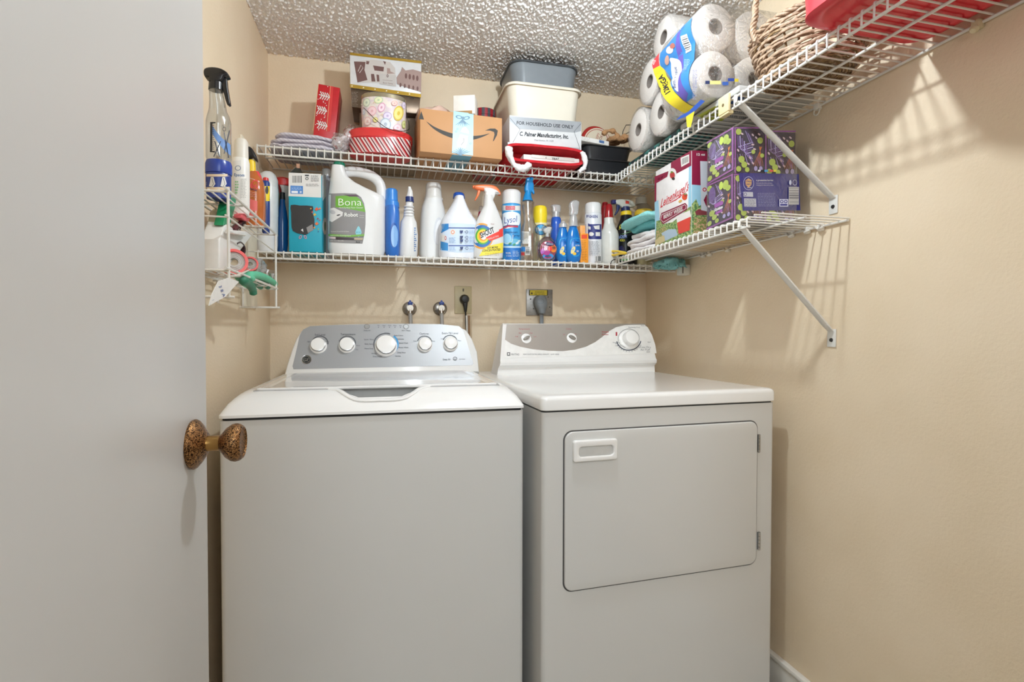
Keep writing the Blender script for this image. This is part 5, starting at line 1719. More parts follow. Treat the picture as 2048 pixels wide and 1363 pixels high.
# white-and-silver carton with lettering
BY = -.262
b0, b1, b2, b3 = hit(1019, 232, y=BY), hit(1163, 243, y=BY), hit(1161, 300, y=BY), hit(1015, 288, y=BY)
bx0, bx1 = b0.x, b1.x
bzt, bzb = (b0.z + b1.z) / 2, (b2.z + b3.z) / 2
root = thing('lettered_carton', 'flat silver and white carton reading FOR HOUSEHOLD USE ONLY, under the cream tub', 'carton', ((bx0 + bx1) / 2, -.14, bzb))
CAR = P('#d9dadb', r=.4); SLC = P('#a9adb2', r=.35, metal=.3)
g = G(); g.box(bx0, bx1, BY, -.020, bzb, bzt, CAR, .0012); g.build('box_body', root)
def d(a):
    a.poly([(1019, 232.5), (1162, 243.5), (1162, 262), (1150, 265), (1040, 258), (1020, 242)], SLC)
    a.line([(1020, 236), (1040, 259), (1024, 288)], .7, INK); a.line([(1162, 247), (1148, 263), (1160, 298)], .7, INK)
    a.poly([(1015.5, 284), (1161, 296), (1161, 300), (1015.5, 288)], SLC)
    a.text('FOR HOUSEHOLD USE ONLY', 1033, 248.5, 6.8, C('#24292f'), 'LEFT', w=114, rot=4.4, bold=.02)
    a.text('C. Palmer Manufacturing, Inc.', 1039, 271, 8.2, INK, 'LEFT', w=98, rot=3.6, shear=.12, bold=.035)
    a.text('West Newton, PA 15089', 1068, 281.5, 3.6, C('#6b7076'), 'LEFT', w=39, rot=3.6)
art(root, on_plane((0, BY, 0), (0, -1, 0)), d, 'printed_front')
art(root, lambda px, py, h: Vector((hit(px, py, z=bzb - h).x, hit(px, py, z=bzb - h).y, bzb - h)), lambda a: a.text('PALMER PIZZELLE IRON', 1080, 300, 3, INK, 'LEFT', w=58, rot=3), 'lower_print')
# santa bag with a tray box inside
RVEL = P('#c01a26', r=.9, var=.10, scale=60, bump=.0012)
FUR = P('#e9e6e6', r=.95, var=.05, scale=90, bump=.003)
sx0, sx1 = hit(1010, 320, y=-.27).x, hit(1166, 330, y=-.27).x
root = thing('red_velvet_bag', 'red velvet bag with fluffy white trim, holding a tray box, on the upper shelf', 'bag', ((sx0 + sx1) / 2, -.15, Z))
g = G()
ytop = bzb - .0006
out = []
for i in range(25):
    t = i / 24
    yy = -.285 + .265 * t
    k = 1 - .06 * t
    r_ = []
    for j in range(40):
        an = 2 * pi * j / 40
        c_, s_ = math.cos(an), math.sin(an)
        xx = (sx0 + sx1) / 2 + (sx1 - sx0) / 2 * k * math.copysign(abs(c_) ** .5, c_)
        zz = (Z + ytop) / 2 + (ytop - Z) / 2 * math.copysign(abs(s_) ** .45, s_)
        nn = noise.noise(Vector((xx * 25, yy * 25, zz * 25))) * .002
        r_.append(Vector((xx + nn, yy, min(ytop, max(Z + .0004, zz + (nn if t < .9 else 0))))))
    out.append(r_)
inner = []
for r_ in out[:1]:
    cxx = (sx0 + sx1) / 2; czz = (Z + ytop) / 2
    for dpt in (.0, .03, .09):
        inner.append([Vector((cxx + (q.x - cxx) * .93, q.y + dpt, czz + (q.z - czz) * .74)) for q in r_])
allr = inner[::-1] + out
stack(g, allr, RVEL)
g.build('velvet_sleeve', root, sharp=60)
g = G()
TRY = P('#dcdad6', r=.4)
t0, t1 = hit(1046, 320, y=-.262), hit(1158, 326, y=-.262)
g.box(t0.x, t1.x, -.268, -.06, Z + .008, Z + .034, TRY, .003)
g.box(t0.x + .03, t1.x - .02, -.2695, -.2675, Z + .022, Z + .034, P('#cfc9c2', r=.4), .0005)
tr = g.build('tray_box', label='pale flat tray box inside the red velvet bag, lettered TRAY', cat='tray box')
art(tr, on_plane((0, -.270, 0), (0, -1, 0)), lambda a: (a.text('TRAY', 1111, 319.5, 4.2, INK, 'CENTER', bold=.02), a.text('6', 1091, 317, 4, INK), a.line([(1128, 314), (1142, 315)], .6, RED)), 'lettering')
g = G()
L_ = [hit(a, b, y=-.292) for a, b in ((1016, 292), (1018, 305), (1022, 318), (1030, 330), (1042, 337), (1052, 334), (1060, 326))]
g.tube([v for v in crom([tuple(p) for p in L_], 4, False)], [(.011 + .003 * math.sin(i * .45)) * (1 if 0 < i < 24 else .5) for i in range(25)], FUR, 12)
g.jit(.005, 70).build('fur_trim', root, plabel='fluffy white trim', sharp=80)
g = G(); L_ = [hit(a, b, y=-.292) for a, b in ((1162, 304), (1169, 314), (1170, 328), (1166, 338), (1158, 344))]
g.tube([v for v in crom([tuple(p) for p in L_], 4, False)], [.008 + .0015 * math.sin(i * .4) for i in range(17)], FUR, 12)
g.jit(.005, 70).build('fur_trim', root, plabel='fluffy white trim', sharp=80)

# cream dish tub on the carton, grey basin inside it
IV = P('#e6dfcf', r=.28, var=.01)
TYF = -.268
t0, t1 = hit(1014, 164, y=TYF), hit(1169, 178, y=TYF)
tz = (hit(1030, 160, y=TYF).z + hit(1160, 178, y=TYF).z) / 2
tx0, tx1, tcy = t0.x, t1.x, (TYF - .008) / 2
tzb = bzt + .0008
root = thing('cream_tub', 'cream plastic dish tub on top of the lettered carton', 'tub', ((tx0 + tx1) / 2, tcy, tzb))
g = G()
hw, hd_ = (tx1 - tx0) / 2, (abs(TYF) - .008) / 2
cxx = (tx0 + tx1) / 2
def rng(k, z, r=.04, e=0):
    return ring(cxx - hw * k - e, cxx + hw * k + e, tcy - hd_ * k - e, tcy + hd_ * k + e, z, r * k, 8)
stack(g, [rng(.86, tzb), rng(.875, tzb + .004), rng(.94, tz - .012), rng(.945, tz - .006), rng(.985, tz - .006), rng(1.0, tz - .010), rng(1.0, tz - .003), rng(.985, tz), rng(.94, tz), rng(.925, tz - .008), rng(.86, tzb + .006)], IV)
g.build('tub_body', root, sharp=30)
GRB = P('#7f858a', r=.3, var=.03)
gz = min(hit(1090, 128, y=-.24).z, H_ - .012)
g0, g1 = hit(1021, 128, y=-.24), hit(1160, 136, y=-.24)
gx, gw = (g0.x + g1.x) / 2, (g1.x - g0.x) / 2
gd = .112
def rg(k, z):
    return ring(gx - gw * k, gx + gw * k, tcy - .003 - gd * k, tcy - .003 + gd * k, z, .05 * k, 8)
g = G(); zb4 = tzb + .050
stack(g, [rg(.80, zb4), rg(.82, zb4 + .003), rg(.965, gz - .010), rg(.97, gz - .004), rg(1.0, gz - .006), rg(1.0, gz), rg(.955, gz), rg(.81, zb4 + .006)], GRB)
bs = g.build('grey_basin', label='grey plastic basin nested in the cream tub, just below the ceiling', cat='basin', sharp=30)
g = G(); stack(g, [rg(.998, gz - .007), rg(1.010, gz - .006), rg(1.010, gz - .001), rg(.998, gz + .0005)], P('#3f4347', r=.35), False, False); g.build('basin_rim', bs, plabel='darker rim')

# thin white packet, cookie tub, brown cloth and black trays at the right end
A = hit(1130, 270, y=-.262); B = hit(1218, 287, y=-.240)
blkz = hit(1200, 290, y=-.235).z
g = G()
dv = (B - A); dv.normalize(); up_ = Vector((0, 0, 1)); sd = Vector((0, 1, 0))
hh_ = .008
g.hexa([A - up_ * hh_, B - up_ * hh_, B - up_ * hh_ + sd * .06, A - up_ * hh_ + sd * .06, A + up_ * hh_, B + up_ * hh_, B + up_ * hh_ + sd * .06, A + up_ * hh_ + sd * .06], PAPER, .001)
root = g.build('thin_white_packet', label='thin white packet lying over the black trays at the right of the lettered carton', cat='packet')
Npk = Vector((-(B.y - A.y), 0, 0)); Npk = Vector((dv.y, -dv.x, 0)).normalized()
art(root, on_plane(A, Npk), lambda a: (lines(a, 1140, 1180, 268, 275, 4, C('#bdb7b2'), .7, 3, .19), a.poly([(1198, 280), (1208, 282), (1208, 287), (1198, 285)], C('#4a6a9a'))), 'small_print')
BKT = P('#26272a', r=.22, spec=.6)
TRx0, TRx1 = hit(1164, 330, y=-.235).x, hit(1268, 335, y=-.235).x
ztr = hit(1200, 289, y=-.235).z
hT = (ztr - Z) / 2
for i in range(2):
    zb5 = Z + .0006 + i * (hT + .0002)
    zt5 = zb5 + hT - .0006
    cx5, hw5, cy5, hd5 = (TRx0 + TRx1) / 2 + (.004 if i else 0), (TRx1 - TRx0) / 2, -.135, .100
    def rt_(k, z, e=0):
        return ring(cx5 - hw5 * k, cx5 + hw5 * k, cy5 - hd5 * k, cy5 + hd5 * k, z, .030 * k, 7)
    g = G(); stack(g, [rt_(.82, zb5), rt_(.85, zb5 + .003), rt_(.93, zt5 - .008), rt_(.94, zt5 - .005), rt_(1, zt5 - .004), rt_(1, zt5), rt_(.92, zt5), rt_(.84, zb5 + .006)], BKT)
    g.build('black_tray', label='%s black plastic food tray of the stacked pair' % ('upper' if i else 'lower'), cat='tray', group='stacked black plastic trays', sharp=30)
zT = ztr + .0002
c = hit(1193, 264, y=-.10)
rad = (hit(1223, 264, y=-.10).x - hit(1164, 264, y=-.10).x) / 2
ncx = Vector((0, -1, .12)).normalized()
cc_ = Vector((c.x, -.085, zT + rad + .0))
root = thing('cookie_tub', 'round red and clear cookie tub standing on edge behind the white packet', 'tub', (c.x, -.085, zT))
g = G(); g.lathe([(rad * .93, -.05), (rad, 0), (rad, .012), (rad * .94, .016), (0, .016)], cc_, P('#b0302c', r=.25), 44, ncx); g.build('tub_body', root)
pl0 = cc_ + ncx * .0165
px_c, py_c = 1192, 266
def proj(Pt):
    d_ = Pt - CAM
    z_ = d_.dot(FW)
    return 1024 + F * d_.dot(RT) / z_, 681.5 - F * d_.dot(UP) / z_
uc, vc = proj(pl0)
rr2 = rad * F / (pl0 - CAM).dot(FW)
def d(a):
    a.disc(uc, vc, rr2 * .8, rr2 * .8, C('#e6d9c2')).disc(uc, vc, rr2 * .72, rr2 * .72, C('#b0302c'), .95)
    a.text('CRISPY', uc + 3, vc - 5, 5, C('#b0302c'), 'CENTER', w=20, rot=-68).text('COOKIE', uc + 10, vc - 3, 6, C('#8f2622'), 'CENTER', w=24, rot=-62)
art(root, on_plane(pl0, ncx), d, 'round_label', plabel='cream and red round label')
BUR = P('#b78a60', r=.9, var=.15, scale=180, bump=.002)
c = hit(1228, 272, y=-.20)
g = G()
g.tube([v for v in crom([tuple(hit(a, b, y=-.20)) for a, b in ((1206, 268), (1215, 262), (1226, 262), (1233, 268), (1238, 276), (1250, 272))], 4, False)], [.008 + .003 * math.sin(i) for i in range(21)], BUR, 10)
g.blob(tuple(hit(1249, 278, y=-.19)), (.018, .03, .014), BUR, amp=.006, fq=40, flatten=zT)
g.blob(tuple(hit(1230, 281, y=-.17)), (.03, .04, .012), BUR, amp=.006, fq=40, flatten=zT, seed=4)
g.build('brown_cloth', label='twisted brown cloth on the black trays by the shelf corner', cat='cloth', sharp=60)
g = G()
y6 = -.12
g.tube([hit(1243, 288, y=y6), hit(1246, 262, y=y6), hit(1252, 250, y=y6), hit(1275, 249, y=y6), hit(1290, 252, y=y6 + .03)], .0016, P('#3a3835', r=.4, metal=.5), 6)
g.tube([hit(1243, 272, y=y6), hit(1262, 262, y=y6), hit(1280, 262, y=y6)], .0014, P('#3a3835', r=.4, metal=.5), 6)
g.build('wire_easel', label='small black wire stand behind the brown cloth in the corner', cat='wire stand')

# ================================================================ lower right shelf
Z = ZLR
AQ = P('#8fd3d3', r=.95, var=.08, scale=140, bump=.0014)
AQ2 = P('#6fbcc0', r=.95, var=.08, scale=140, bump=.0014)
WT = P('#ece8e8', r=.95, var=.04, scale=140, bump=.0014)
g = G()
for i, (zz, rx, ry_, dx) in enumerate(((.0105, .095, .118, .004), (.028, .092, .112, .010), (.046, .092, .112, .006), (.064, .088, .104, .012))):
    g.blob((1.362 + dx, -.374, Z + zz), (rx, ry_, .0105), WT, p=(4, 3.4), amp=.009, fq=18, seed=i * 2.3, flatten=Z + .0003)
g.build('folded_white_towel', label='folded white cloths under the aqua towel, by the shelf corner', cat='towel', sharp=70)
g = G()
for i, (zz, rx, ry_, dx, mt) in enumerate(((.0900, .092, .112, .012, AQ2), (.1130, .112, .128, -.006, AQ))):
    g.blob((1.365 + dx, -.376, Z + zz), (rx, ry_, .0165), mt, p=(4, 3.2), amp=.010, fq=15, seed=11 + i * 2.1, flatten=Z + .0765)
g.build('folded_aqua_towel', label='folded aqua terry towel on top of the white cloths', cat='towel', sharp=70)
YL = P('#f0cd3a', r=.5)
q = [hit(a, b, x=FX - .012) for a, b in ((1221, 503), (1221, 508), (1228, 510), (1240, 507), (1252, 506), (1240, 503), (1230, 502))]
g = G(); g.tube([v for v in crom([tuple(p) for p in q], 4)], .0042, YL, 8, closed=True)
g.build('yellow_loop', label='yellow rubber loop hooked at the shelf corner beside the white cloths', cat='rubber loop')

# --- fruit-beer style carton
CXL = 1.268
yn, yfr = hit(1383, 380, x=CXL).y, hit(1311, 400, x=CXL).y
zt7 = hit(1383, 301, x=CXL).z
MAR = C('#8a1f3f', .4); SKY = C('#9cc8dc', .4); GRN = C('#5f8a4f', .5)
root = thing('drink_carton', 'maroon and white twelve-pack drink carton with red script lettering', 'drink carton', (CXL + .065, (yn + yfr) / 2, Z))
g = G(); g.box(CXL, CXL + .13, yn, yfr, Z, zt7, P('#ece9e8', r=.42), .0015); g.build('box_body', root)
fl = on_plane((CXL, 0, 0), (-1, 0, 0))
LAND = MIX('printed_shrubs', '#4f7a45', '#a9b874', scale=170, r=.45, lo=.42, hi=.6)
FLW = MIX('printed_flowers', '#7d8f4a', '#d9a98a', scale=200, r=.45, lo=.5, hi=.6)
def d(a):
    a.poly([(1309.5, 353), (1337, 342), (1335, 353), (1313, 366), (1312.7, 403), (1309.5, 404)], MAR)
    a.poly([(1342, 325), (1383, 300.5), (1383, 331), (1353, 347), (1348, 339), (1342, 339)], MAR)
    a.poly([(1309.5, 404), (1317, 400), (1319, 430), (1318, 488), (1311, 491)], SKY)
    a.poly([(1313, 442), (1320, 440), (1327, 448), (1345, 444), (1360, 432), (1374, 418), (1383, 410), (1383, 470), (1311, 492)], LAND)
    a.poly([(1378, 334), (1383, 331), (1383, 412), (1377, 415)], SKY)
    a.poly([(1312, 462), (1330, 452), (1336, 470), (1330, 484), (1311, 491)], FLW)
    a.poly([(1323, 466), (1338, 458), (1352, 458), (1356, 470), (1330, 482)], C('#a9bccb'))
    a.disc(1345, 346, 8, 10, PAPER).disc(1345, 350, 5, 7, C('#b23a3a')).disc(1347, 357, 3, 3, C('#3f3230')).disc(1344, 344, 2.5, 2, C('#6f8a3a'))
    a.disc(1369.5, 394, 5.2, 6, C('#d8502c')).disc(1372, 390, 3.2, 3.5, C('#b03a30')).disc(1361, 402, 4, 2.5, C('#d9b05a'), rot=-30).disc(1371, 388, 3, 1.4, C('#6f8a4a'))
    a.poly([(1361.6, 315.6), (1378.7, 308.5), (1379, 325), (1363, 334)], PAPER)
    for i in range(7):
        x = 1364.5 + i * 1.9
        a.poly([(x, 317 - i * .75), (x + 1, 316.6 - i * .75), (x + 1.2, 329 - i * .95), (x + .2, 329.5 - i * .95)], C('#5f5a58'))
    a.poly([(1320, 438), (1323, 426), (1371, 405.5), (1375, 410), (1374.5, 419), (1326, 448)], MAR)
    a.poly([(1321.5, 438), (1324, 428.5), (1370.6, 408.5), (1373, 411.5), (1373, 417), (1327, 445)], PAPER)
    a.poly([(1322.3, 438), (1324.6, 429.5), (1370.4, 409.6), (1372.3, 412), (1372.2, 416.5), (1327.2, 443.8)], MAR)
    a.poly([(1353, 432), (1381, 420), (1383, 434), (1355, 446)], C('#e9e3e0')).poly([(1355, 445), (1382, 433), (1380, 460), (1358, 468)], C('#d8453a', .3))
    a.poly([(1311, 480), (1320, 474), (1329, 470), (1331, 482), (1311, 491)], C('#c9b98a'))
art(root, fl, d, 'printed_side')
def sk(fn, k, u0):
    return lambda px, py, h: fn(px, py + k * (px - u0), h)
art(root, sk(fl, -.66, 1322), lambda a: (a.text("Leinenkugel's", 1321, 415, 17, C('#d0323f', .35), 'LEFT', w=57, shear=.45, bold=.012), a.line([(1333, 416), (1352, 419), (1376, 416)], 2.2, C('#d0323f', .35), taper=True)), 'script_lettering', plabel='red script lettering')
art(root, lambda px, py, h: sk(fl, -.45, 1327)(px, py, h + .0012), lambda a: a.text('BERRY WEISS', 1328, 438, 7.6, PAPER, 'LEFT', w=38, bold=.025), 'banner_lettering')
art(root, sk(fl, -.55, 1315), lambda a: a.text('12 oz', 1316, 361, 4.2, PAPER, 'LEFT', w=10, bold=.03), 'count_lettering')
def d(a):
    a.poly([(1383.5, 301), (1400, 301), (1420, 302), (1420, 372), (1383.5, 369)], MAR)
    a.poly([(1383.5, 369), (1420, 372), (1420, 420), (1383.5, 420)], SKY)
    a.poly([(1383.5, 408), (1392, 398), (1398, 412), (1410, 404), (1420, 410), (1420, 470), (1383.5, 468)], LAND)
    a.poly([(1390, 423), (1397, 418), (1420, 420), (1420, 430), (1392, 430)], C('#8a3f45')).poly([(1388, 435), (1420, 433), (1420, 468), (1386, 468)], FLW)
    a.poly([(1400, 322), (1425, 323), (1425, 425), (1402, 420)], C('#cfd0d6', .4)); a.disc(1409, 379, 4, 4, C('#c9333c'), .55)
    a.poly([(1407, 400), (1413, 388), (1418, 400), (1413, 414)], MAR)
    a.text('12 oz', 1393, 311, 4.8, PAPER, 'LEFT', w=17, bold=.03)
art(root, on_plane((0, yn, 0), (0, -1, 0)), d, 'printed_end')
# yellow packet and white paper lying on the shelf behind, seen from below
g = G(); g.box(1.412, 1.500, -.74, -.46, Z, Z + .012, C('#e6b92f', .4), .003)
g.build('yellow_packet', label='flat yellow packet on the lower right shelf between the drink carton and the wall', cat='packet')
DU = P('#7fb9bb', r=.95, var=.12, scale=70, bump=.002)
g = G()
g.blob((1.440, -.315, ZR - .026), (.052, .062, .0155), DU, p=(2.2, 2), amp=.012, fq=38, seed=4)
rs = random.Random(5)
for i in range(60):
    a = rs.uniform(0, 2 * pi); r1 = rs.uniform(.5, 1)
    c = Vector((1.440 + .048 * r1 * math.cos(a), -.315 + .058 * r1 * math.sin(a), ZR - .028))
    e = c + Vector((.014 * math.cos(a), .014 * math.sin(a), -.012 + rs.uniform(-.006, .004)))
    g.tube([c, (c + e) / 2 + Vector((0, 0, -.004)), e], [.003, .0025, .0012], DU, 5)
g.build('teal_duster', label='fluffy pale teal duster hanging under the corner of the lower right shelf', cat='duster', sharp=70)
q0, q1 = hit(1304, 523, y=FY - .008), hit(1350, 541, y=FY - .008)
g = G(); g.hexa([(q0.x, FY - .0095, q1.z), (q1.x, FY - .0095, q1.z), (q1.x, FY - .0085, q1.z), (q0.x, FY - .0085, q1.z), (q0.x, FY - .0095, q0.z), (q1.x, FY - .0095, q0.z), (q1.x, FY - .0085, q0.z), (q0.x, FY - .0085, q0.z)], P('#c9c5b9', r=.5))
g.box(q0.x, q1.x, FY - .009, FY + .03, q0.z - .001, q0.z, P('#c9c5b9', r=.5))
g.build('white_card_strip', label='white card strip hung over the lip of the lower shelf near the corner bracket', cat='card')

# --- wrapped pack of four patterned tissue boxes
TX, TYN, TYB = 1.272, -.894, -.783
zt8 = hit(1462, 257, x=TX).z
zm = hit(1464, 348, x=TX).z
zt8 = min(zt8, ZU - .035)
TXR = hit(1592, 300, y=TYN).x
txm = hit(1529, 300, y=TYN).x
GRD = C('#4a4352', .35); PUR = C('#9a5f9f', .35); LIM = C('#b9cc62', .35); LAV = C('#b3a7d6', .35); DPU = C('#79609a', .35); ORG2 = C('#dd7f48', .35); PET = C('#e3c9d0', .35)
root = thing('tissue_box_pack', 'wrapped pack of four purple and lime leaf-print tissue boxes on the lower right shelf', 'tissue pack', ((TX + TXR) / 2, (TYN + TYB) / 2, Z))
def leafpat(a, u0, v0, u1, v1, u0b=None, k=0.0, dense=True):
    """leaf and circle print inside a slanted cell; k is the drop from left to right"""
    def q(s, t):
        return u0 + (u1 - u0) * s, v0 + (v1 - v0) * t + k * s
    W = abs(u1 - u0); H = abs(v1 - v0)
    a.poly([q(0, 0), q(1, 0), q(1, 1), q(0, 1)], GRD)
    for i in range(5):
        s0 = .08 + i * .075
        a.line([q(s0, .10 + i * .06), q(s0 + .02, .42 + i * .035), q(.60, .72 + (i - 2) * .04)], max(1.2, W * .042), LAV if i % 2 else DPU)
        a.line([q(s0 + .02, .42 + i * .035), q(.62, .30 + i * .055)], max(1.1, W * .04), DPU if i % 2 else LAV)
    for i in range(4):
        a.line([q(.34 + i * .05, .04 + i * .03), q(.50 + i * .05, .30 + i * .02)], max(1.0, W * .035), DPU if i % 2 else LAV, taper=True)
        a.line([q(.06 + i * .09, .58), q(.12 + i * .1, .80)], max(1.0, W * .04), LAV if i % 2 else DPU, taper=True)
        a.line([q(.70 + i * .06, .62), q(.98 - i * .04, .96)], max(1.0, W * .03), DPU, taper=True)
    for i in range(6):
        a.line([q(.93 - i * .02, .40), q(.62 + i * .07, .84)], max(.8, W * .022), ORG2, taper=True)
    for s, t, r in ((.10, .05, .10), (.62, .52, .07), (.20, .70, .11), (.30, .82, .10), (.10, .92, .09), (.86, .26, .10), (.95, .60, .07), (.40, .93, .08)):
        x, y = q(s, t)
        a.disc(min(max(x, u0 + r * W), u1 - r * W), min(max(y, v0 + 1 + k * s + r * W), v1 - r * W + k * s), r * W, r * W * 1.1, LIM)
    for s, t, r in ((.22, .12, 30), (.60, .14, 50), (.72, .20, 50), (.82, .12, 40), (.60, .36, 0), (.66, .46, 20), (.50, .66, 60), (.60, .78, 50), (.44, .80, 40), (.08, .50, 60)):
        x, y = q(s, t)
        a.disc(x, y, W * .055, W * .03, PET, rot=r)
    for s, t in ((.70, .90), (.88, .90)):
        x, y = q(s, t)
        a.disc(x, y, W * .06, W * .085, LAV)
ff = on_plane((0, TYN, 0), (0, -1, 0)); fs_ = on_plane((TX, 0, 0), (-1, 0, 0))
cells = []
for r_ in range(2):
    for c_ in range(2):
        x0_, x1_ = (TX, txm) if c_ == 0 else (txm, TXR)
        z0_, z1_ = (Z, zm) if r_ == 0 else (zm, zt8)
        g = G(); g.box(x0_ + .0004, x1_ - .0004, TYN, TYB, z0_ + .0004, z1_ - .0004, GRD, .003)
        tb = g.build('tissue_box', root)
        L_, T_ = proj(Vector((x0_ + .004, TYN, z1_)))
        R2, T2 = proj(Vector((x1_ - .003, TYN, z1_)))
        _, B2 = proj(Vector((x0_, TYN, z0_)))
        art(tb, ff, lambda a: leafpat(a, L_, T_ + 3, R2, B2 - 2, k=(T2 - T_) * .3), 'leaf_print')
        art(tb, ff, lambda a: (a.rect(L_ - 2, T_ + .5, R2 + 1, T_ + 3.2, PUR), a.rect(L_ - 2, T_ + 1, L_ + .8, B2, PUR)), 'purple_edge')
        if c_ == 0:
            A1 = proj(Vector((TX, TYB, z1_))); A2 = proj(Vector((TX, TYN, z1_)))
            A3 = proj(Vector((TX, TYB, z0_))); A4 = proj(Vector((TX, TYN, z0_)))
            kk = (A2[1] - A1[1]) / (A2[0] - A1[0])
            fsk = lambda px, py, h, kk=kk, u=A1[0]: fs_(px, py + kk * (px - u), h)
            def d(a):
                W = A2[0] - A1[0]
                leafpat(a, A1[0] + .5, A1[1] + 3, A2[0] - 3, A3[1] - 4)
                a.rect(A1[0], A1[1] + .5, A2[0], A1[1] + 3.2, PUR).rect(A2[0] - 3.4, A1[1], A2[0], A3[1] - 1, PUR).rect(A1[0], A3[1] - 4, A2[0], A3[1] - .5, PUR)
                a.disc(A1[0] + 11, A1[1] + 24, 7, 15, DPU).disc(A1[0] + 38, A1[1] + 16, 6, 9, LIM).disc(A1[0] + 29, A1[1] + 14, 4, 8, LIM)
                a.rect(A1[0] + 16, A1[1] + 45, A1[0] + 33, A1[1] + 53, PUR).text('Kleenex', A1[0] + 16, A1[1] + 60, 6, PAPER, 'LEFT', w=17, bold=.03).rect(A1[0] + 18, A1[1] + 62, A1[0] + 32, A1[1] + 67, PUR)
            art(tb, fsk, d, 'leaf_print')
def d(a):
    BLU = C('#2d2f86', .3)
    a.poly([(1476, 346), (1596, 348.5), (1599, 421), (1484, 421.6)], BLU)
    a.disc(1495.5, 367, 10.5, 13.5, C('#c9cbe0'), .93).poly([(1489, 361), (1495.5, 357), (1502, 361), (1501, 370), (1495.5, 376), (1490, 370)], C('#d9a96a'))
    a.text('Clean', 1495.5, 364.5, 3.6, BLU, 'CENTER', bold=.02).text('care', 1495.5, 370, 3.6, BLU, 'CENTER', bold=.02)
    a.text('a protective barrier', 1511, 362.5, 3.6, PAPER, 'LEFT', w=34, bold=.02)
    a.text('between the dirty and you,', 1511, 367.5, 2.2, PAPER, 'LEFT', w=32); a.text('helping you stop with a wipe', 1511, 371.5, 2.2, PAPER, 'LEFT', w=34)
    a.poly([(1485, 384), (1504, 384.5), (1504.5, 394), (1485.5, 393.5)], C('#c9cbd6')); a.disc(1489, 389, 3, 3.4, BLU, .7)
    a.poly([(1486.5, 397), (1510, 397.5), (1511, 414), (1487, 413.5)], C('#c9cbd6')); lines(a, 1488, 1509, 399, 411.5, 6, C('#6f7080'), .9, 6)
    lines(a, 1513, 1548, 387, 412, 9, C('#9fa3cc'), .8, 7); lines(a, 1491, 1500, 376, 379, 1, PAPER, .8)
    a.poly([(1555, 399), (1573, 399), (1573, 414), (1555, 414)], C('#c9cbe0')); a.disc(1560, 404, 3.4, 3.4, BLU, .6).disc(1568, 404, 3.4, 3.4, BLU, .6); a.rect(1557, 409, 1571, 412, BLU)
    a.disc(1577, 366, 2.5, 5, C('#c9cbe0')).disc(1586, 366, 4.4, 5.8, C('#c9cbe0'), .82)
    barcode(a, 1574, 375, 1594, 410, C('#5a5560'), horiz=True)
    a.rect(1512, 341, 1517, 344.5, PAPER).rect(1518, 341, 1524, 344.5, INK).rect(1525, 341, 1532, 345, C('#4f9ac9')).rect(1535, 341, 1542, 345, C('#d8605a')).rect(1543, 341, 1549, 345, C('#e0cf4a'))
art(root, lambda px, py, h: ff(px, py, h + .0026), d, 'blue_wrap_panel', plabel='dark blue printed wrap panel')
g = G(); g.box(TX - .002, TXR + .002, TYN - .0045, TYB + .002, Z - .0003 + .0005, zt8 + .0015, CLEAR('#ffffff', .10, .1, wrinkle=.002), .004)
g.build('clear_film', root)

# ================================================================ upper right shelf
Z = ZURR
TPM = P('#dcd6d0', r=.95, var=.03, scale=240, bump=.0009)
CORE = P('#7f756e', r=.9, var=.08, scale=60)
FILM = CLEAR('#ffffff', .34, .10, wrinkle=.008, scale=40, milk=.05)
def roll(par, c, ax, r, h, rin=.021):
    g = G()
    g.lathe([(rin, 0), (r - .004, 0), (r, .004), (r, h - .004), (r - .004, h), (rin, h), (rin, 0)], c, TPM, 40, ax, cap=False)
    o = g.build('toilet_roll', par, sharp=50)
    g = G(); g.lathe([(rin - .0006, .0), (rin - .0006, h), (rin - .003, h), (rin - .003, .0), (rin - .0006, 0)], c, CORE, 24, ax, cap=False)
    g.lathe([(0, h * .72), (rin - .003, h * .72)], c, CORE, 24, ax, cap=False)
    g.build('cardboard_core', o)
# flat printed packages under the rolls
TLP = MIX('teal_wrap_print', '#3f7f7a', '#2b3f45', kind='wave', scale=16, r=.35, lo=.45, hi=.6, rot=(0, 0, .3))
g = G(); g.box(1.262, 1.49, -.655, -.33, Z, Z + .010, TLP, .003)
pk1 = g.build('teal_flat_package', label='flat teal printed package under the far bundle of toilet rolls', cat='package')
WRP = P('#b9b9b6', r=.35, var=.1, scale=12)
g = G(); g.box(1.262, 1.49, -.925, -.662, Z, Z + .018, WRP, .004)
pk2 = g.build('white_flat_package', label='flat white printed package under the near twelve-roll pack', cat='package')
def under(zp):
    def fn(px, py, h):
        q = hit(px, py, z=zp)
        return Vector((q.x, q.y, zp - h))
    return fn
def d(a):
    a.poly([(1392, 232), (1430, 212), (1470, 222), (1440, 244)], C('#a9b02f')).poly([(1440, 205), (1475, 190), (1490, 196), (1455, 212)], C('#2f5a9c'))
    for i in range(4):
        a.text('BATH TISSUE', 1452 + i * 14, 232 - i * 9, 6, INK, 'LEFT', w=52, rot=8)
art(pk2, under(Z - .0003), d, 'lettering')
art(pk1, under(Z - .0003), lambda a: [a.text('PLENTY ROLLS', 1320 + i * 16, 300 - i * 12, 5, INK, 'LEFT', w=38, rot=5) for i in range(5)], 'lettering')

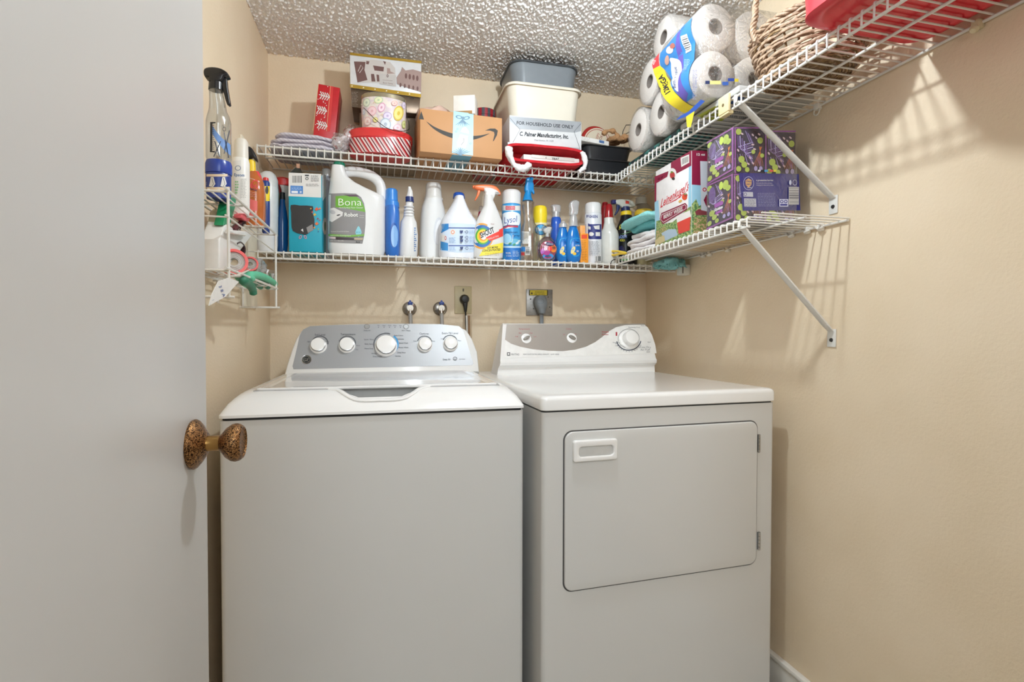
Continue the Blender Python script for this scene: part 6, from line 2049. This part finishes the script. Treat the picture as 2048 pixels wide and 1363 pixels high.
# near pack: rolls lying with their ends to the camera, 2 high, 3 wide, 2 deep
PA_Y0, PA_R, PA_H = -.842, .0610, .081
c_lo, c_hi = hit(1430, 150, y=PA_Y0), hit(1426, 58, y=PA_Y0)
zlo, zhi = Z + .0215 + PA_R, Z + .019 + PA_R * 3 + .001
cxa = (c_lo.x + c_hi.x) / 2 + .004
zlo = max(zlo, c_lo.z - .004); zhi = min(H_ - .075, zlo + 2 * PA_R + .001)
root = thing('toilet_roll_pack', 'wrapped twelve-roll toilet paper pack with blue and yellow print, above the tissue boxes', 'toilet roll pack', (cxa + PA_R * 2, PA_Y0 + PA_H, Z + .018), 'toilet roll packs')
for iy in range(2):
    for ix in range(3):
        for iz in range(2):
            cx_ = cxa + ix * (2 * PA_R + .0004)
            if cx_ + PA_R > W_ - .004:
                continue
            roll(root, (cx_, PA_Y0 + (1 - iy) * (PA_H + .001) + PA_H - .0, (zlo, zhi)[iz]), (0, -1, 0), PA_R, PA_H)
def leftx(z):
    r = PA_R + .002
    v = []
    for zc in (zlo, zhi):
        dz_ = abs(z - zc)
        if dz_ < r: v.append((r * r - dz_ * dz_) ** .5)
    b = max(v) if v else 0
    b = max(b, r * .80) if zlo < z < zhi else b
    return cxa - b
g = G()
zs = [zlo - PA_R - .0015 + (zhi - zlo + 2 * PA_R + .003) * i / 30 for i in range(31)]
xr_ = min(W_ - .006, cxa + 4 * PA_R + .001 + PA_R + .002)
rowsF = []
for yy, e in ((PA_Y0 - .003, .004), (PA_Y0 - .0015, .0005), (PA_Y0 + .05, 0), (PA_Y0 + .15, 0), (PA_Y0 + 2 * PA_H + .004, 0)):
    r_ = []
    for z in zs:
        r_.append(Vector((leftx(z) + e, yy + noise.noise(Vector((z * 30, yy * 30, 0))) * .0012, z)))
    for z in zs[::-1]:
        r_.append(Vector((min(xr_, 2 * (cxa + 2 * PA_R) - leftx(z)) - e, yy, z)))
    rowsF.append(r_)
stack(g, rowsF, FILM)
# film gathers hanging down to the shelf
g.build('clear_wrap', root, plabel='crinkled clear wrap', sharp=60)
def onleft(px, py, h):
    q = hit(px, py, x=cxa - PA_R)
    z = min(max(q.z, zs[0] + .001), zs[-1] - .001)
    return Vector((leftx(z) - h - .0005, max(q.y, PA_Y0 + .001), q.z))
BLW, PUW, YLW = C('#3a80bf', .3), C('#6457a8', .3), C('#f2dc32', .3)
def d(a):
    a.poly([(1383, 34), (1359, 57), (1337, 88), (1322, 106), (1320, 132), (1337, 158), (1354, 189), (1360, 202), (1376, 190), (1380, 141), (1384, 88)], BLW)
    a.poly([(1355, 66), (1362, 60), (1360, 100), (1361, 150), (1370, 186), (1359, 203), (1352, 180), (1350, 120)], PUW)
    a.poly([(1307, 137), (1320, 131), (1328, 152), (1343.5, 173), (1354.5, 192), (1361, 211), (1352, 251), (1345, 251), (1342, 218), (1328, 191.5), (1312.6, 172), (1306, 154)], YLW)
    a.poly([(1306, 124), (1320, 105), (1319, 131), (1307, 138)], C('#d9434a', .3)).text('20%', 1309, 130, 7, PAPER, 'LEFT', w=10, rot=-60, bold=.02)
    a.poly([(1337, 119), (1345, 116), (1356, 124), (1358, 150), (1357, 183), (1348, 172), (1338, 150)], C('#dfe3f0', .3), 3)
    a.text('Bath Tissue', 1354, 176, 6.5, C('#26335f'), 'LEFT', w=44, rot=-99, bold=.02)
    a.text('12MEGA', 1343, 183, 12, INK, 'LEFT', w=43, rot=-124, bold=.03)
    a.disc(1341, 100, 6, 8, C('#d9c6c2'), rot=30).disc(1347, 92, 4.5, 6, C('#a9665a'), rot=30).disc(1333, 120, 3, 10, C('#c99a8a'), rot=20)
    a.poly([(1364, 73), (1376, 68), (1377, 100), (1366, 106)], PAPER)
    for i in range(7):
        a.line([(1366, 77 + i * 3.8), (1375.5, 73 + i * 3.8)], 1.4 if i % 2 else .8, INK)
    lines(a, 1364, 1376, 118, 138, 9, C('#b9cdea'), .8, 8); a.text('Plus', 1366, 60, 7, C('#c9dcf0'), 'LEFT', w=12, rot=-70)
art(root, onleft, d, 'printed_wrap', step=(3, 3), plabel='blue, purple and yellow printed wrap')
def d(a):
    lines(a, 1385, 1394, 140, 178, 14, C('#6f78b0'), .9, 12); lines(a, 1384, 1392, 178, 198, 8, C('#8f96b9'), .9, 14)
    a.rect(1410, 162, 1419, 168.5, C('#26335f')).rect(1419, 162, 1441, 169, C('#e6d98a')).rect(1444, 164, 1456, 171, C('#3a62b0')).rect(1455, 157, 1468, 163, C('#2f4aa0')).rect(1468, 158, 1476, 164, C('#e0c83a'))
art(root, on_plane((0, PA_Y0 - .0045, 0), (0, -1, 0)), d, 'small_print')
g = G()
pts_ = [hit(a, b, y=PA_Y0 - .010) for a, b in ((1352, 240), (1362, 231), (1378, 222), (1402, 199), (1410, 202), (1392, 220), (1372, 233))]
g.add(pts_ + [p + Vector((0, .0012, 0)) for p in pts_], [tuple(range(7)), tuple(range(13, 6, -1))] + [(i, (i + 1) % 7, 7 + (i + 1) % 7, 7 + i) for i in range(7)], C('#2f55a8', .3))
g.build('wrap_flap', root, plabel='blue loose flap of wrap')
# far bundle: four rolls with their ends turned to the left wall
RB_ = .0705
root = thing('toilet_roll_pack', 'clear bundle of large toilet rolls with ends facing left, behind the near pack', 'toilet roll pack', (1.30, -.53, Z + .010), 'toilet roll packs')
xb = 1.238
cs = [(-.448, Z + .012 + RB_), (-.594, Z + .012 + RB_ - .0), (-.523, Z + .012 + RB_ + .127), (-.606, Z + .012 + RB_ + .222)]
fg = G()
for i, (yy, zz) in enumerate(cs):
    r_i = RB_ if i < 3 else .062
    zz = min(zz, H_ - .014 - r_i)
    roll(root, (xb + .11, yy, zz), (-1, 0, 0), r_i, .11)
    fg.lathe([(0, -.003), (r_i * .6, -.0035), (r_i * .97, -.002), (r_i + .0015, .006), (r_i + .0015, .114), (r_i * .9, .117)], (xb + .112, yy, zz), FILM, 36, (-1, 0, 0), cap=False)
fg.build('clear_wrap', root, plabel='crinkled clear wrap', sharp=60)

# wicker basket
def wick(h1, h2, nm):
    return MIX(nm, h1, h2, scale=120, r=.55, lo=.35, hi=.65, bump=.0005)
WK, WK2 = wick('#8f7259', '#b89d84', 'pale_wicker'), wick('#6f5434', '#a08259', 'brown_wicker')
bc = Vector((1.377, -1.022, Z))
root = thing('wicker_basket', 'round wicker basket with twisted handle on the upper right shelf beside the red tub', 'basket', bc)
rs = random.Random(11)
g = G()
for i in range(26):
    k = .10 + .90 * i / 25
    n_ = 48
    ph = rs.uniform(0, 6)
    pts = []
    for j in range(n_):
        t = 2 * pi * j / n_
        s = ((-1) ** (i)) * math.sin(t * 12 + 0)
        pts.append(bc + Vector((.086 * k * math.cos(t), 0.104 * k * math.sin(t), .0045 + .0022 * s + rs.uniform(-.0005, .0005))))
    g.tube(pts, .0023, WK2 if i % 3 else WK, 5, closed=True)
g.build('woven_base', root, sharp=60)
g = G()
H9 = .100
for i in range(17):
    t0 = i / 16
    z = .006 + H9 * t0
    k = 1 + .33 * t0 ** .8
    n_ = 72
    amp = .0035
    off = (i % 2) * pi / 24
    pts = []
    dr1, dr2 = rs.uniform(-.004, .004), rs.uniform(0, 6)
    for j in range(n_):
        t = 2 * pi * j / n_
        s = math.sin(t * 12 + (i % 2) * pi)
        rr9 = 1 + .03 * s
        pts.append(bc + Vector((.086 * k * rr9 * math.cos(t), 0.104 * k * rr9 * math.sin(t), z + .004 * math.sin(t * 3 + dr2) + dr1)))
    g.tube(pts, rs.uniform(.0028, .0042), WK if rs.random() < .65 else WK2, 6, closed=True)
g.build('woven_side', root, sharp=60)
g = G()
for j in range(24):
    t = 2 * pi * j / 24
    g.tube([bc + Vector((.086 * k_ * math.cos(t), 0.104 * k_ * math.sin(t), z_)) for k_, z_ in ((.97, .0055), (1.0, .02), (1.16, .07), (1.32, H9 + .004))], .0026, WK2, 6)
g.build('stakes', root)
def twist(pts, r, off, turns, mat, g, strands=3):
    pts = crom([tuple(p) for p in pts], 8, False)
    m_ = len(pts)
    for s in range(strands):
        out = []
        for i, p in enumerate(pts):
            d_ = (pts[min(i + 1, m_ - 1)] - pts[max(0, i - 1)]).normalized()
            a = d_.cross(Vector((.3, .9, .1))).normalized(); b = d_.cross(a)
            an = 2 * pi * (turns * i / m_ + s / strands)
            out.append(p + a * off * math.cos(an) + b * off * math.sin(an))
        g.tube(out, r, mat, 6)
g = G()
ring_ = [bc + Vector((.116 * math.cos(2 * pi * i / 16), .139 * math.sin(2 * pi * i / 16), H9 + .010)) for i in range(17)]
twist(ring_, .0036, .0042, 14, WK, g)
g.build('braided_rim', root, sharp=60)
g = G()
h0 = hit(1513, 82, x=1.262); 
twist([h0, hit(1506, 62, x=1.262), hit(1511, 30, x=1.264), hit(1514, 0, x=1.27), Vector((1.30, -1.00, 1.975)), Vector((1.36, -1.06, 2.02)), Vector((1.43, -1.13, 1.97)), Vector((1.475, -1.175, 1.85)), bc + Vector((.10, -.11, H9 - .02))], .0036, .0045, 9, WK, g)
g.tube([h0, h0 + Vector((.02, -.01, -.004)), h0 + Vector((.04, -.03, -.01))], .0045, WK, 6)
g.build('handle', root, plabel='twisted vine handle', sharp=60)

# red tub
RP = P('#d9313c', r=.28, var=.03, scale=12)
tx0, tx1, ty0, ty1 = 1.180, 1.496, -1.625, -1.182
def rr5(e, z, r=.045):
    return ring(tx0 + e, tx1 - e, ty0 + e, ty1 - e, z, r, 8)
g = G()
stack(g, [rr5(.028, Z + .004), rr5(.024, Z + .0005), rr5(.010, Z + .0008), rr5(.004, Z + .006), rr5(.005, Z + .02), rr5(.001, Z + .10), rr5(-.006, Z + .104), rr5(-.006, Z + .112), rr5(.003, Z + .114), rr5(.010, Z + .012)], RP)
g.build('red_tub', label='glossy red plastic tub at the near end of the upper right shelf', cat='tub', sharp=40)

# ================================================================ things on the left rack
Z = RZT + .0032
root, X0 = None, None
def standing(name, label, cat, px, xw, rows, mat, zb, p=2.0, ratio=1.0, part='body', at=None):
    """solid whose axis is where pixel column px meets the plane x = xw"""
    q = hit(px, 420, x=xw)
    yc_ = q.y
    sc = secs(rows, yc_, ratio, p, zb)
    root = thing(name, label, cat, (sc[0][1], yc_, zb))
    G().loft(sc, mat).build(part, root)
    return root, sc, yc_
NAVY = C('#243a86', .35)
root, sc, yj = standing('blue_lid_jar', 'short navy label jar with blue lid on the wire rack, under the black-headed spray bottle', 'jar', 437, .055, [(378, 414, 461), (372, 412, 462), (350, 412, 462), (348, 413, 461)], NAVY, Z)
o, s2 = loftpart('lid', root, yj, [(349, 411, 463), (346, 411, 464), (330, 411, 464), (324, 413, 462)], C('#2c459c', .25), plabel='blue lid')
def d(a):
    a.rect(410, 348, 466, 353, C('#e3cdb0')).rect(410, 374, 466, 380, C('#e3cdb0'))
    for u in (424, 447):
        a.poly([(u - 2, 354), (u + 3, 354), (u + 7, 368), (u + 2, 374), (u - 6, 372), (u - 4, 364)], PAPER).line([(u, 356), (u + 3, 368), (u, 373)], .8, INK)
    a.text('SWIM', 414, 370, 9, PAPER, 'LEFT', w=6, rot=-90)
art(root, on_loft(sc), d, step=3)
ztj = s2[-1][0] + .0006
root, sc, ys = standing('salon_spray_bottle', 'clear spray bottle with black trigger head and scissors print, standing on the blue-lidded jar', 'spray bottle', 437, .055, [(321, 414, 461), (316, 412, 463), (245, 412, 462), (232, 415, 459), (222, 418, 454), (200, 419, 450), (184, 418, 446), (180, 419, 445)], CLEAR('#eef2f4', .3, .06), ztj)
def d(a):
    a.poly([(424, 250), (432, 262), (444, 276), (462, 290), (462, 312), (448, 300), (434, 282), (425, 268)], C('#6f95cf', .4))
    a.poly([(420.5, 244), (431, 244), (431, 246.5), (425, 247), (424.5, 302), (430, 302), (430, 305), (420, 304)], P('#26282c', r=.4))
    for k in range(13):
        a.rect(425, 250 + k * 4, 428.5, 251 + k * 4, INK)
    for (c1, c2) in (((430, 283), (440, 314)), ((442, 283), (428, 314)), ((449, 265), (459, 318)), ((461, 262), (449, 308))):
        a.line([c1, c2], 1.7, P('#2f3a52', r=.35), taper=False)
    a.disc(449.5, 259, 3.6, 4.6, INK, .72); a.line([(446, 250), (448, 255)], .9, INK)
    a.disc(435, 300, 2, 2, INK)
art(root, on_loft(sc), d, 'printed_scissors', step=3)
BLP = P('#1c1c1e', r=.22)
loftpart('neck_collar', root, ys, [(181, 417, 447), (166, 418, 447), (164, 420, 445)], BLP)
g = G(); pslab(g, [[(421, 167), (420, 158), (413, 158), (410, 150), (412, 142), (421, 139), (433, 139), (446, 142), (457, 149), (459, 155), (450, 158), (446, 167)]], ys, .026, .004, BLP, 2)
hd = g.build('trigger_head', root, plabel='black trigger head')
g = G(); pslab(g, [[(446, 158), (454, 158), (456, 176), (461, 205), (461, 211), (455, 210), (449, 190), (445, 172)]], ys, .012, .002, BLP, 2); g.build('trigger', hd)
for k in range(4):
    pass
root, sc, y2 = standing('white_label_bottle', 'white bottle with pale label and white cap on the rack, right of the jar', 'bottle', 481, .058, [(430, 466, 497), (420, 464, 499), (325, 464, 499), (318, 466, 497)], P('#e9e6df', r=.35), Z, p=2.3)
loftpart('cap', root, y2, [(319, 467, 497), (284, 469, 496), (279, 472, 493)], P('#dcd6ca', r=.4))
art(root, on_loft(sc), lambda a: (a.poly([(466, 322), (482, 320), (482, 400), (466, 402)], PAPER), a.text('Epsom', 468, 352, 6, C('#4a6a9a'), 'LEFT', w=21, bold=.02, rot=3), a.disc(476, 336, 6, 5, C('#5a6a8a'), .8), lines(a, 470, 478, 362, 384, 5, C('#8fc08a'), 3, 4), lines(a, 482, 494, 358, 395, 13, C('#9a9a96'), .8, 6)), step=2)
AMB = P('#b5622c', r=.15, coat=.4)
root, sc, y3 = standing('amber_spray_bottle', 'amber spray bottle with red and white label, yellow collar and black head, on the rack', 'spray bottle', 509, .062, [(440, 491, 529), (430, 488, 531), (385, 488, 531), (365, 490, 528), (350, 497, 520), (344, 499, 517)], AMB, Z, p=2.3)
art(root, on_loft(sc), lambda a: (a.poly([(489, 352), (519, 362), (517, 436), (489, 430)], C('#ecdcd6')), a.poly([(491, 395), (515, 402), (515, 434), (491, 428)], C('#e06a66')), a.disc(510, 370, 8, 11, C('#d8434a'), .78, rot=15), a.text('Oxi', 500, 374, 8, C('#d8434a'), 'LEFT', w=12, bold=.03, rot=8), a.text('ALL PURPOSE', 492, 377, 3.6, INK, 'LEFT', w=22, bold=.03, rot=14), lines(a, 493, 512, 382, 390, 3, C('#c98a86'), 1, 5, .25)), step=2)
loftpart('red_shoulder', root, y3, [(366, 500, 527.5), (350, 503, 522), (343, 505, 518)], C('#d9424c', .25), plabel='red shoulder piece')
loftpart('neck_collar', root, y3, [(345, 496, 512), (322, 496, 511), (320, 498, 509)], C('#f0cd2a', .3), plabel='yellow collar')
g = G(); pslab(g, [[(493, 320), (492, 300), (499, 294), (506, 299), (513, 312), (516, 323), (511, 322), (505, 316)]], y3, .022, .006, BLP, 2); g.build('trigger_head', root, plabel='black trigger head')
root, sc, y4 = standing('lubricant_can', 'slim navy and yellow spray can at the far end of the wire rack', 'aerosol can', 531, .070, [(445, 524, 539), (440, 523, 540), (366, 523, 540), (362, 525, 538)], C('#1f3c7f', .3), Z)
art(root, on_loft(sc), lambda a: (a.rect(527, 372, 540, 398, C('#f0d42a', .3)), a.disc(534, 380, 3.2, 8, INK), a.rect(522, 398, 541, 402, C('#f0d42a', .3))), step=2)
loftpart('cap', root, y4, [(363, 525, 538), (356, 526, 537), (355, 528, 535)], C('#c9302c', .35), plabel='red cap')

# lower tier
Z = RZL + .0032
def xslab(g, pts, xw, th, bev, mat, smooth=0):
    q = [(hit(a, b, x=xw).y, hit(a, b, x=xw).z) for a, b in pts]
    if smooth:
        q = [(v.x, v.y) for v in crom([(a, b, 0) for a, b in q], smooth)]
    return g.slab([q], th, bev, mat, lambda u, v, w_: Vector((xw + w_, u, v)))
TRW = P('#e3e0db', r=.35)
g = G(); xslab(g, [(420, 478), (433, 444), (455, 459), (489, 463), (491, 467), (432, 541), (420, 541)], .052, .036, .003, TRW)
tr = g.build('white_plastic_tray', label='white plastic tray leaning in the lower tier of the wire rack', cat='tray')
g = G(); xslab(g, [(455, 459), (489, 462), (492, 467), (487, 472), (454, 466)], .078, .010, .003, TRW); g.build('tray_lip', tr)
GRP = P('#1d8a58', r=.35)
g = G(); xslab(g, [(450, 393), (464, 395), (461, 415), (450, 452), (437, 450), (442, 430), (446, 410)], .060, .020, .003, GRP)
g.build('green_handle_brush', label='dark green plastic handle sticking up from the lower tier of the wire rack', cat='brush')
g = G(); xslab(g, [(426, 424), (433, 417), (440, 420), (436, 448), (420, 460)], .030, .014, .002, P('#cbbd9f', r=.5))
g.build('beige_block', label='beige block left of the green handle in the wire rack', cat='block')
g = G(); xslab(g, [(476, 428), (482, 426), (493, 436), (490, 443), (481, 441), (474, 435)], .070, .018, .003, P('#d9545c', r=.4))
br_ = g.build('scrub_brush', label='small brush with pink-red back and dark bristles in the wire rack', cat='brush')
g = G()
rs = random.Random(4)
a1_, a2_ = hit(486, 442, x=.070), hit(466, 460, x=.070)
for i in range(90):
    t = rs.random()
    c = a1_.lerp(a2_, t) + Vector((rs.uniform(-.008, .008), rs.uniform(-.004, .004), rs.uniform(-.006, .006)))
    g.tube([c, c + Vector((rs.uniform(-.003, .003), -.008 + rs.uniform(-.003, .003), -.006 + rs.uniform(-.003, .003)))], .0008, P('#2b1418', r=.6), 4)
g.tube([a1_, a2_], .006, P('#5a1a22', r=.6), 8)
g.build('bristles', br_, plabel='dark bristles')
g = G(); g.tube([v for v in crom([tuple(hit(a, b, x=.066)) for a, b in ((470, 487), (478, 484), (485, 492), (486, 503), (483, 511))], 4, False)], .006, P('#3a2326', r=.3), 8, flat=.5)
g.build('dark_hook_handle', label='curved dark handle between the tray and the shelf in the wire rack', cat='handle')
# two rolls of tape in red dispensers
TPR = P('#e5483f', r=.3)
CTP = CLEAR('#e6e2dc', .4, .1, milk=.25)
nt_ = Vector((.25, -.95, .12)).normalized()
for i, (px, py, r9, lab) in enumerate(((468, 527, .0285, 'near red-rimmed tape roll in the lower tier of the wire rack'), (500, 531, .019, 'smaller red roll partly behind the near tape roll'))):
    c = hit(px, py, x=.072 if i == 0 else .062)
    g = G(); g.lathe([(r9 * .78, 0), (r9, 0), (r9, .022), (r9 * .78, .022), (r9 * .78, 0)], c, TPR, 36, nt_, cap=False)
    o = g.build('tape_roll', label=lab, cat='tape roll', group='red tape rolls')
    g = G(); g.lathe([(r9 * .30, .004), (r9 * .77, .004), (r9 * .77, .018), (r9 * .30, .018), (r9 * .30, .004)], c, P('#a9a098', r=.25), 30, nt_, cap=False)
    for k in range(3):
        g.lathe([(r9 * (.38 + k * .13), .0182), (r9 * (.42 + k * .13), .0195), (r9 * (.46 + k * .13), .0182)], c, P('#d5cfc8', r=.2), 30, nt_, cap=False)
    g.build('tape_core', o, plabel='clear tape wound on a core')
# clear cup and bag
cc = hit(534, 552, x=.070)
g = G()
axc = Vector((.15, -.25, .9)).normalized()
g.lathe([(.017, -.022), (.0175, -.020), (.026, .016), (.0268, .018), (.0255, .018), (.0165, -.0195), (0, -.0195)], cc + Vector((0, 0, -.003)), CLEAR('#ffffff', .45, .06), 32, axc)
g.build('clear_cup', label='clear plastic cup at the far end of the lower rack tier', cat='cup')
g = G(); c = hit(512, 533, x=.045)
g.blob(tuple(c), (.022, .030, .020), CLEAR('#e9edf2', .4, .12, wrinkle=.004, milk=.2), amp=.010, fq=40, seed=6)
g.build('clear_bag', label='crumpled clear plastic bag behind the clear cup on the wire rack', cat='bag', sharp=60)
# green rubber glove: palm, four fingers and a thumb
GLV, GLD = P('#5fbf98', r=.5, var=.08, scale=60), P('#2f7a5c', r=.5, var=.1, scale=60)
def pth(pp, xw):
    return [hit(a, b, x=xw) for a, b in pp]
g = G()
def fing(pp, xw, r, mt):
    q = [v for v in crom([tuple(p) for p in pth(pp, xw)], 4, False)]
    n = len(q)
    g.tube(q, [r * (1 - .25 * (i / n)) * (1 if 0 < i < n - 1 else .5) for i in range(n)], mt, 10)
cpl = hit(490, 556, x=.085)
g.blob(tuple(cpl), (.020, .034, .011), GLV, p=(2.6, 2.2), amp=.003, fq=40)
fing([(495, 551), (515, 550), (535, 557), (553, 569)], .094, .0105, GLV)
fing([(492, 556), (512, 558), (528, 564), (537, 576)], .083, .0095, GLD)
fing([(490, 558), (505, 562), (516, 570), (522, 575)], .072, .0090, GLD)
fing([(484, 560), (496, 566), (505, 578), (507, 590)], .100, .0105, GLD)
fing([(478, 556), (488, 566), (497, 572), (504, 574)], .062, .0085, GLV)
g.build('rubber_glove', label='green rubber glove draped over the lower rack tier with fingers hanging down', cat='glove', sharp=80)
# white card with blue writing
g = G()
pc_ = [(457, 555), (478, 563), (451, 593), (418, 611), (424, 588), (437, 562)]
q = [hit(a, b, x=RX + .006) for a, b in pc_]
n = len(q)
g.add(q + [p + Vector((-.001, 0, 0)) for p in q], [tuple(range(n)), tuple(range(2 * n - 1, n - 1, -1))] + [(i, (i + 1) % n, n + (i + 1) % n, n + i) for i in range(n)], P('#e6e3de', r=.6))
cdd = g.build('paper_card', label='white paper card with blue writing hanging from the lower rack tier', cat='card')
art(cdd, on_plane((RX + .0061, 0, 0), (1, 0, 0)), lambda a: (a.text('3 8 A', 437, 572, 6, C('#3a5a9c'), 'LEFT', w=24, rot=68), a.text('1', 424, 600, 4, C('#3a5a9c'), rot=68)), 'handwriting')
g = G(); q = [hit(a, b, x=RX + .004) for a, b in ((462, 553), (503, 537), (498, 541), (476, 552))]
g.add(q + [p + Vector((-.001, 0, 0)) for p in q], [(0, 1, 2, 3), (7, 6, 5, 4), (0, 1, 5, 4), (1, 2, 6, 5), (2, 3, 7, 6), (3, 0, 4, 7)], P('#ded6ca', r=.6)); g.build('folded_corner', cdd)
